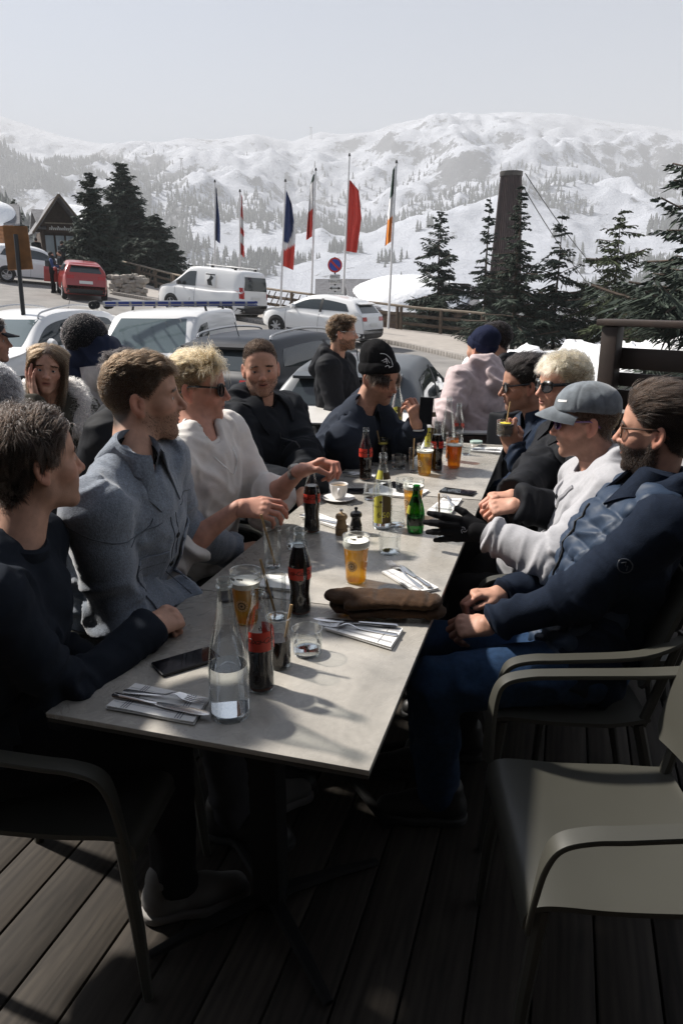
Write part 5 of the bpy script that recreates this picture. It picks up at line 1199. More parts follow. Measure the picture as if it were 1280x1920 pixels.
# brown mittens, one lying on the other
m_mit = mat('brown_wool', (.050, .026, .013), rough=.95, noise=.25, scale=120, bump=.8, bscale=500, sheen=.08, bdist=.002, spec=.15)
def mitten(label, a, b, z, seed, thumb=-1):
    A, B = pz(*a, z), pz(*b, z); L = np.linalg.norm(B-A); x = nrm(B-A)
    fn = lambda P: smin(smin(smin(s_cap(P*np.array([1, 1, 3.2], np.float32), (.03, 0, 0), (L*.62, 0, 0), .044, .046), s_cap(P*np.array([1, 1, 2.9], np.float32), (L*.62, 0, 0), (L-.04, 0, 0), .040, .043), .03), s_cap(P*np.array([1, 1, 2.0], np.float32), (L*.50, .030*thumb, -.002), (L*.25, .058*thumb, -.006), .022, .017), .02), smax(s_cap(P*np.array([1, 1, 3.0], np.float32), (L-.075, 0, 0), (L-.01, 0, 0), .049, .049), -(P[:, 0]-(L-.085)), .004), .004)
    V, F = nets(fn, (-.03, -.1, -.05), (L+.06, .1, .05), .005); N = vnormals(V, F)
    V = V+N*(.0042*(1-2*np.abs(vnoise(V*np.array([44, 16, 24])+.5*vnoise(V*20, 2)[:, None], seed)))+.001*vnoise(V*90, seed))[:, None]; V[:, 2] -= V[:, 2].min(); t = thing('mitten', label, 'mitten', (A[0], A[1], z), math.atan2(x[1], x[0]), 'pair of brown mittens'); mesh_np('mitten_shell', V, F, m_mit, t)
    MB().tube([(L-.082, .043*math.cos(q), .015+.017*math.sin(q)) for q in np.linspace(0, PI, 14)], .0022, 6).build('cuff_seam', m_mit, t); return t
mitten('lower brown wool mitten of the pair, flat on the table', (628, 1146), (808, 1158), .7505, 3, -1); mitten('upper brown wool mitten of the pair, lying on the other', (618, 1128), (800, 1140), .776, 5, -1)
# neighbours' tables
P_ = pd(745, 760, 4.75); labelled_bottle('bottle with a yellow label on the table behind the beanie', None, base=np.array([P_[0], P_[1], .75]), neck=False)
P_ = pd(775, 765, 4.6); tumbler('low glass on the white table behind the beanie', None, base=np.array([P_[0], P_[1], .75]))
P_ = pd(728, 765, 4.6); tumbler('tall glass on the white table behind the beanie', None, 'tall', base=np.array([P_[0], P_[1], .75]))
P_ = pd(800, 765, 4.7); tt = thing('crumpled_napkin', 'crumpled white napkins on the white table behind the beanie', 'napkin', (P_[0], P_[1], .75)); V, F = nets(lambda P: s_ell(P, (0, 0, .012), (.12, .07, .02))+.012*vnoise(P*40, 3), (-.15, -.1, -.01), (.15, .1, .05), .006); mesh_np('paper', V, F, m_paper, tt)
P_ = pd(57, 790, 2.9); coke('empty clear bottle on the neighbouring table, by the fur-collared woman', None, .016, base=np.array([P_[0], P_[1], .75]), lab=(.11, .12), turn=2.5)
P_ = pd(108, 792, 2.85); tumbler('clear tumbler on the neighbouring table at the left', None, base=np.array([P_[0], P_[1], .75])); P_ = pd(130, 788, 2.95); tumbler('second clear tumbler on the neighbouring table, beside the black sleeve', None, base=np.array([P_[0], P_[1], .75]), scale=.8)
# chairs
chair('empty armchair in the near right corner, seat free', (.595, 1.40, 0), -88)
# ------------------------------------------------------------------ the people at the long table
def fabric(name, col, rough=.9, noise=.12, scale=40, bump=.35, bscale=420, sheen=None, tint=False, **k): return mat(name, col, rough=rough, noise=noise, scale=scale, bump=bump, bscale=bscale, sheen=(0 if max(col) < .1 else .2) if sheen is None else sheen, tint=tint, spec=.12, **k)
m_navysweat = fabric('navy_sweatshirt', (.014, .018, .026)); m_greywool = fabric('grey_wool', (.17, .20, .245), noise=.32, scale=160, bump=.7, bscale=330, sheen=.5); m_greyseam = fabric('grey_wool_seam', (.085, .098, .12), noise=.3, scale=160)
m_white_sw = fabric('cream_sweatshirt', (.66, .63, .60), noise=.06); m_parka = fabric('black_parka', (.012, .014, .018), rough=.75); m_blacktee = fabric('black_tee', (.014, .013, .013)); m_navyjk = fabric('dark_navy_jacket', (.020, .026, .040), rough=.8)
m_fleece = fabric('navy_fleece', (.009, .014, .026), noise=.18, scale=90, bump=.6, bscale=300); m_quilt = mat('navy_quilted_nylon', (.022, .037, .066), rough=.55, noise=.06, scale=30, bump=.2, bscale=60, spec=.3); m_hoodie = fabric('pale_grey_hoodie', (.37, .37, .39), noise=.07, scale=120)
m_blackjk = fabric('black_jacket', (.012, .013, .016), rough=.7); m_navypuff = fabric('navy_zip_jacket', (.012, .020, .038), rough=.6); m_jeans = fabric('blue_jeans', (.018, .040, .086), noise=.25, scale=60, bump=.5); m_darktr = fabric('dark_trousers', (.007, .007, .008)); m_greytr = fabric('grey_trousers', (.04, .04, .045))
sh_dark = (mat('black_shoe', (.012, .012, .012), rough=.5), mat('black_sole', (.02, .02, .02), rough=.7)); sh_light = (mat('grey_trainer', (.15, .145, .14), rough=.8, noise=.1), mat('pale_sole', (.22, .21, .20), rough=.7))
h_dk = hair_mat('hair_dark_brown', (.016, .010, .007)); h_bk = hair_mat('hair_black', (.006, .005, .005)); h_br = hair_mat('hair_brown', (.034, .020, .011)); h_bl = hair_mat('hair_bleached', (.50, .40, .26)); h_bl2 = hair_mat('hair_blond', (.27, .19, .10)); h_bd = hair_mat('beard_dark', (.012, .008, .006))
m_lens = mat('dark_lens', (.006, .006, .007), rough=.06, spec=.6); m_frame = mat('black_frame', (.008, .008, .008), rough=.25); m_amber = mat('amber_lens', (.16, .06, .015), rough=.06, alpha=.75); m_tort = mat('tortoise_frame', (.06, .025, .01), rough=.25); m_strapm = mat('watch_steel', (.45, .42, .38), rough=.3, metal=1); m_strapb = mat('black_strap', (.012, .012, .012), rough=.5); m_dial = mat('watch_face_dark', (.02, .02, .022), rough=.15); m_gold = mat('rose_gold', (.55, .36, .26), rough=.3, metal=1)
def ik(sh, wr, hint, l1=.295, l2=.262):
    sh, wr = np.array(sh, float), np.array(wr, float); d = wr-sh; D = np.linalg.norm(d)
    if D > (l1+l2)*.995: k = D/((l1+l2)*.995); l1 *= k; l2 *= k
    x = d/D; a = (l1*l1-l2*l2+D*D)/(2*D); hgt = math.sqrt(max(l1*l1-a*a, 1e-6)); h = np.array(hint, float); h = h-x*np.dot(h, x); return sh+x*a+nrm(h)*hgt
def arm_to(p, side, wr, hint, cut=1.0): p.arm(side, ik(p.sh[side], wr, hint), wr, cut)
def lap(p, side):
    sg = 1 if side == 'R' else -1; wr = p.pelvis+p.tf*.30+p.tx*.10*sg+np.array([0, 0, .12]); arm_to(p, side, wr, -p.tf*.3+p.tx*.4*sg-np.array([0, 0, 1.]))
def top_len(side, top, z0=.02, z1=.085, front=0, back=1.0):
    return lambda q: (side+(top-side)*sstep(z0, z1, q[:, 2]))*(1+front*sstep(.02, .07, q[:, 1]))*np.where(q[:, 1] < -.05, back, 1)
def flow_const(*v):
    v = np.array(v, float); return lambda q: np.tile(v, (len(q), 1))
def flow_head(fwd=0, up=.3, down=.8, side=.6, z0=.05):
    """lies forward (or back) over the top, falls at sides and back"""
    def f(q):
        t = sstep(z0-.03, z0+.04, q[:, 2])[:, None]; rad = np.stack([q[:, 0]*3, (q[:, 1]+.014)*3, 0*q[:, 0]], 1)
        top = np.stack([q[:, 0]*side*6, fwd+0*q[:, 0], up+0*q[:, 0]], 1); sd = rad*.6+np.array([0, -.15, -down]); return top*t+sd*(1-t)
    return f
# 1 -- nearest on the left: navy sweatshirt, dark tousled hair, seen from behind the cheek
p = Person('man in a navy sweatshirt nearest on the left, his fist on the table', pd(62, 868, 1.70), 46, 84, tb(.10, 1.03, .54), neck=pd(34, 1022, 1.66), pitch=2, roll=3, hp=dict(jaw=.98, nose=1.0, w=.98), hr=.003, w=1.0)
wr = pz(282, 1176, .800); arm_to(p, 'R', wr, (-.3, -.6, -.6)); lap(p, 'L'); p.hand('R', pz(332, 1150, .80)-wr, (.25, -.35, .9), 'fist')
g = p.garment('sweatshirt', m_navysweat, h=.0075, fold=.017, seed=3, puff=.002, arm_r=(.066, .055, .040), neckr=.062); p.collar_ring(m_navysweat, g, r=.064, t=.012, up=-.006, name='neckband')
MB().tube([wr-nrm(wr-p.arms['R'][0])*t-p.root for t in (.052, .0)], [.047, .043], 20).build('cuff', m_navysweat, g)
p.build_body(scalpcol=(.02, .014, .01), beard=.25, stub=(.12, .07, .05), hl=-.004); p.brows(h_dk)
p.hair(15000, lambda q: (.024+.040*sstep(.0, .09, q[:, 2]))*(1+.25*sstep(.04, .08, q[:, 1])), lambda q: np.stack([q[:, 0]*4+.35, -.25-8*np.clip(-q[:, 1]-.03, 0, .1)*.3-.2*(q[:, 1] > .03), .1-1.1*sstep(.07, .0, q[:, 2])], 1), h_dk, lift=.20, grav=.2, clump=.5, cf=70, rad=.00055, K=8)
p.legs(m_darktr, sh_light, knees=[pz(300, 1400, .50)+np.array([.0, .05, 0]), pz(370, 1360, .52)+np.array([0, .15, 0])], ankles=[pz(330, 1650, .10), pz(420, 1600, .10)+np.array([.05, .3, 0])], toes=[np.array([.75, .15, 0])+TU*.1, np.array([.8, .3, 0])])
b_ = pz(205, 1432, .655); chair('armchair of the man in the navy sweatshirt, its dark arm at the left picture edge', b_-az(97)*.20-az(187)*.254, 97)
# 2 -- grey wool overshirt
p = Person('man in a grey wool overshirt with short brown hair, in profile on the left', pd(266, 745, 2.12), 75, 104, tb(.68, 1.04, .55), neck=pd(252, 872, 2.05), pitch=1, hp=dict(jaw=1.0, nose=1.08, chin=.004, w=1.0, neck=1.06), hr=.003, w=1.06, hs=1.02)
wr = pz(352, 1120, .72); arm_to(p, 'R', wr, (-.2, -.35, -.9)); wr2 = pz(440, 1032, .72); arm_to(p, 'L', wr2, (-.1, .2, -1)); p.hand('R', (.9, .3, -.2), (.1, -.5, .85), 'rest'); p.hand('L', (.9, .25, .05), (.2, -.2, 1), 'rest')
g = p.garment('overshirt', m_greywool, h=.0075, fold=.016, seed=8, puff=.008, arm_r=(.074, .064, .050), neckr=.062)
p.shirt_collar(m_greywool, g, r=.063, out=.092, drop=.032, open_=26, stand=.062, pointy=.06)
p.shirt_collar(m_blacktee, g, r=.054, out=.064, drop=.015, open_=26, stand=.045, pointy=.05, name='polo_collar', th=.003)
fd = -p.ty; T = p.T; tl = p.tl
p.seam('placket', m_greyseam, g, [tl(.018, .3, T-.10), tl(.016, .3, T-.25), tl(.014, .3, .1)], fd, r=.0014); p.seam('placket_edge', m_greyseam, g, [tl(-.014, .3, T-.10), tl(-.016, .3, T-.25), tl(-.018, .3, .1)], fd, r=.0012)
for z in (T-.16, T-.26, T-.36, T-.46): p.button(m_blk, g, tl(-.002, .3, z), fd, .0085)
for sg in (1, -1):
    pk = p.patch('chest_pocket', m_greywool, g, tl(.045*sg, .3, T-.19), p.tx*.115*sg, -p.tz*.135, fd, off=.006, th=.005); p.seam('pocket_stitch', m_greyseam, pk, [tl(.045*sg, .3, T-.225), tl(.16*sg, .3, T-.222)], fd, r=.0010, off=.006)
    p.seam('yoke_seam', m_greyseam, g, [tl(.06*sg, .3, T-.10), tl(.13*sg, .3, T-.105), tl(.19*sg, .3, T-.12)], fd, r=.0012)
cap = [tl(.17, .02, T+.10)+0*fd]; s0 = p.sh['R']; ax = nrm(p.arms['R'][0]-s0)
ring = [s0+ax*.035-p.tx*.012+(p.ty*math.cos(a)+nrm(np.cross(ax, p.ty))*math.sin(a))*.12 for a in np.linspace(0, 2*PI, 26)]
P_ = []
for q in ring:
    l, n, _, _ = p.bvh.find_nearest(Vector(q)); P_.append(np.array(l)+np.array(n)*.001-p.root)
MB().tube(P_, .0014, 6).build('armhole_seam', m_greyseam, g)
p.build_body(scalpcol=(.032, .022, .014), beard=.42, stub=(.12, .075, .052)); p.brows(h_br)
p.hair(15000, lambda q: np.where(q[:, 2] < .02, .004, .004+.030*sstep(.05, .10, q[:, 2]))*(1+.3*sstep(.03, .07, q[:, 1])), lambda q: np.stack([q[:, 0]*2-.1, .75+0*q[:, 0], .30-1.2*sstep(.06, .0, q[:, 2])-.5*(q[:, 1] > .06)], 1), h_br, lift=.35, grav=.12, clump=.5, cf=80, rad=.00050)
p.beard(h_br, 1100, .004, .0003)
MB().tube([wr2-nrm(wr2-p.arms['L'][0])*.006+(np.array([0, .029*math.cos(a), .029*math.sin(a)])) - p.root for a in np.linspace(0, 2*PI, 20, endpoint=False)], .0042, 6, closed=True).build('bracelet', m_gold, p.o)
p.legs(m_greytr, sh_dark); chair('armchair under the man in the grey overshirt', p.pelvis-p.tf*.02, 104)
# 3 -- cream sweatshirt, blond, sunglasses
p = Person('blond man in a cream sweatshirt and black sunglasses, sleeves pushed up', pd(368, 726, 2.6), 91, 112, tb(1.24, 1.02, .54), neck=pd(378, 815, 2.56), pitch=-2, hp=dict(jaw=.98, nose=1.0, w=.97), hr=.003, skin=(.50, .255, .185))
wr = pd(446, 952, 2.40); arm_to(p, 'R', wr, (-.3, -.5, -.9), .30); wr2 = pd(560, 884, 2.56); arm_to(p, 'L', wr2, (-.1, .3, -1), .38); p.hand('R', (.98, .02, .02), (.05, -.55, .85), 'relaxed'); p.hand('L', (.8, .05, .30), (-.2, .5, .8), 'pinch')
g = p.garment('sweatshirt', m_white_sw, h=.0075, fold=.018, seed=14, puff=.008, arm_r=(.072, .062, .056), neckr=.064); p.collar_ring(m_white_sw, g, r=.066, t=.011, up=-.006, name='neckband', tilt=.35)
for sd in 'RL':
    el, w_, c = p.arms[sd]; dv = nrm(w_-el); e2 = el+(w_-el)*c; MB().tube([e2-dv*.03-p.root, e2+dv*.01-p.root], [.062, .054], 22).build('pushed_up_cuff', m_white_sw, g)
P_ = p.project(smooth_path([p.tl(.055, .3, p.T-.035), p.tl(.03, .3, p.T-.085), p.tl(0, .3, p.T-.105), p.tl(-.03, .3, p.T-.085), p.tl(-.055, .3, p.T-.035)], 5), -p.ty, .003); MB().tube(P_-p.root, .0011, 5).build('necklace', m_steel, p.o)
p.build_body(scalpcol=(.12, .08, .045), beard=.12, stub=(.22, .12, .08)); glasses(p, m_frame, m_lens, w=.054, h=.042, brow=1.0)
p.hair(9000, lambda q: np.where(q[:, 2] < .02, .010, .014+.042*sstep(.03, .09, q[:, 2]))*(1+.7*sstep(.02, .07, q[:, 1])), lambda q: np.stack([q[:, 0]*3+.55, .5-q[:, 1]*4, .45-1.1*sstep(.06, .0, q[:, 2])-.7*(q[:, 1] > .07)], 1), h_bl2, lift=.24, grav=.12, clump=.6, cf=60, rad=.0006, curl=.06)
watch(p, wr2, wr2-p.arms['L'][0], (-.2, .5, .8), m_strapm, (m_strapm, m_dial), r=.030)
p.legs(m_darktr, sh_dark); chair('armchair of the blond man in cream, hidden behind him', p.pelvis-p.tf*.02, 110)
# 4 -- black parka, smiling at the viewer
p = Person('man in a black hooded parka with cropped dark hair, smiling towards the viewer', pd(489, 690, 3.42), 171, 128, tb(2.10, 1.05, .54), neck=pd(487, 763, 3.50), pitch=-3, roll=-3, hp=dict(jaw=1.0, nose=.95, smile=1.15, w=1.0, neck=1.04), hr=.0024, skin=(.50, .275, .195), w=1.05)
wr = pd(560, 918, 3.15); arm_to(p, 'R', wr, (-.3, -.5, -1)); wr2 = pd(585, 925, 3.25); arm_to(p, 'L', wr2, (.3, .4, -1)); p.hand('R', (.35, -.5, -.45), (.3, -.5, .8), 'rest'); p.hand('L', (.1, -.7, -.3), (.5, -.2, .8), 'rest')
g = p.garment('parka', m_parka, h=.0085, fold=.022, seed=21, puff=.022, arm_r=(.078, .070, .056), hood=1.25, neckr=.072); p.collar_ring(m_blacktee, g, r=.063, t=.007, name='tee_neckband')
p.seam('zip', mat('zip_dark', (.05, .05, .055), rough=.4), g, [p.tl(.045, .3, p.T-.10), p.tl(.03, .3, p.T-.18), p.tl(.02, .3, p.T-.28)], -p.ty, r=.003)
p.shirt_collar(m_parka, g, r=.082, out=.135, drop=.05, open_=34, stand=.055, pointy=.06, th=.010, name='open_collar')
p.build_body(scalpcol=(.040, .028, .020), beard=.28, stub=(.16, .10, .075), hl=.012); p.brows(h_dk, 260, .00035)
p.hair(11000, lambda q: np.where(q[:, 2] < .055, .003, .004+.012*sstep(.055, .095, q[:, 2])), flow_head(.25, .8, .5), h_dk, hl=.012, lift=.75, grav=.05, clump=.3, rad=.00045)
p.beard(h_dk, 1800, .0035, .0003)
p.legs(m_darktr, sh_dark); chair('armchair with its grey-green back showing beside the black parka', p.pelvis+np.array([.10, .10, 0]), 128)
# 5 -- black beanie, looking down
p = Person('man in a black beanie and dark navy jacket looking down, fist raised with a phone', pd(710, 708, 3.72), 130, 112, tb(2.68, .98, .53), neck=pd(678, 775, 3.74), pitch=-16, roll=0, hp=dict(jaw=1.0, nose=1.05, w=.98), hr=.003, skin=(.44, .235, .16), w=1.05)
wr = pz(728, 838, .80); arm_to(p, 'R', wr, (-.4, -.5, -.8)); wr2 = pd(782, 800, 3.60); arm_to(p, 'L', wr2, (.3, .5, -1)); p.hand('R', (.95, .1, -.05), (.05, -.2, .95), 'rest'); p.hand('L', (-.15, .05, .95), (.65, -.7, .1), 'grip')
g = p.garment('jacket', m_navyjk, h=.008, fold=.016, seed=27, puff=.010, arm_r=(.074, .062, .048), neckr=.068); p.shirt_collar(m_navyjk, g, r=.070, out=.118, drop=.06, open_=24, stand=.05)
p.seam('placket', m_black, g, [p.tl(0, .3, p.T-.12), p.tl(0, .3, .1)], -p.ty, r=.003); p.collar_ring(mat('pale_shirt', (.45, .46, .5), rough=.9), g, r=.060, t=.008, name='shirt_neck', tilt=.4)
p.build_body(scalpcol=(.02, .014, .01), beard=.35, stub=(.10, .06, .045)); p.brows(h_dk)
def beanie(s, m, z0=.035, tall=.02, slouch=(0, -.02, 0), tilt=.35, name='beanie'):
    def fn(P):
        Q = P.copy(); d = smin(s_ell(P, (0, -.012, .040), (.0855, .107, .094)), s_ell(P, (slouch[0], -.030+slouch[1], .075+tall), (.072, .086, .066)), .04)
        return smax(d, z0+tilt*(P[:, 1]+.01)*-1*-1*(1)-P[:, 2] if False else (z0+tilt*(P[:, 1]-.02))-P[:, 2], .008)
    V, F = nets(fn, (-.12, -.17, -.06), (.12, .14, .24), .005); N = vnormals(V, F); a = np.arctan2(V[:, 1]+.012, V[:, 0]); rib = .0008*np.sin(a*90)+.004*vnoise(V*28, 4)
    band_ = np.exp(-((V[:, 2]-(z0+tilt*(V[:, 1]-.02))-.028)/.026)**4); V = V+N*(rib+.005*band_-.002*np.exp(-((V[:, 2]-(z0+tilt*(V[:, 1]-.02))-.060)/.004)**2))[:, None]
    return mesh_np(name, s.hl(V)-s.root, F, m, s.o)
m_bean = fabric('black_knit', (.008, .008, .009), bump=.7, bscale=260); b_ = beanie(p, m_bean, z0=.030, tall=.036)
bv = BVHTree.FromPolygons([tuple(v.co) for v in b_.data.vertices], [tuple(f.vertices) for f in b_.data.polygons]); cd = nrm(np.array([0, 0, 1.6])-p.head)
def on_bean(pts):
    out = []
    for (x, y) in pts:
        o_ = p.hl(np.array([[x, .02, y]]))[0]-p.root+cd*.3; l, n, _, _ = bv.ray_cast(Vector(o_), Vector(-cd), 1.)
        if l is not None: out.append(np.array(l)+np.array(n)*.0015)
    return out
rt = np.array([1, 0, 0.])
def on_bean2(pts):
    out = []
    for (x, z) in pts:
        o_ = p.head+rt*x+np.array([0, 0, z])-p.root+cd*.3; l, n, _, _ = bv.ray_cast(Vector(o_), Vector(-cd), 1.)
        if l is not None: out.append(np.array(l)+np.array(n)*.0015)
    return out
m_wht = mat('white_stitch', (.7, .7, .7), rough=.7)
for pts in ([(.005, .115), (.03, .112), (.055, .090), (.066, .060)], [(.030, .092), (.034, .078), (.020, .075)], [(.034, .090), (.038, .066)], [(.036, .092), (.050, .070)], [(.034, .094), (.026, .086), (.012, .080)], [(.030, .052), (.042, .058), (.054, .050), (.066, .056)], [(.046, .056), (.050, .046)]):
    q = on_bean2(smooth_path([(a, b, 0) for a, b in pts], 5)[:, :2])
    if len(q) > 2: MB().tube(q, .0016, 5).build('embroidered_stroke', m_wht, b_)
mk = ((p.HV[:, 1] > .0)*(p.HV[:, 2] > .005)*(p.HV[:, 2] < .05)*(np.abs(p.HV[:, 0]) > .030)).astype(float)
p.hair(1500, lambda q: .042+0*q[:, 0], lambda q: np.stack([np.sign(q[:, 0])*.5, .2+0*q[:, 0], -1+0*q[:, 0]], 1), h_dk, part='fringe', mask=mk, lift=.35, grav=.4, clump=.7, cf=60, curl=.3, w=1)
pp = p.hl([[0, 0, 0]])[0]; hp_ = np.array(wr2)+np.array([.02, -.02, .09]); t = phone('phone held upright in the fist of the man in the beanie', None, None, base=hp_+np.array([.02, .03, -.015]), tilt=(R_(20), R_(-80), R_(70)), L=.13, Wd=.065)
MB().tube([wr2+np.array([.031*math.cos(a), .026*math.sin(a), -.015]) - p.root for a in np.linspace(0, 2*PI, 20, endpoint=False)], .004, 6, closed=True).build('bracelet', mat('white_cord', (.6, .6, .58), rough=.6), p.o)
p.legs(m_darktr, sh_dark); chair('armchair of the man in the black beanie', p.pelvis-p.tf*.02, 112)
# 6 -- nearest on the right: navy quilted jacket, beard, amber glasses
p = Person('bearded man in a navy quilted jacket and amber sunglasses, nearest on the right', pd(1232, 806, 2.14), -60, -84, (.72, 2.06, .53), neck=pd(1222, 925, 2.16), pitch=-2, hp=dict(jaw=1.02, nose=1.06, chin=.004, open=.5, w=1.0), hr=.003, skin=(.47, .255, .18), w=1.06, hs=1.0)
wr = pz(918, 1172, .66); arm_to(p, 'L', wr, (.5, -.25, -1.3)); wr2 = pz(940, 1112, .68); arm_to(p, 'R', wr2, (.3, .5, -1)); p.hand('L', (-.85, .25, -.12), (-.1, -.45, .88), 'rest'); p.hand('R', (-.95, -.1, .05), (.1, .1, 1), 'rest')
sl = p.garment('fleece_sleeves', m_fleece, h=.0075, fold=.018, seed=33, puff=.004, arm_r=(.072, .062, .046), neckr=.074, hood=1.15)
def quilt(X, V, isarm, loc):
    z = X[:, 2]+.03*np.abs(X[:, 0])/.1*.3; a = np.arctan2(X[:, 0], X[:, 1]); u = (z*17+.03*np.sin(a*3)); w_ = np.abs(np.sin(u*PI)); return .015*(w_**.42)-.010+.0014*(1-np.abs(vnoise(X*np.array([30, 30, 55]), 5))*2)
def front_only(P, d):
    q = P-p.pelvis.astype(np.float32); x = q@p.tx.astype(np.float32); y = q@p.ty.astype(np.float32); z = q@p.tz.astype(np.float32)
    return smax(smax(d, -(y+.01+np.abs(x)*.12), .01), np.abs(x)-.165, .01)
q_ = p.garment('quilted_front', m_quilt, h=.007, fold=.012, seed=35, puff=.015, sleeves=False, neckr=.082, extra=front_only, quilt=quilt, rel=1, relaxed=.25)
T = p.T; p.seam('front_zip', m_black, q_, [p.tl(0, .35, T-.09), p.tl(0, .35, T-.25), p.tl(0, .35, .02)], -p.ty, r=.004, off=.002)
# raised collar inside the hood
p.shirt_collar(m_fleece, sl, r=.070, out=.110, drop=.03, open_=22, stand=.065, name='collar', th=.008)
# round emblem on the upper sleeve: ring with a peak in it
el = p.arms['L'][0]; c_ = p.sh['L']*.55+el*.45; axm = nrm(el-p.sh['L']); nd = nrm(np.array([-.12, -1, .25])-axm*np.dot([-.12, -1, .25], axm)); bx = np.cross(axm, nd)
p.garment  # noqa
bvs = BVHTree.FromPolygons([tuple(v.co) for v in sl.data.vertices], [tuple(f.vertices) for f in sl.data.polygons])
def on_sl(pts, off=.0022):
    out = []
    for a, b in pts:
        o_ = c_-p.root+bx*a-axm*b+nd*.3; l, n, _, _ = bvs.ray_cast(Vector(o_), Vector(-nd), .6)
        if l is None: continue
        out.append(np.array(l)+np.array(n)*off)
    return out
m_emb = mat('emblem_rubber', (.03, .035, .045), rough=.3); em = MB().tube(on_sl([(.019*math.cos(a), .019*math.sin(a)) for a in np.linspace(0, 2*PI, 30, endpoint=False)]), .0016, 6, closed=True).build('round_emblem', m_emb, sl)
MB().tube(on_sl([(-.012, -.006), (-.005, .005), (-.001, .0), (.006, .009), (.012, -.003)]), .0014, 6).build('emblem_peak', m_emb, em)
p.build_body(scalpcol=(.012, .010, .009), beard=.92, stub=(.030, .019, .014)); p.brows(h_dk)
p.hair(16000, lambda q: np.where(q[:, 2] < .015, .008, .012+.050*sstep(.02, .08, q[:, 2])), lambda q: np.stack([q[:, 0]*2, -.95+0*q[:, 0], .28-1.3*sstep(.07, -.02, q[:, 2])-2.5*np.clip(-q[:, 1]-.03, 0, .1)], 1), h_dk, lift=.34, grav=.1, clump=.4, cf=70, rad=.00055, K=8)
p.beard(h_bd, 6500, .0052, .00040, lift=.2)
glasses(p, m_tort, m_amber, w=.050, h=.042, brow=0, th=.0030)
kn = [tb(.78, -.10, .55), tb(.60, -.06, .55)]; p.legs(m_jeans, sh_dark, knees=[np.array([.28, 2.16, .51]), np.array([.27, 1.92, .51])], ankles=[np.array([.30, 2.20, .09]), np.array([.30, 1.98, .09])], r=(.095, .075, .06), h=.010)
chair('armchair of the bearded man, its curved arm under his elbow', (.66, 2.06, 0), -86)
# 7 -- pale hoodie, washed cap, black glove
p = Person('man in a pale grey hoodie and washed cap wearing a black glove', pd(1098, 790, 2.54), -76, -88, tb(1.42, -.46, .53), neck=pd(1122, 878, 2.54), pitch=-6, hp=dict(jaw=1.0, nose=1.0, w=1.0, open=.45), hr=.003, skin=(.49, .265, .19), w=1.02)
wr = pz(902, 996, .825); arm_to(p, 'L', wr, (.4, -.7, -.6), .93); lap(p, 'R'); p.hand('L', (-.98, .02, .10), (-.02, -.92, .35), 'cup', glove=True)
g = p.garment('hoodie', m_hoodie, h=.0075, fold=.020, seed=41, puff=.008, arm_r=(.074, .064, .046), neckr=.070, hood=.95)
MB().tube([wr-nrm(wr-p.arms['L'][0])*t-p.root for t in (.07, .02)], [.048, .044], 20).build('cuff', m_hoodie, g)
p.seam('hood_edge', m_hoodie, g, [p.tl(.075, .3, p.T-.05), p.tl(.03, .3, p.T-.11), p.tl(0, .3, p.T-.125), p.tl(-.03, .3, p.T-.11), p.tl(-.075, .3, p.T-.05)], -p.ty, r=.009)
p.seam('drawstring', m_hoodie, g, [p.tl(.025, .3, p.T-.11), p.tl(.035, .3, p.T-.2), p.tl(.03, .3, p.T-.27)], -p.ty, r=.0018)
V, F = hand_at(wr, (-.98, .02, .10), (-.02, -.92, .35), 'cup', 'L', .0025, curl=[(6, 14, 10), (8, 16, 12), (10, 18, 12), (14, 20, 14)]); m_glove = fabric('black_glove', (.007, .007, .008), bump=.4); V2, F2 = nets(lambda Q: s_cap(Q, wr-nrm(wr-p.arms['L'][0])*.03, wr+np.array([-.02, 0, 0]), .032, .033), wr-.1, wr+.1, .005)
V, F, _ = merge([(V, F, 0), (V2, F2, 0)]); gl = mesh_np('glove', V-p.root, F, m_glove, p.o)
bg_ = BVHTree.FromPolygons([tuple(v) for v in V-p.root], [tuple(int(i) for i in f) for f in F]); gc = wr+np.array([-.062, 0, .008])-p.root
for k in range(3):
    pts = []
    for t_ in np.linspace(0, 1, 9):
        a = 2*PI*k/3+t_*2.2; r_ = .003+.008*t_; l, n, _, _ = bg_.ray_cast(Vector(gc+np.array([r_*math.cos(a), -.2, r_*math.sin(a)])), Vector((0, 1, 0)), .5)
        if l is not None: pts.append(np.array(l)+np.array(n)*.0012)
    if len(pts) > 3: MB().tube(pts, .0013, 5).build('swirl_emblem', mat('emblem_grey', (.35, .35, .36), rough=.6), gl)
watch(p, wr+np.array([.018, .0, -.004]), (-.98, .02, .1), (-.1, -.92, .38), m_strapb, (m_strapm, m_dial), r=.037)
p.build_body(scalpcol=(.05, .035, .025), beard=.40, stub=(.11, .065, .045)); p.brows(h_br)
p.hair(4500, lambda q: .006+0*q[:, 0], flow_head(0, .2, .8), h_br, lift=.5, rad=.00045)
# washed baseball cap
def cap_fn(P): return smax(smin(s_ell(P, (0, -.012, .048), (.0835, .106, .0865)), s_ell(P, (0, .03, .052), (.070, .070, .070)), .03), (.046-.20*np.clip(-P[:, 1]+.02, 0, 1))-P[:, 2], .006)
V, F = nets(cap_fn, (-.11, -.14, -.02), (.11, .13, .16), .0045); N = vnormals(V, F); an = np.arctan2(V[:, 0], V[:, 1]+.012); seam_ = np.min([np.abs(((an-a+PI) % (2*PI))-PI) for a in np.linspace(0, 2*PI, 6, endpoint=False)], 0)*np.hypot(V[:, 0], V[:, 1]); V = V+N*(.0022*vnoise(V*40, 3)-.0022*np.exp(-(seam_/.0035)**2))[:, None]
m_cap = mat('washed_cap', (.125, .145, .165), rough=.9, noise=.45, scale=28, bump=.4, bscale=400, sheen=.3); cp = mesh_np('cap', p.hl(V)-p.root, F, m_cap, p.o)
G = []
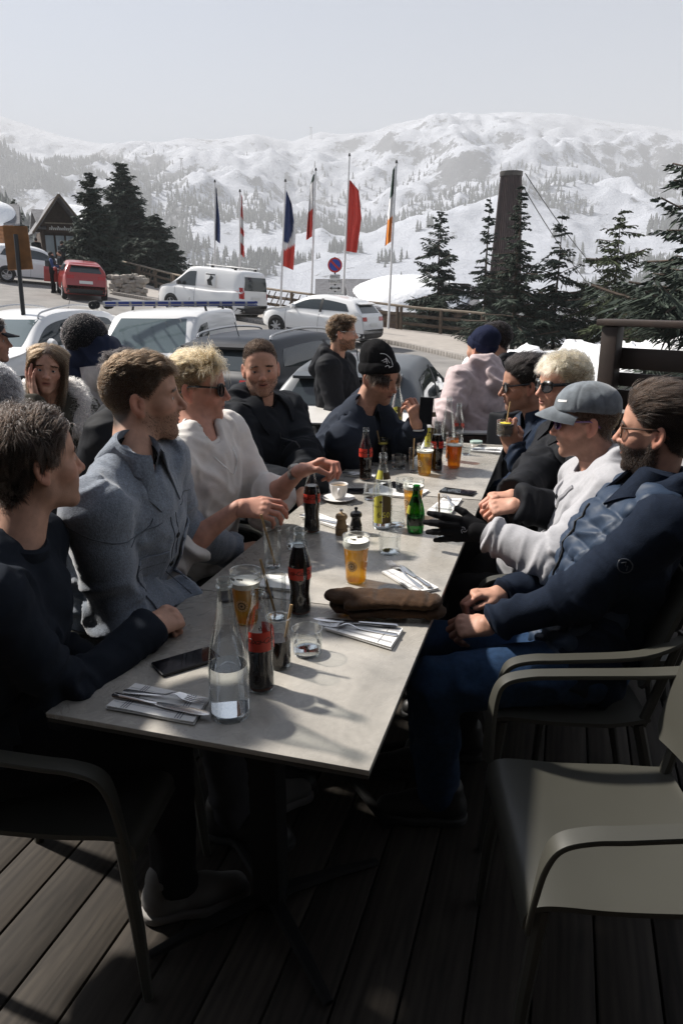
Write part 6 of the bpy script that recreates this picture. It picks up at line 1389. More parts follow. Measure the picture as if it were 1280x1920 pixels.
for i, f in enumerate(np.linspace(0, 1, 10)):
    row = []
    for a in np.linspace(-1, 1, 19):
        x = .077*a; y0 = .094*math.sqrt(max(0, 1-(a*.93)**2))-.012+.006; y = y0+f*(.078*(1-a*a*.80)); z = .058-.014*f-.030*a*a-.012*f*f; row.append(p.hl(np.array([[x, y, z]]))[0]-p.root)
    G.append(row)
MB().grid(np.array(G)[::-1], -.005).build('peak', m_cap, cp)
bc = BVHTree.FromPolygons([tuple(v.co) for v in cp.data.vertices], [tuple(f.vertices) for f in cp.data.polygons])
def on_cap(V):
    out = []
    for x, y, z in V:
        o_ = p.hl(np.array([[.052*1+x*0, .0, 0]]))[0]; th = -.45+x/.085; q = p.hl(np.array([[.2*math.sin(th), .2*math.cos(th)-.012, .082+y]]))[0]-p.root; c2 = p.hl(np.array([[0, -.012, .082+y*.9]]))[0]-p.root; l, n, _, _ = bc.ray_cast(Vector(q), Vector(nrm(c2-q)), .4); out.append(np.array(l)+np.array(n)*.0012 if l is not None else q)
    return np.array(out)
MB().grid(on_cap(np.array([[x, y, 0] for x in np.linspace(-.020, .012, 9) for y in (-.0035, .0035)])).reshape(9, 2, 3)[::-1]).build('white_tag', m_wht, cp)
glasses(p, mat('iridescent_frame', (.12, .05, .14), rough=.25), mat('mirror_lens', (.10, .05, .16), rough=.08, metal=.8), w=.058, h=.036, bridge=.010, y=.103, th=.0030, wrap=4.5, rect=2.2, z=.004)
p.legs(m_darktr, sh_dark); chair('armchair of the man in the cap, hidden by the quilted jacket', p.pelvis-p.tf*.02, -84)
# 8 -- bleached hair, black jacket
p = Person('man with bleached blond hair, thick black glasses and a black jacket', pd(1056, 722, 2.98), -104, -94, tb(1.92, -.42, .53), neck=pd(1074, 804, 3.00), pitch=0, hp=dict(jaw=1.02, nose=1.0, w=1.0, smile=.7), hr=.003, skin=(.52, .28, .20), w=1.04)
wr = pd(972, 946, 2.62); arm_to(p, 'L', wr, (.5, -.5, -.8)); wr2 = pd(966, 930, 2.70); arm_to(p, 'R', wr2, (.4, .5, -.8)); p.hand('L', (-.9, .15, -.1), (.0, -.4, .9), 'rest'); p.hand('R', (-.9, -.1, .05), (.1, .0, 1), 'rest')
g = p.garment('jacket', m_blackjk, h=.008, fold=.020, seed=51, puff=.014, arm_r=(.076, .066, .05), neckr=.070); p.shirt_collar(m_blackjk, g, r=.070, out=.10, drop=.02, open_=25, stand=.06)
p.seam('chest_zip', mat('zip_light', (.4, .4, .4), rough=.4), g, [p.tl(-.06, .3, p.T-.16), p.tl(-.10, .3, p.T-.20)], -p.ty, r=.003)
p.build_body(scalpcol=(.30, .22, .13), beard=.2, stub=(.28, .16, .10), hl=-.004); p.hair(12000, lambda q: np.where(q[:, 2] < .0, .012, .016+.028*sstep(.0, .08, q[:, 2])), lambda q: np.stack([q[:, 0]*5, .55-.0*q[:, 0], .35-1.1*sstep(.06, .0, q[:, 2])-.6*(q[:, 1] > .07)], 1), h_bl, lift=.4, grav=.12, clump=.7, cf=75, rad=.00055, curl=.08)
p.brows(h_bl2); glasses(p, m_frame, mat('grey_lens', (.05, .05, .055), rough=.05, alpha=.8), w=.054, h=.040, brow=1.7, th=.0042, temple_t=2.0)
watch(p, wr, wr-p.arms['L'][0], (-.2, -.6, .8), m_strapb, (m_strapm, m_dial), r=.034)
p.legs(m_darktr, sh_dark); chair('armchair of the man with bleached hair', p.pelvis-p.tf*.02, -92)
# 9 -- far right: dark swept hair, drinking through a straw
p = Person('dark-haired man in a navy zip jacket and sunglasses drinking through a straw', pd(983, 722, 3.45), -86, -98, tb(2.44, -.34, .53), neck=pd(1010, 790, 3.48), pitch=-6, hp=dict(jaw=.98, nose=1.08, w=.98), hr=.003, skin=(.36, .19, .13), w=1.0)
wr = pd(960, 845, 3.28); arm_to(p, 'L', wr, (.4, -.6, -.8)); lap(p, 'R'); gpos = pd(946, 808, 3.26); p.hand('L', nrm(gpos-wr)+np.array([0, 0, .45]), (-.35, -.85, .1), 'grip')
g = p.garment('jacket', m_navypuff, h=.008, fold=.016, seed=61, puff=.010, arm_r=(.074, .064, .05), neckr=.070); p.shirt_collar(m_navypuff, g, r=.068, out=.095, drop=.015, open_=20, stand=.06)
p.seam('front_zip', mat('zip_light', (.4, .4, .4), rough=.4), g, [p.tl(0, .3, p.T-.06), p.tl(0, .3, .08)], -p.ty, r=.0035)
p.build_body(scalpcol=(.010, .008, .008), beard=.4, stub=(.07, .04, .03)); p.brows(h_bk)
p.hair(11000, lambda q: np.where(q[:, 2] < .02, .008, .012+.050*sstep(.02, .08, q[:, 2])), lambda q: np.stack([q[:, 0]*2, -.8+0*q[:, 0], .45-1.3*sstep(.07, -.02, q[:, 2])-2.5*np.clip(-q[:, 1]-.02, 0, .1)], 1), h_bk, lift=.45, grav=.08, clump=.45, cf=70, rad=.0006, K=8)
glasses(p, m_frame, m_lens, w=.050, h=.040, brow=1.0)
tumbler('tumbler with a lemon slice held by the drinking dark-haired man', None, 'low', .052, mat('lemonade', (.85, .82, .72), rough=.05, trans=.8, ior=1.33), ((.0, .0, .02), (.020, .020, .145)), base=gpos-np.array([0, 0, .02]), lemon=True)
p.legs(m_darktr, sh_dark); chair('armchair of the drinking man at the far right', p.pelvis-p.tf*.02, -96)
# ------------------------------------------------------------------ vehicles
m_wpaint = mat('white_car_paint', (.72, .72, .72), rough=.28, coat=.6); m_rpaint = mat('red_car_paint', (.30, .02, .015), rough=.3, coat=.7, noise=.05, scale=2); m_dpaint = mat('dark_car_paint', (.014, .018, .026), rough=.4, coat=.1, spec=.3); m_spaint = mat('silver_car_paint', (.085, .095, .105), rough=.4, metal=.1, coat=.15)
m_cglass = mat('car_glass', (.030, .038, .042), rough=.05, spec=.8); m_cglass2 = mat('car_glass_light', (.10, .13, .14), rough=.05, spec=.8); m_trimb = mat('black_trim', (.018, .018, .019), rough=.55); m_tyre = mat('tyre', (.018, .018, .018), rough=.85); m_rim = mat('alloy_rim', (.40, .40, .41), rough=.35, metal=.7); m_tail = mat('tail_light', (.38, .015, .012), rough=.15, coat=.5); m_headl = mat('headlight', (.55, .57, .6), rough=.1, spec=.8); m_plate = mat('plate', (.62, .62, .60), rough=.5); m_seamc = mat('panel_gap', (.05, .05, .05), rough=.8); m_chrome = mat('roof_rail_metal', (.5, .5, .5), rough=.3, metal=.9)
KINDS_ = dict(
 hatch=dict(L=3.95, W=1.74, top=[(0, .50), (.02, .62), (.10, .98), (.22, 1.12), (.52, 1.40), (.80, 1.46), (1.5, 1.50), (2.1, 1.44), (2.45, 1.30), (3.0, .98), (3.45, .90), (3.78, .78), (3.92, .62), (3.95, .45)], belt=.93, wheels=(.68, 3.24), R=.31, ws=(3.0, 2.2), rw=(.16, .50), side=[(.60, 1.10, .12), (2.92, .97, .10)], mid=1.62),
 van=dict(L=4.40, W=1.79, top=[(0, .45), (.02, .62), (.06, 1.10), (.10, 1.55), (.20, 1.77), (.5, 1.82), (1.8, 1.83), (2.5, 1.79), (2.85, 1.66), (3.45, 1.16), (3.75, 1.04), (4.15, .92), (4.36, .70), (4.40, .45)], belt=1.04, wheels=(.78, 3.50), R=.32, ws=(3.45, 2.68), rw=(.03, .09), side=[(2.32, 1.08, .16), (3.28, 1.06, .10)], mid=None),
 wagon=dict(L=4.70, W=1.82, top=[(0, .50), (.02, .64), (.10, .98), (.18, 1.06), (.62, 1.40), (.95, 1.46), (1.8, 1.49), (2.5, 1.44), (2.9, 1.30), (3.5, 1.0), (4.1, .90), (4.5, .76), (4.67, .62), (4.70, .45)], belt=.95, wheels=(.92, 3.72), R=.33, ws=(3.5, 2.62), rw=(.18, .58), side=[(.62, 1.12, .10), (3.38, .99, .10)], mid=2.05),
 suv=dict(L=4.40, W=1.84, top=[(0, .55), (.02, .70), (.10, 1.05), (.20, 1.16), (.50, 1.55), (.85, 1.62), (1.6, 1.66), (2.3, 1.60), (2.7, 1.45), (3.25, 1.12), (3.8, 1.02), (4.2, .90), (4.37, .74), (4.40, .5)], belt=1.06, wheels=(.85, 3.50), R=.35, ws=(3.25, 2.42), rw=(.18, .46), side=[(.60, 1.20, .10), (3.12, 1.09, .10)], mid=1.85))
def car(name, label, kind, paint, pos, head_az, tilt=(0, 0), group='cars parked on the slope', rails=False, mirrors=True, spoiler=True, rim=None, glass=None, wash=(1, 1)):
    K = KINDS_[kind]; L, Wd = K['L'], K['W']; tp = np.array(smooth_path([(x, 0, z) for x, z in K['top']], 6))[:, [0, 2]]; glass = glass or m_cglass
    zt = lambda x: np.interp(x, tp[:, 0], tp[:, 1]); t = thing(name, label, 'van' if kind == 'van' else 'car', pos, 0, group)
    hx = az(head_az); t.rotation_euler = Matrix(((hx[0], -hx[1], 0), (hx[1], hx[0], 0), (0, 0, 1))).to_euler(); 
    t.rotation_euler = (R_(tilt[1]), R_(tilt[0]), math.atan2(hx[1], hx[0])); t.rotation_mode = 'XYZ'
    xs = np.unique(np.concatenate([np.linspace(0, .5, 12), np.linspace(.5, L-.6, 38), np.linspace(L-.6, L, 14)])); rings = []
    for x in xs:
        e0 = 1-.16*np.clip((.55-x)/.55, 0, 1)**2.2-.30*np.clip((x-(L-.75))/.75, 0, 1)**2.4; wb = Wd/2*e0; Zt = float(zt(x)); z0 = .22+.12*np.clip((.25-x)/.25, 0, 1)+.06*np.clip((x-(L-.3))/.3, 0, 1)
        zb = min(Zt-.02, K['belt']+.10*np.clip((1.2-x)/1.2, 0, 1)); g = np.clip((Zt-zb)/.45, 0, 1); wr = wb*(1-.26*g) if kind != 'van' else wb*(1-.15*g); wr = max(wr, .3)
        half = [(0, z0), (wb-.14, z0), (wb-.035, z0+.08), (wb-.004, z0+.26), (wb, (z0+zb)/2+.08), (wb-.012, zb-.10), (wb-.05, zb-.015), ((wb-.05)*(.55)+wr*.45+.012*g, zb+(Zt-zb)*.5), (wr, Zt-.055*g-.012), (wr-.10, Zt-.006), (wr*.5, Zt+.012*g), (0, Zt+.018*g)]
        half = smooth_path([(a, 0, b) for a, b in half], 4)[:, [0, 2]]; ring = [(x, a, b) for a, b in half]+[(x, -a, b) for a, b in half[-2:0:-1]]; rings.append(ring)
    n = len(rings[0]); V = np.array(rings).reshape(-1, 3); F = [(i*n+j, i*n+(j+1) % n, (i+1)*n+(j+1) % n, (i+1)*n+j) for i in range(len(xs)-1) for j in range(n)]
    F += [list(range(n))[::-1], [(len(xs)-1)*n+j for j in range(n)]]
    body = mesh_np('body', V, F, paint, t, angle=40); bv = BVHTree.FromPolygons([tuple(v) for v in V], F)
    def proj(P, d, off=.006):
        out = []
        for p in P:
            l, nn, _, _ = bv.ray_cast(Vector(p)-Vector(d)*4, Vector(d), 9)
            if l is None: l, nn, _, _ = bv.find_nearest(Vector(p))
            q = np.array(l)-nrm(d)*off; out.append(q)
        return out
    def sheet(nm, G, d, m, par=None, off=.006, th=.004):
        o = MB().grid(np.array([proj(r, d, off) for r in G]), 0).build(nm, m, par or t)
        return o
    (xa, za, ga), (xb, zb_, gb) = K['side']
    for sg in (1, -1):
        d = (0, -sg, 0); cols = []
        for x in np.linspace(xa, xb, 30):
            f = (x-xa)/(xb-xa); lo = za+(zb_-za)*f; hi = max(lo+.004, float(zt(x))-ga-(gb-ga)*f-.02); hi = min(hi, float(zt(x))-.10)
            if kind != 'van': hi = min(hi, lo+(x-xa)*1.5+.02) if x < xa+.4 else hi
            hi = max(hi, lo+.004); cols.append([(x, 0, lo+(hi-lo)*k) for k in np.linspace(0, 1, 7)])
        w = sheet('side_window', [c for c in cols], d, glass)
        if K['mid']:
            x = K['mid']; sheet('pillar', [[(x-.05+.012*k, 0, z) for z in np.linspace(K['belt']+.04, zt(x)-.1, 6)] for k in range(9)], d, m_trimb, off=.010)
        for wx in K['wheels']:
            G = [[(wx+r*math.cos(a), 0, K['R']+r*math.sin(a)) for a in np.linspace(-.15, PI+.15, 22)] for r in np.linspace(.02, K['R']+.055, 6)]
            sheet('wheel_arch', G, d, m_trimb, off=.004)
            y = sg*(Wd/2-.085); M = Matrix.Translation((wx, y, K['R'])) @ Matrix.Rotation(-sg*PI/2, 4, 'X'); R0 = K['R']
            wl = MB().lathe([(R0*.62, -.09), (R0*.93, -.10), (R0, -.06), (R0, .06), (R0*.93, .10), (R0*.66, .095), (R0*.62, .07)], 32, M).build('wheel', m_tyre, t)
            rm = MB(); rm.lathe([(R0*.66, .088), (R0*.64, .096), (R0*.60, .085), (R0*.58, .03), (.02, .03)], 28, M)
            rm.build('rim', m_trimb if rim else m_rim, wl); sp = MB()
            for k in range(7 if rim else 5):
                q = 2*PI*k/(7 if rim else 5); sp.tube([(.03*math.cos(q), .03*math.sin(q), .075), (R0*.62*math.cos(q), R0*.62*math.sin(q), .082)], [.030, .022], 6, M, flat=.5)
            sp.lathe([(.0003, .09), (.045, .085), (.05, .06)], 16, M); sp.build('spokes', m_rim, wl)
        z = lambda x: K['belt']
        gaps_ = [K['mid'], K['side'][1][0]-.05, xa+.45] if K['mid'] else [2.30, 3.30]
        for gx in gaps_: MB().tube(proj([(gx+.03*math.sin(q*2), 0, q) for q in np.linspace(.34, K['belt']-.02, 9)], d, .001), .005, 5).build('door_gap', m_seamc, t)
        MB().tube(proj([(q, 0, .30) for q in np.linspace(K['wheels'][0]+.42, K['wheels'][1]-.42, 9)], d, -.0), .03, 6).build('sill', m_trimb, t)
        for gx in ([K['mid']-.14, K['mid']+1.0] if K['mid'] else [2.46]): MB().tube(proj([(gx, 0, K['belt']-.10), (gx+.17, 0, K['belt']-.095)], d, .018), .013, 6).build('door_handle', paint, t)
        if mirrors:
            mx = K['ws'][0]-.42; yb = sg*(Wd/2+.10); MB().tube([(mx-.03, yb-sg*.06, K['belt']+.10), (mx+.0, yb, K['belt']+.11), (mx+.02, yb+sg*.07, K['belt']+.11)], [.05, .085, .06], 10, flat=1.1).build('wing_mirror', m_trimb if kind == 'van' else paint, t); MB().tube([(mx, sg*(Wd/2-.06), K['belt']+.05), (mx, yb, K['belt']+.08)], .02, 6).build('mirror_arm', m_trimb, t)
        y0, y1 = sg*(Wd/2*.50), sg*(Wd/2*.82)
        sheet('headlight', [[(L, y0+(y1-y0)*a, .66+.10*b+.03*a) for b in np.linspace(0, 1, 4)] for a in np.linspace(0, 1, 6)], (-1, 0, 0), m_headl)
        if kind == 'van': G = [[(0, sg*(Wd/2*(.80+.14*a)), .82+.40*b) for b in np.linspace(0, 1, 8)] for a in np.linspace(0, 1, 4)]
        else: G = [[(0, sg*(Wd/2*(.52+.34*a)), .86+.13*b) for b in np.linspace(0, 1, 5)] for a in np.linspace(0, 1, 6)]
        sheet('tail_light', G, (1, 0, 0), m_tail, off=.010)
        if rails:
            x0, x1 = (.75, 2.5); P = smooth_path([(x0, 0, zt(x0)-.0), (x0+.12, 0, zt(x0+.12)+.055), ((x0+x1)/2, 0, zt((x0+x1)/2)+.065), (x1-.12, 0, zt(x1-.12)+.055), (x1, 0, zt(x1))], 5); yy = sg*Wd/2*.62; MB().tube([(q[0], yy, q[2]) for q in P], .016, 8).build('roof_rail', m_chrome, t)
    xw0, xw1 = K['ws']; z0, z1 = float(zt(xw0))+.03, float(zt(xw1))-.045
    sheet('windscreen', [[(L, a*Wd/2*(.80-.15*b), z0+(z1-z0)*b) for b in np.linspace(0, 1, 9)] for a in np.linspace(-1, 1, 17)], (-1, 0, 0), m_cglass2 if kind in ('van', 'suv') else glass)
    r0, r1 = K['rw']; z0, z1 = (1.12, 1.62) if kind == 'van' else (float(zt(r0))+.03, float(zt(r1))-.05)
    sheet('rear_window', [[(0, a*Wd/2*(.72-.12*b if kind != 'van' else .80-.06*b), z0+(z1-z0)*b) for b in np.linspace(0, 1, 9)] for a in np.linspace(-1, 1, 17)], (1, 0, 0), glass)
    sheet('bumper', [[(0, a*Wd/2*.96, .28+.20*b) for b in np.linspace(0, 1, 5)] for a in np.linspace(-1, 1, 17)], (1, 0, 0), m_trimb, off=.02)
    sheet('grille', [[(L, a*Wd/2*.55, .34+.18*b) for b in np.linspace(0, 1, 5)] for a in np.linspace(-1, 1, 11)], (-1, 0, 0), m_trimb)
    pz_ = .84 if kind == 'van' else .74; sheet('number_plate', [[(0, a*.26, pz_-.055+.11*b) for b in (0, .5, 1)] for a in np.linspace(-1, 1, 5)], (1, 0, 0), m_plate, off=.022)
    if spoiler and kind != 'van':
        x = r1; G = [[(x-.02-.16*b, a*Wd/2*.66, float(zt(x))+.018-.03*b) for b in np.linspace(0, 1, 4)] for a in np.linspace(-1, 1, 13)]; MB().grid(np.array(G), .03).build('spoiler', m_trimb if paint is m_dpaint else paint, t)
    MB().tube([(.9, 0, zt(.9)), (.80, 0, zt(.9)+.2)], .006, 5).build('aerial', m_trimb, t)
    if kind != 'van': MB().tube([(.3, -.3, z0+.03), (.26, .1, z0+.05)], .010, 5).build('rear_wiper', m_trimb, t)
    return t
def at_wheel(px_, d0=14): return pg(*px_, d0)
# white hatchback across the road: rear wheel and front wheel picked on the ground
a, b = pd(664, 655, 23.6), pd(528, 634, 25.6); a[2] = gz(a[0], a[1]); b[2] = gz(b[0], b[1]); hd = nrm(b-a)
def place(a, b, K, off): # pos of the rear end, given wheel contacts of the visible side
    d = nrm(b-a); return d
def car_on(name, label, kind, paint, px_mid, dist, head, z=None, **k):
    """px_mid: where the middle of the car's underside sits, dist: metres along the view axis"""
    K = KINDS_[kind]; p = pd(*px_mid, dist); h = az(head); gzx = lambda q: float(gz(q[0], q[1])); f = p+h*1.3; r = p-h*1.3; s_ = np.array([-h[1], h[0], 0]); zf, zr = gzx(f), gzx(r); zl, zri = gzx(p+s_*.7), gzx(p-s_*.7)
    pitch = -math.degrees(math.atan2(zf-zr, 2.6)); roll = math.degrees(math.atan2(zl-zri, 1.4)); zc = (zf+zr+zl+zri)/4 if z is None else z
    if z is not None: pitch = roll = 0
    pos = np.array([p[0], p[1], zc])-h*K['L']/2*math.cos(R_(pitch)); pos[2] = zc+math.sin(R_(pitch))*K['L']/2
    return car(name, label, kind, paint, pos, head, (pitch, roll), **k)
car_on('white_hatchback', 'white five-door hatchback with dark alloys parked along the kerb behind the curly-haired man', 'hatch', m_wpaint, (600, 641), 25.5, -62, rim=True)
vn = car_on('white_van', 'white panel van with a square sticker on its side, parked by the fence', 'van', m_wpaint, (395, 597), 30, -60, mirrors=True)
car_on('red_hatchback', 'red hatchback seen from behind with its driver door open, two people beside it', 'hatch', m_rpaint, (152, 551), 32, -24)
car_on('white_suv', 'white car half hidden by the orange board, uphill of the red hatchback', 'suv', m_wpaint, (70, 549), 36, 62)
lv = car_on('white_ladder_van', 'white panel van carrying a blue-taped ladder on its roof, close behind the terrace', 'van', m_wpaint, (318, 700), 13.6, 187, z=-.62)
car_on('white_estate', 'white car with roof rails at the left, nearest the picture edge', 'suv', m_wpaint, (50, 690), 12.6, 196, z=-.42, rails=True)
car_on('dark_estate', 'dark estate car with a pale roof reflection and roof rails, rear towards the terrace', 'wagon', m_dpaint, (545, 735), 11.6, 24, z=-.50, rails=True)
car_on('silver_hatchback', 'silver hatchback just behind the man in the black beanie', 'hatch', m_spaint, (706, 745), 9.4, 14, z=-.66)
# details that belong to single vehicles
MB().box((1.55, .905, 1.36), (.50, .012, .52), None, .002).build('sticker', mat('sticker_white', (.7, .7, .7), rough=.4), vn)
st = MB(); st.prism([(-.10, -.18), (.12, -.2), (.05, -.02), (.16, .10), (.02, .2), (-.05, .06), (-.16, .0)], 0, .004, frame((1.55, .913, 1.36), (-1, 0, 0), (0, 0, 1), (0, 1, 0))); st.build('sticker_print', m_blk, vn); MB().box((1.55, .913, 1.57), (.44, .006, .04)).build('sticker_line', m_blk, vn)
for sg in (1, -1):
    for x in (.6, 1.7): MB().box((x, sg*.62, 1.86), (.12, .06, .09), None, .02).build('roof_rack_foot', m_trimb, vn)
    MB().tube([(.5, sg*.62, 1.92), (2.0, sg*.62, 1.92)], .012, 6).build('roof_bar', m_chrome, vn)
for x in (.9, 2.0):
    for sg in (1, -1): MB().tube([(x, sg*.70, 1.76), (x, sg*.66, 1.93)], .022, 6).build('roof_rack_foot', m_trimb, lv)
    MB().tube([(x, -.72, 1.93), (x, .72, 1.93)], .018, 8).build('roof_rack_bar', m_chrome, lv)
m_tapeb = mat('blue_tape', (.035, .06, .26), rough=.5); m_alu = mat('aluminium', (.62, .62, .63), rough=.35, metal=.9)
A_, B_ = pd(170, 571, 12.2), pd(478, 578, 12.6); A_[2] = B_[2] = max(A_[2], -.62+1.96); ax_ = nrm((B_-A_)*np.array([1, 1, 0])); LL_ = np.linalg.norm((B_-A_)[:2])
ld = thing('roof_ladder', 'long aluminium ladder with blue tape lashed across the van roof', 'ladder', A_, math.atan2(ax_[1], ax_[0]))
for k, y in enumerate((.0, .38)):
    MB().box((LL_/2+.1, y, 0), (LL_-.2, .03, .085), None, .004).build('rail', m_alu, ld)
    n_ = int(LL_/.22)
    for q in range(n_): MB().box((.32+.21*q, y-.017, .012), (.17, .004, .036)).build('blue_tape_strip', m_tapeb, ld); MB().box((.32+.21*q, y-.017, -.03), (.17, .004, .014)).build('blue_tape_strip', m_tapeb, ld)
for q in range(int(LL_/.28)): MB().tube([(.25+.28*q, 0, 0), (.25+.28*q, .38, 0)], .015, 6).build('rung', m_alu, ld)
for x in (.03, .26):
    for y in (.02, .36): MB().lathe([(.02, -.02), (.06, -.025), (.07, 0), (.06, .025), (.02, .02)], 18, Matrix.Translation((x, y, -.02)) @ Matrix.Rotation(PI/2, 4, 'X')).build('ladder_wheel', m_tyre, ld)
# ------------------------------------------------------------------ fence, flags, signs, buildings
m_fw = mat('weathered_timber', (.105, .078, .056), rough=.9, noise=.35, scale=6, stretch=(1, 1, 1), bump=.4, bscale=50); m_fw2 = mat('weathered_timber_pale', (.24, .20, .155), rough=.9, noise=.25, scale=6, bump=.4, bscale=50)
fn_ = thing('timber_fence', 'long weathered timber rail fence along the far pavement', 'fence', (0, 0, 0))
seg = np.concatenate([[0], np.cumsum(np.linalg.norm(np.diff(FP[:, :2], axis=0), axis=1))]); tot = seg[-1]; npst = int(tot/1.9); pp_ = [np.array([np.interp(d, seg, FP[:, k]) for k in range(3)]) for d in np.linspace(0, tot, npst+1)]
for i, p in enumerate(pp_):
    p[2] = gz(p[0], p[1])+.06
    for o_ in (-.09, .09) if i % 2 == 0 else (0,):
        d = nrm((pp_[min(i+1, npst)]-pp_[max(i-1, 0)])*np.array([1, 1, 0])); MB().box((0, 0, .52), (.11, .13, 1.10), frame(p+d*o_, d, np.array([-d[1], d[0], 0]), (0, 0, 1)), .01).build('post', m_fw, fn_)
for i in range(npst):
    a, b = pp_[i], pp_[i+1]; d = nrm(b-a); s_ = nrm(np.cross([0, 0, 1], d)); u_ = np.cross(d, s_); ln = np.linalg.norm(b-a)
    for z, h_, m in ((1.08, .10, m_fw2), (.72, .13, m_fw), (.36, .13, m_fw)):
        MB().tube([a+np.array([0, 0, z])-s_*.08, (a+b)/2+np.array([0, 0, z+.01*math.sin(i*3+z)])-s_*.08, b+np.array([0, 0, z])-s_*.08], h_*.55, 8, flat=1).build('rail', m, fn_)
for k, i in enumerate((4, 5, 11, 12)):
    if i+1 < len(pp_):
        a, b = pp_[i], pp_[i+1]
        for q in range(5): c = a+(b-a)*(q+.3)/5; MB().tube([c+np.array([-.12, -.06, .30]), c+np.array([.22, -.06, .98])], .03, 6).build('slanted_bar', m_fw, fn_)
# flagpoles, each with its flag
m_pole = mat('white_pole', (.60, .60, .60), rough=.4); m_flag = mat('flag_cloth', (1, 1, 1), rough=.85, tint=True, noise=.08, scale=12)
NV, WH, RD, GR, OR = (.012, .03, .11), (.70, .70, .70), (.55, .05, .035), (.015, .05, .035), (.62, .20, .02)
def flag(label, top, bot, d, y0, y1, wpx, cols, dirn, seed, drop=1.0, edge=None):
    """a flag hung close to its leaning pole; cols run from the hoist/top"""
    A, B = pd(*bot, d), pd(*top, d); B = B*(A[1]/B[1]) if False else py(top[0], top[1], A[1]); t = thing('flagpole', label+' on a tall leaning white pole', 'flagpole', A, 0, 'flagpoles along the fence'); V = B-A
    MB().tube([(0, 0, -.6), tuple(V)], [.055, .035], 10).build('pole', m_pole, t); MB().tube([tuple(V), tuple(V+np.array([0, 0, .12]))], [.06, .03], 8).build('finial', m_black, t)
    mpp = A[1]/CAM_F*1.0; H = (bot[1]-top[1]); f0, f1 = (y0-top[1])/H, (y1-top[1])/H; w_ = wpx*d/CAM_F; G = []; T = []; n, m = 40, 16
    rr = np.random.default_rng(seed); ph = rr.random(4)*6
    for i in range(n):
        f = i/(n-1); p0 = V*(1-(f0+(f1-f0)*f)); row = []
        for j in range(m):
            g = j/(m-1); wid = w_*g*(np.interp(f, [0, .12, .5, 1], edge) if edge else min(1, .25+1.2*f)); y = .10*math.sin(g*9+ph[0]+f*2.5)*g**.5*(.5+f)+.04*math.sin(g*17+f*5+ph[1]); z = -.25*g*drop*(V[2]*(f1-f0))*.25
            row.append(p0+np.array([wid*dirn+.05*dirn, y, z])); c = cols(f, g); T.append(c)
        G.append(row)
    MB().grid(np.array(G)).build('flag', m_flag, t, tint=np.array(T)); return t
ROPE = lambda a: a
flag('dark navy flag hanging furled', (403, 342), (402, 560), 37, 350, 448, 7, lambda f, g: NV, 1, 1)
flag('thin red and white flag hanging furled', (450, 360), (449, 565), 37, 362, 474, 6, lambda f, g: RD if f < .38 or f > .8 or (.55 < f < .66) else WH, 1, 2)
flag('blue white and red flag half unfurled', (535, 341), (525, 565), 36, 355, 496, 22, lambda f, g: NV if g < .95-1.05*max(0, f-.35)*1.5 and f < .68 else (WH if f+g*.15 < .80 and g < 1.2 else RD), 1, 3, edge=[.15, .5, .95, .9])
flag('white and red flag with a dark hoist, hanging straight', (592, 320), (582, 575), 36, 324, 440, 11, lambda f, g: GR if f < .12 else (WH if f < .55 else RD), -1, 4, edge=[.4, .7, .8, 1])
flag('large plain red flag spread open', (655, 293), (641, 580), 34, 335, 467, 25, lambda f, g: RD, 1, 5, edge=[.15, .7, 1, .8], drop=.4)
flag('green white and orange flag hanging straight', (743, 306), (726, 622), 33, 310, 448, 11, lambda f, g: GR if f < .36 else (WH if f < .66 else OR), -1, 6, edge=[.4, .45, .7, 1])
# no-parking sign with its plates
p = pd(628, 592, 30); p[2] = gz(p[0], p[1]); s_ = thing('no_parking_sign', 'round blue no-parking sign with white plates below, on a dark post', 'road sign', p); mpp = 30/CAM_F; top_z = py(628, 482, p[1])[2]-p[2]; zc = py(628, 497, p[1])[2]-p[2]
MB().tube([(0, .05, 0), (0, .05, zc+.3)], .035, 10).build('post', m_black, s_); F_ = frame((0, -.02, zc), (1, 0, 0), (0, 0, 1), (0, -1, 0)); Rr = .285
MB().lathe([(.0003, -.012), (Rr, -.012), (Rr, 0), (.0003, 0)], 36, F_).build('disc', mat('sign_red', (.45, .03, .025), rough=.4), s_); MB().lathe([(.0003, .004), (Rr*.76, .004)], 36, F_).build('blue_field', mat('sign_blue', (.02, .06, .33), rough=.4), s_); MB().box((0, 0, .008), (Rr*1.6, .085, .004), F_ @ Matrix.Rotation(R_(-45), 4, 'Z')).build('slash', MATS['sign_red'], s_)
for (y0, y1, w_, lines) in ((514, 533, 30, ('ARRET', 'MINUTE')), (535, 546, 30, ()), (548, 558, 44, ('LIMITE 10 mn',))):
    za, zb = py(628, y1-.6, p[1])[2]-p[2], py(628, y0+.4, p[1])[2]-p[2]; pl = MB().box((0, -.02, (za+zb)/2), (w_*mpp*.62, .015, zb-za), None, .004).build('plate', m_plate, s_); hh_ = (zb-za)/max(1, len(lines))
    for k, tx in enumerate(lines): lettering('lettering', tx, hh_*.78 if len(lines) > 1 else hh_*.62, on_plane((0, -.030, zb-hh_*(k+.5)), (1, 0, 0), (0, 0, 1)), m_blk, pl)
    if not lines: MB().box((0, -.032, (za+zb)/2), (.26, .004, .03)).build('arrow_bar', m_blk, pl); [MB().prism([(0, -.06), (.11, 0), (0, .06)], 0, .004, frame((.12*q, -.031, (za+zb)/2), (q, 0, 0), (0, 0, 1), (0, -q, 0))).build('arrow_head', m_blk, pl) for q in (1, -1)]
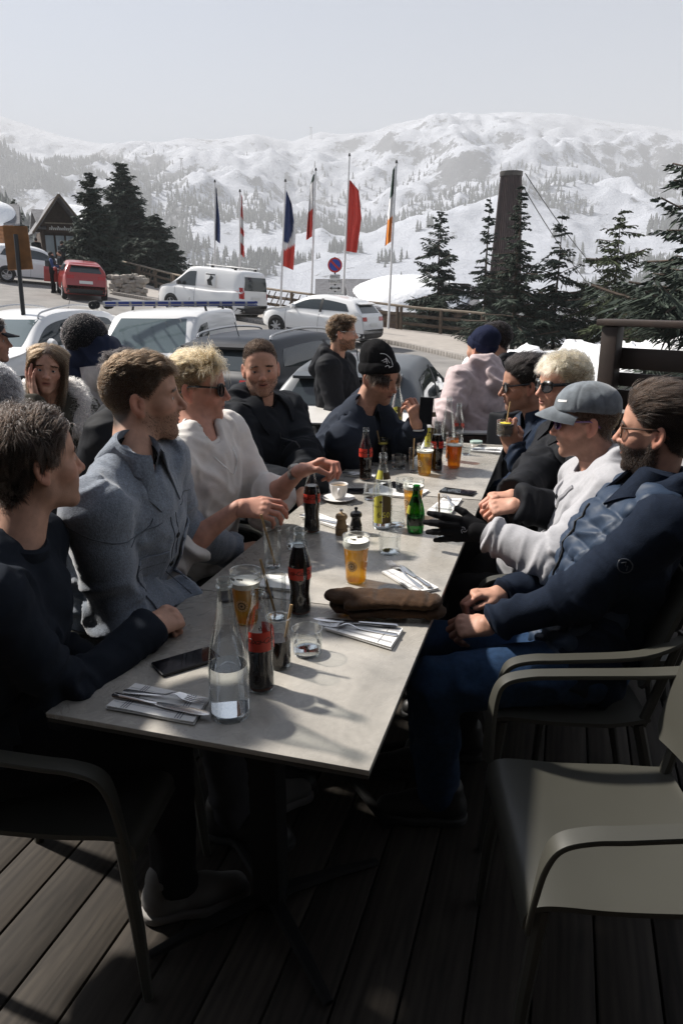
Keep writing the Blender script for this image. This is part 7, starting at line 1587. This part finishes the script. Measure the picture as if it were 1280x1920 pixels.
# chimney with standing seams and its stay cables
m_rib = mat('brown_sheet_metal', (.036, .021, .020), rough=.5, noise=.25, scale=3); A = pd(944, 560, 50); H = py(958, 322, A[1])[2]-A[2]; t = thing('ribbed_chimney', 'tall brown ribbed metal chimney tapering to a dark rim, behind the spruces', 'chimney', A); r0, r1 = 1.06, .62; lean = (py(958, 322, A[1])-A)[0]
Mx = Matrix(((1, 0, lean/H, 0), (0, 1, 0, 0), (0, 0, 1, 0), (0, 0, 0, 1))); MB().lathe([(r0, -3), (r0, 0), (r1, H-.25)], 40, Mx).build('shaft', m_rib, t)
for k in range(40):
    a = 2*PI*k/40; MB().tube([Mx @ Vector(((r0+.02)*math.cos(a), (r0+.02)*math.sin(a), 0)), Mx @ Vector(((r1+.02)*math.cos(a), (r1+.02)*math.sin(a), H-.25))], .035, 4).build('rib', m_rib, t)
MB().lathe([(r1+.08, H-.28), (r1+.10, H-.24), (r1+.10, H), (r1-.05, H+.02), (r1-.1, H-.4)], 40, Mx).build('rim', mat('dark_rim', (.03, .025, .022), rough=.6), t)
for k, (q, r) in enumerate([((984, 325), (1130, 520)), ((980, 350), (1112, 545))]):
    a, b = pd(*q, 49), pd(*r, 62); P = [a+(b-a)*f+np.array([0, 0, -1.2*4*f*(1-f)*.25]) for f in np.linspace(0, 1, 12)]; tag(MB().tube(P, .035, 5).build('cable', m_black), ['upper cable running down from the chimney top to the valley', 'lower cable running down beside the chimney to the valley'][k], 'cable', 'cables beside the chimney')
# snow-laden roofs below the road
def snow_roof_house(label, c, lx, ly, hwall, hroof, rz, snow, wallm, roofm, name='chalet', snow_t=.7, snow_part=1.0):
    t = thing(name, label, 'house', c, rz); MB().box((0, 0, hwall/2), (lx, ly, hwall)).build('wall', wallm, t)
    for k in range(int(hwall/.35)): MB().box((0, -ly/2-.02, .2+k*.35), (lx*.995, .05, .30), None, .01).build('wall_board', wallm, t)
    rf = None
    for sg in (1, -1):
        G = [[(x*(lx/2+.6), sg*(ly/2+.8)*f, hwall+hroof*(1-f)-.15*f) for f in np.linspace(0, 1, 6)] for x in np.linspace(-1, 1, 10)]; G = np.array(G) if sg < 0 else np.array(G)[::-1]; rf = MB().grid(G[:, ::-1] if False else G, .16).build('roof', roofm, t)
    if snow:
        fn = lambda P: smax(smax(np.maximum(np.abs(P[:, 0]-lx*(1-snow_part)*.5)-(lx/2+.55)*snow_part, 0)*.0+s_ell(P*1., (lx*(1-snow_part)*.5, 0, hwall-.3), ((lx/2+.75)*snow_part*1.12, (ly/2+1.0)*1.12, hroof+snow_t+.6)), -(P[:, 2]-(hwall+hroof-(np.abs(P[:, 1])/(ly/2+.8))*(hroof+.15))+.05), .15), -(P[:, 2]-hwall+.25), .1)
        V, F = nets(fn, (-lx/2-2, -ly/2-2, hwall-1), (lx/2+2, ly/2+2, hwall+hroof+snow_t+1.2), .16); V = V+np.stack([0*V[:, 0], 0*V[:, 0], .10*fbm(V*.9, 3)], 1); mesh_np('roof_snow', V, F, m_snow, t)
    return t
m_dwall = mat('dark_timber_wall', (.055, .035, .024), rough=.85, noise=.3, scale=5, bump=.3, bscale=40); m_groof = mat('grey_roof', (.14, .14, .15), rough=.85, noise=.3, scale=5, bump=.4, bscale=30); m_owall = mat('orange_timber_wall', (.26, .12, .05), rough=.85, noise=.25, scale=5)
c = pd(770, 590, 42); snow_roof_house('dark chalet below the road under a thick rounded snow cap', (c[0], c[1]+3, c[2]-1.8), 6.2, 5.4, 2.2, 1.15, R_(6), True, m_dwall, m_groof, snow_t=.35)
c = pd(655, 590, 46); snow_roof_house('low building with a bare grey roof left of the snow-capped chalet', (c[0]+.6, c[1]+4, c[2]-1.6), 4.4, 5.0, 1.9, 1.7, R_(0), False, m_dwall, m_groof)
c = pd(1290, 650, 27); snow_roof_house('dark chalet half hidden by the big spruce at the right', (c[0]+1.2, c[1]+2, c[2]-.3), 4.0, 4.5, 1.5, 1.0, R_(70), False, mat('red_brown_wall', (.12, .045, .03), rough=.85), m_groof)
c = pd(-8, 470, 60); snow_roof_house('orange timber chalet with a snowy roof at the left edge', (c[0]-2.0, c[1]+3, c[2]-1.5), 4.6, 5, 3.6, 1.6, R_(20), True, m_owall, m_groof, snow_t=.3)
# kiosk with a steep porch gable
c = pd(120, 505, 47); k_ = thing('wooden_kiosk', 'small dark wooden kiosk with a steep gable and a white sign over its windows', 'kiosk', (c[0], c[1], float(gz(c[0], c[1]))), R_(28)); w_, hw, hr_ = 1.7, 2.35, 2.0
MB().box((.9, 2.4, hw/2), (3.6, 3.6, hw)).build('wall', m_dwall, k_)
for sg in (-1, 1): MB().box((sg*1.05, .0, hw/2), (.18, .18, hw), None, .02).build('porch_post', m_dwall, k_)
for k in range(3): MB().box((-.62+.62*k, .26, 1.45), (.50, .05, 1.25), None, .01).build('window', mat('window_pale', (.30, .34, .36), rough=.12), k_); 
MB().box((0, .24, .40), (2.0, .1, .7), None, .02).build('counter_front', m_dwall, k_)
for sg in (-1, 1):
    G = np.array([[(sg*f*(w_), y, hw+hr_-f*hr_*1.12) for f in np.linspace(0, 1, 5)] for y in np.linspace(-.95, 2.6, 5)]); G = G if sg < 0 else G[::-1]
    MB().grid(G, .10).build('porch_roof', m_groof, k_); MB().tube([(0, -.97, hw+hr_), (sg*w_, -.97, hw-.12*hr_)], .07, 6).build('barge_board', m_fw, k_)
MB().prism([(-1.4, hw-.1), (1.4, hw-.1), (0, hw+hr_-.2)], 0, .08, frame((0, .3, 0), (1, 0, 0), (0, 0, 1), (0, -1, 0))).build('gable', m_dwall, k_)
sg_ = MB().box((.15, -.12, hw+.12), (1.9, .06, .36), Matrix.Rotation(R_(0), 4, 'Y'), .01).build('sign_board', m_dwall, k_); [MB().tube([(-.62+.125*k, -.165, hw+.02), (-.60+.125*k, -.165, hw+.16+.10*(k % 3 == 1)), (-.54+.125*k, -.165, hw+.14), (-.53+.125*k, -.165, hw+.02)], .022, 5).build('sign_letter', m_plate, sg_) for k in range(13)]; MB().box((.15, -.14, hw+.42), (2.0, .05, .07)).build('sign_ledge', m_fw2, k_)
for sg in (-1, 1):
    G = np.array([[(.9+x*2.1, 2.6+sg*f*2.5, hw+1.3-1.25*f) for f in np.linspace(0, 1, 4)] for x in (-1, 0, 1)]); G = G if sg < 0 else G[::-1]; MB().grid(G, .12).build('main_roof', m_groof, k_)
rz_ = lambda P: hw+1.30-np.abs(P[:, 1]-2.6)/2.5*1.25+.06; V, F = nets(lambda P: smax(smax(smax((P[:, 2]-rz_(P)-.42-.10*vnoise(P*.8, 4))*.85, -(P[:, 2]-rz_(P)+.04), .12), np.abs(P[:, 0]-1.75)-1.15, .35), np.abs(P[:, 1]-2.6)-2.45, .35), (.1, -.2, hw-.8), (3.6, 5.6, hw+2.4), .13); mesh_np('roof_snow', V, F, m_snow, k_)
# rust-orange board on a leaning post
A, B = pd(47, 640, 12), pd(30, 440, 12); t = thing('orange_board', 'rust-orange board on a leaning dark post at the left', 'sign', A); MB().tube([(0, 0, -.8), tuple(B-A+np.array([0, 0, .0]))], .035, 8).build('post', m_black, t); q = [pd(7, 425, 12.14)-A, pd(52, 425, 12.14)-A, pd(63, 505, 12.14)-A, pd(17, 507, 12.14)-A]
MB().grid(np.array([[q[0]*(1-a)*(1-b)+q[1]*a*(1-b)+q[2]*a*b+q[3]*(1-a)*b for b in np.linspace(0, 1, 6)] for a in np.linspace(0, 1, 6)]), .03).build('panel', mat('rusty_orange', (.16, .068, .018), rough=.75, noise=.35, scale=6), t)
# stone block wall end
c = pg(241, 556); t = thing('stone_wall_end', 'short pale rubble stone wall behind the red hatchback', 'wall', c, R_(-20)); m_st = mat('pale_stone', (.33, .30, .26), rough=.95, noise=.25, scale=4, bump=.6, bscale=20, bdist=.02)
for r in range(5):
    for k in range(5):
        V, F = nets(lambda P: np.maximum(np.maximum(np.abs(P[:, 0])-.12-.07*((r*5+k*3) % 4)/3, np.abs(P[:, 1])-.2), np.abs(P[:, 2])-.06-.03*((r+k*2) % 3)/2)-.03+.045*vnoise(P*7, r*7+k), (-.30, -.3, -.18), (.30, .3, .18), .04); mesh_np('stone', V @ np.array(Matrix.Rotation(.12*math.sin(r*9+k*5), 3, 'Y'))+np.array([-.74+.36*k+.15*(r % 2)+.05*math.sin(k*7+r), .04*math.sin(k*3+r*5), .10+.195*r+.03*math.sin(k*4+r*2)]), F, m_st, t)
# terrace screen of dark boards, right
m_scr = mat('dark_stained_timber', (.026, .014, .009), rough=.6, noise=.3, scale=8, bump=.3, bscale=60, stretch=(1, 1, 1)); D_ = 5.9
a = pd(1130, 603, D_); b = pd(1345, 606, D_-.55); t = thing('terrace_screen', 'dark stained timber screen with a top rail, behind the men on the right', 'fence', (a[0], a[1], 0)); x = nrm((b-a)*np.array([1, 1, 0])); y = np.cross([0, 0, 1], x); ln = 2.6; Z = lambda yy: py(1150, yy, a[1])[2]; M_ = frame((0, 0, 0), x, y, (0, 0, 1))
MB().box((ln/2-.02, 0, Z(604)), (ln, .17, .05), M_, .008).build('top_rail', m_scr, t)
for k, xx in enumerate((.085, 1.25, 2.4)): MB().box((xx, 0, Z(606)/2-.02), (.13, .13, Z(606)), M_, .008).build('post', m_scr, t)
for y0, y1 in ((651, 690), (697, 722), (729, 765), (772, 810)): MB().box((ln/2, .085, (Z(y0)+Z(y1))/2), (ln, .032, Z(y0)-Z(y1)), M_, .006).build('board', m_scr, t)
# bare shrub in a trough, left
p = pd(95, 660, 4.9); t = thing('bare_shrub', 'leafless twiggy shrub behind the fur-collared woman', 'shrub', (p[0], p[1], .55)); r_ = np.random.default_rng(5); g = MB()
for k in range(26):
    a = r_.random()*6.28; e = .5+.8*r_.random(); L = .22+.26*r_.random(); d = np.array([math.cos(a)*math.cos(e), math.sin(a)*math.cos(e), math.sin(e)]); P = [d*L*f+np.array([0, 0, .12])+r_.normal(0, .012, 3)*f for f in np.linspace(0, 1, 5)]; g.tube(P, [.006, .005, .004, .003, .002], 5)
    for q in range(3): s0 = P[1+q]; d2 = nrm(d+r_.normal(0, .6, 3)); g.tube([s0, s0+d2*.08, s0+d2*.14+np.array([0, 0, .02])], [.003, .0022, .0012], 4)
g.build('twigs', m_bark, t); MB().box((0, 0, -.12), (.9, .3, .5), None, .02).build('trough', m_dwall, t)
# ploughed snow bank by the road, right
P0, P1 = pd(935, 690, 19), pd(1190, 668, 17); ax = nrm(P1-P0); ln = np.linalg.norm(P1-P0); bz = min(float(gz(P0[0], P0[1])), float(gz(P1[0], P1[1])))-.2
V, F = nets(lambda P: s_cap(P*np.array([1, .62, 1], np.float32), (0, 0, .1), (ln+3, 0, .45), .75, 1.0)+.22*vnoise(P*1.6, 3)+.10*vnoise(P*4, 4)+.05*vnoise(P*9, 6), (-1.2, -2.2, -.6), (ln+4.4, 2.4, 2.0), .10); y = np.cross([0, 0, 1], ax*np.array([1, 1, 0])); W_ = P0*np.array([1, 1, 0])+np.array([0, 0, bz])+V[:, :1]*ax*np.array([1, 1, 0])+V[:, 1:2]*y+V[:, 2:]*np.array([0, 0, 1]); tag(mesh_np('snow_bank', W_, F, m_snow), kind='structure')
# lift pylons on the skyline
for k, (x, y0, y1) in enumerate([(583, 239, 251), (341, 297, 318)]):
    A = py(x, y1, 2300 if k == 0 else 1700); B = py(x, y0, A[1]); t = thing('lift_pylon', ['tiny ski-lift pylon on the ridge line', 'tiny ski-lift pylon on the slope under the ridge'][k], 'pylon', A); h = B[2]-A[2]
    for sg in (-1, 1): MB().tube([(sg*2.2, 0, -14), (sg*1.2, 0, h)], .7, 4).build('leg', m_black, t)
    MB().box((0, 0, h), (9, 1, 1.4)).build('crossarm', m_black, t)
# added, unseen front behind the viewer; its wall and overhang darken the near terrace
t = thing('unseen_shade_front', 'added unseen timber front with windows, blocking sky light behind the terrace', 'light blocker', (0, -2.6, 0), 0)
MB().box((0, -.25, 3.2), (26, .3, 6.4)).build('wall', m_dwall, t); MB().box((0, 1.1, 4.0), (26, 3.0, .22)).build('shade_eaves', m_dwall, t)
for k in range(6): MB().box((-8+3.2*k, -.08, 1.5), (2.2, .1, 2.4), None, .01).build('window', m_cglass, t)
for k in range(7): MB().box((-9+3*k, .9, 3.80), (.14, 2.9, .18), None, .01).build('shade_rafter', m_dwall, t)
# ------------------------------------------------------------------ people at the other tables and by the road
def plain(label, head, yaw, tyaw, jm, hair_m, pelvis=None, pitch=0, roll=0, skin=SKIN, hp={}, w=1.0, neck=None, hood=0, arms=None, hr=.005, h=.012, puff=.012, scol=(.02, .014, .01), beard=0, hairlen=.03, n=4500, legs=True, group=None, stub=(.1, .06, .045), hands=None, fold=.016, seed=70, hairfn=None, ar=(.072, .062, .048)):
    head = np.array(head, float); pelvis = pelvis if pelvis is not None else np.array([head[0], head[1], .53])-az(tyaw)*.06
    p = Person(label, head, yaw, tyaw, pelvis, pitch=pitch, roll=roll, neck=neck, hp=hp, hr=hr, skin=skin, w=w, group=group)
    for sd in 'RL':
        if arms and sd in arms: arm_to(p, sd, arms[sd][0], arms[sd][1])
        else: lap(p, sd)
    for a in (hands or []): p.hand(*a)
    g = p.garment('jacket', jm, h=h, fold=fold, seed=seed, puff=puff, hood=hood, arm_r=ar); p.build_body(scalpcol=scol, beard=beard, stub=stub)
    if hair_m: p.hair(n, (hairfn or (lambda q: hairlen*(.5+.5*sstep(0, .08, q[:, 2])))), flow_head(.4, .3, .9), hair_m, lift=.35, rad=.0008, clump=.6, cf=60, K=6)
    if legs: p.legs(m_darktr, sh_dark, h=.02)
    return p, g
m_olive = fabric('olive_parka', (.050, .046, .036), rough=.8); m_pink = fabric('pale_pink_puffer', (.50, .40, .40), rough=.6); m_nw = fabric('navy_panel', (.012, .018, .042), rough=.6); m_wp = fabric('white_panel', (.46, .45, .46), rough=.6); m_fur = hair_mat('fur_white', (.62, .57, .53)); m_furd = hair_mat('fur_dark', (.012, .010, .010)); m_furg = hair_mat('fur_grey', (.20, .20, .21)); h_ld = hair_mat('hair_light_brown', (.045, .028, .016))
def fur_on(p, ob, sel, n, ln, m, name='fur_trim', rad=.0008, seed=1):
    me = ob.data; V = np.array([v.co[:] for v in me.vertices])+p.root; F = np.array([list(f.vertices) for f in me.polygons]); N = vnormals(V, F); P, f = sample_faces(V, F, sel(V).astype(float)+1e-6, n); nn = N[F[f]].mean(1)
    return strands(name, P, nn, np.full(len(P), ln)*(.6+.7*rng.random(len(P))), lambda q: np.stack([rng.normal(0, .3, len(q)), rng.normal(0, .3, len(q)), -.3+0*q[:, 0]], 1), m, p.o, .65, .2, 0, .5, 40, 5, rad, None, seed, lambda q: q-p.root)
# woman with a white fur collar, cheek in hand
hd = pd(90, 690, 3.72); p, g = plain('woman with long brown hair and white fur collar, cheek resting on her hand', hd, 163, 150, m_olive, None, hp=dict(w=.93, jaw=.90, nose=.92, cheek=1.05), roll=8, pitch=-2, hr=.003, h=.010, scol=(.05, .032, .02), skin=(.50, .29, .215), w=.92,
    arms={'R': (hd+np.array([-.035, -.105, -.155]), (-.6, -.3, -1))}, hands=[('R', np.array([-.22, .10, 1]), (-.8, -.6, .1), 'flat')], seed=71)
path = [p.tl(*q) for q in [(.11, .10, p.T-.14), (.15, .03, p.T-.03), (.13, -.07, p.T+.04), (0, -.12, p.T+.05), (-.13, -.07, p.T+.04), (-.15, .03, p.T-.03), (-.11, .10, p.T-.14)]]
V, F = nets(lambda P: np.min([s_cap(P, path[i], path[i+1], .062, .062) for i in range(6)], 0), np.min(path, 0)-.1, np.max(path, 0)+.1, .012); fc = mesh_np('fur_collar', V-p.root, F, mat('fur_base', (.45, .42, .40), rough=.9), p.o); fur_on(p, fc, lambda V: np.ones(len(V)), 9000, .030, m_fur, 'collar_fur')
p.hair(7000, lambda q: .20+.08*(np.abs(q[:, 0]) > .03), lambda q: np.stack([np.sign(q[:, 0])*(.02+.55*sstep(.07, .11, q[:, 2])+1.1*(q[:, 1] > .045)*(np.abs(q[:, 0]) < .075)*(q[:, 2] > 0)), -.6*(q[:, 1] > .02)*(q[:, 2] > .0)-.05, -1.3*sstep(.125, .09, q[:, 2])-.5], 1), h_ld, xmax=.090, lift=.04, grav=.6, clump=.3, cf=45, rad=.0007, K=12, margin=.006); p.brows(h_br, 200)
# woman bending away in a navy and white jacket with a dark fur hood
pv = pd(190, 765, 4.25); pv[2] = .62; hd = pd(158, 640, 4.15); p, g = plain('woman in a navy and white ski jacket bending away, dark fur hood up', hd, -60, -40, m_nw, None, pelvis=pv, neck=pd(178, 665, 4.2), pitch=-20, hood=1.25, h=.011, w=.92, seed=72, puff=.02, hr=.006, arms={'L': (pd(130, 715, 4.1), (0, -.5, -1)), 'R': (pd(150, 745, 4.6), (0, .5, -1))}, scol=(.02, .02, .02))
hb = p.hl(np.array([[0, -.02, .02]]))[0]; V, F = nets(lambda P: np.maximum(s_sph(P, hb, .125), -s_sph(P, hb+p.hy*.12, .105)), hb-.2, hb+.2, .012); hoodo = mesh_np('fur_hood', V-p.root, F, m_blackjk, p.o); fur_on(p, hoodo, lambda V: np.ones(len(V)), 4000, .009, m_furd, 'hood_fur')
p.patch('white_back_panel', m_wp, g, p.tl(-.13, -.4, p.T-.06), p.tx*.30, -p.tz*.40, p.ty, nx=12, ny=12, off=.008, th=.006)
# man with curly brown hair behind
hd = pd(641, 624, 5.5); p, g = plain('man with curly brown hair and glasses in a black hoodie at the table behind', hd, 92, 110, m_blackjk, None, hp=dict(nose=1.05, open=.3), hr=.0035, hood=.9, h=.011, beard=.5, stub=(.12, .07, .05), scol=(.04, .026, .016), seed=73, w=1.02)
p.hair(7000, lambda q: .018+.030*sstep(0, .08, q[:, 2]), flow_head(.5, .3, .8), h_br, lift=.45, curl=.9, clump=.9, cf=55, rad=.0008); p.beard(h_br, 1200, .012, .0006); glasses(p, m_steel, mat('clear_lens', (.5, .5, .5), rough=.05, alpha=.2), th=.0018, w=.046, h=.040, name='spectacles')
# pale pink jacket, navy beanie, seen from behind
pv = pd(905, 790, 4.75); pv[2] = .53; hd = pd(902, 655, 4.85); p, g = plain('woman in a pale pink jacket and navy beanie with her back turned', hd, -35, -38, m_pink, None, pelvis=pv, neck=pd(896, 697, 4.80), hood=1.0, h=.010, puff=.020, seed=74, w=.95, hr=.005, fold=.02, arms={'L': (pd(818, 765, 4.85), (-.2, -.9, -.6)), 'R': (pd(850, 755, 5.2), (0, .5, -1))})
beanie(p, fabric('navy_knit', (.012, .016, .040), bump=.7, bscale=200), z0=.012, tall=.012)
MB().tube([tuple(p.neck-p.root+np.array([0, 0, .0])), tuple(p.neck-p.root+np.array([0, 0, .05]))], [.088, .075], 18).build('navy_snood', mat('navy_fleece_plain', (.018, .026, .045), rough=.95), p.o)
ch = chair('armchair with a black coat over its back, behind the pink jacket', pv-az(-38)*.03, -38); bp_ = pv-az(-38)*.31; ct = thing('black_coat', 'black coat hanging over the chair back by the pink jacket', 'coat', (bp_[0], bp_[1], 0), -R_(-38)); V, F = nets(lambda P: np.maximum(np.maximum(np.abs(P[:, 0])-.24+.05*(P[:, 2]-.9)**2, np.abs(P[:, 1]+.01)-.055), np.maximum(P[:, 2]-.90, .40-P[:, 2]))-.02+.02*vnoise(P*np.array([16, 6, 4]), 3), (-.34, -.14, .34), (.34, .14, .98), .014); mesh_np('coat_cloth', V, F, m_blackjk, ct)
hd = pd(930, 636, 5.45); plain('person with short dark curly hair in a black jacket, beyond the pink jacket', hd, -70, -60, m_blackjk, h_bk, hairlen=.03, seed=75, hood=.8, scol=(.01, .008, .008))
# left edge
hd = pd(-22, 638, 4.0); p, g = plain('person in a black jacket and dark cap, cut by the left picture edge', hd, 75, 70, m_blackjk, h_bk, seed=76, puff=.03, scol=(.01, .008, .008)); V, F = nets(lambda P: smax(s_ell(P, (0, -.012, .04), (.085, .105, .09)), .03-P[:, 2], .006), (-.11, -.14, -.02), (.11, .14, .16), .008); c_ = mesh_np('cap', p.hl(V)-p.root, F, m_blackjk, p.o); G = [[p.hl(np.array([[.07*a, .08+.08*f*(1-.6*a*a), .035-.02*f]]))[0]-p.root for a in np.linspace(-1, 1, 9)] for f in np.linspace(0, 1, 5)]; MB().grid(np.array(G)[::-1], -.006).build('peak', m_blackjk, c_)
hd = pd(-10, 748, 2.95); p, g = plain('person in a grey furry hat seen from behind at the left picture edge', hd, 20, 30, m_blackjk, None, seed=77, puff=.02); V, F = nets(lambda P: s_ell(P, (0, -.012, .02), (.10, .12, .125)), (-.14, -.16, -.14), (.14, .16, .18), .01); ho = mesh_np('furry_hat', p.hl(V)-p.root, F, mat('fur_grey_base', (.13, .13, .14), rough=.95), p.o); fur_on(p, ho, lambda V: np.ones(len(V)), 7000, .020, m_furg, 'hat_fur')
hd = pd(238, 715, 2.95); plain('person in a black jacket mostly hidden behind the man in grey wool', hd, -80, -95, m_blackjk, h_bk, seed=78, puff=.028, w=1.1, neck=pd(228, 775, 2.9), pelvis=np.array([pd(235, 800, 2.95)[0], pd(235, 800, 2.95)[1], .5]))
# by the road
def standing(label, foot_px, d, face, jm, tr, hm, H=1.72, seed=80, lean=0, arms=None):
    f = pd(*foot_px, d); z = float(gz(f[0], f[1])); t = thing('person', label, 'person', (f[0], f[1], z), -R_(face), 'people by the red car'); k = H/1.75
    fn = lambda P: smin(smin(s_cap(P, (-.09, 0, .90*k), (-.10, .02, .06), .085, .055), s_cap(P, (.09, 0, .90*k), (.11, -.04, .06), .085, .055), .03), smin(s_cap(P, (-.10, .08, .04), (-.10, -.04, .04), .042), s_cap(P, (.11, .03, .04), (.11, -.09, .04), .042), .02), .03)
    V, F = nets(fn, (-.3, -.3, -.05), (.3, .3, 1.15), .025); mesh_np('trousers', V, F, tr, t)
    up = lambda P: smin(smin(smin(s_cap(P*np.array([1, 1.35, 1], np.float32), (0, 0, .92*k), (0, .04+lean, 1.32*k), .17, .18), s_cap(P, (-.18, .02+lean, 1.40*k), (.18, .02+lean, 1.40*k), .07), .06), s_cap(P, (-.22, .02+lean, 1.38*k), (-.25, .05, 1.08*k), .065, .055), .03), smin(s_cap(P, (.22, .02+lean, 1.38*k), (.26, .08, 1.10*k), .065, .055), smin(s_cap(P, (.26, .08, 1.10*k), (.12, .32, 1.12*k), .055, .042), s_cap(P, (-.25, .05, 1.08*k), (-.12, .30, 1.10*k), .055, .042), .01), .02), .03)
    V, F = nets(up, (-.45, -.35, .6), (.45, .5, 1.65), .025); V = V+.012*vnoise(V*12, seed)[:, None]; mesh_np('jacket', V, F, jm, t)
    hz = 1.58*k; bd = lambda P: smin(smin(s_ell(P, (0, .03+lean, hz+.02), (.078, .098, .118)), s_cap(P, (0, lean, 1.4*k), (0, .02+lean, hz), .055), .03), smin(s_ell(P, (0, .13+lean, hz), (.014, .02, .022)), smin(s_sph(P, (.11, .36, 1.13*k), .045), s_sph(P, (-.11, .34, 1.11*k), .045), .01), .01), .01)
    V, F = nets(bd, (-.2, -.2, 1.0), (.2, .45, 1.85), .014); mesh_np('body', V, F, mat('skin_far', SKIN, rough=.6), t); V, F = nets(lambda P: smax(s_ell(P, (0, .015+lean, hz+.045), (.088, .108, .112)), (P[:, 1]-lean-.05)*.8-(P[:, 2]-hz-.02), .02), (-.15, -.2, hz-.15), (.15, .2, hz+.22), .014); mesh_np('hair', V, F, hm, t); return t
m_hd = mat('dark_hair_far', (.02, .015, .012), rough=.8); m_blue = fabric('blue_sleeved_fleece', (.03, .06, .16)); m_gil = fabric('dark_gilet', (.015, .018, .022))
t = standing('person in a dark gilet with blue sleeves at the red car door', (103, 557), 32.5, 75, m_blue, m_darktr, m_hd, seed=81)
V, F = nets(lambda P: s_cap(P*np.array([1, 1.35, 1], np.float32), (0, 0, .90), (0, .05, 1.38), .185, .195), (-.3, -.3, .6), (.3, .3, 1.65), .03); mesh_np('gilet', V, F, m_gil, t)
standing('person in dark clothes just beyond the open car door', (120, 546), 34.5, -120, m_gil, m_darktr, m_hd, seed=82); standing('person in a dark jacket at the window of the kiosk', (122, 520), 44, 20, m_gil, m_darktr, m_hd, seed=83); standing('small dark figure walking left of the kiosk', (75, 515), 47, -30, m_gil, m_darktr, m_hd, seed=84)
# the open door of the red car
rc = [o for o in bpy.data.objects if o.name == 'red_hatchback'][0]
dr = MB().box((2.95, 1.13, .78), (.06, .55, .62), Matrix.Identity(4), .02).build('open_door', m_rpaint, rc); MB().box((2.95, 1.12, 1.22), (.03, .46, .30), None, .01).build('door_window', m_cglass, dr)
haze()
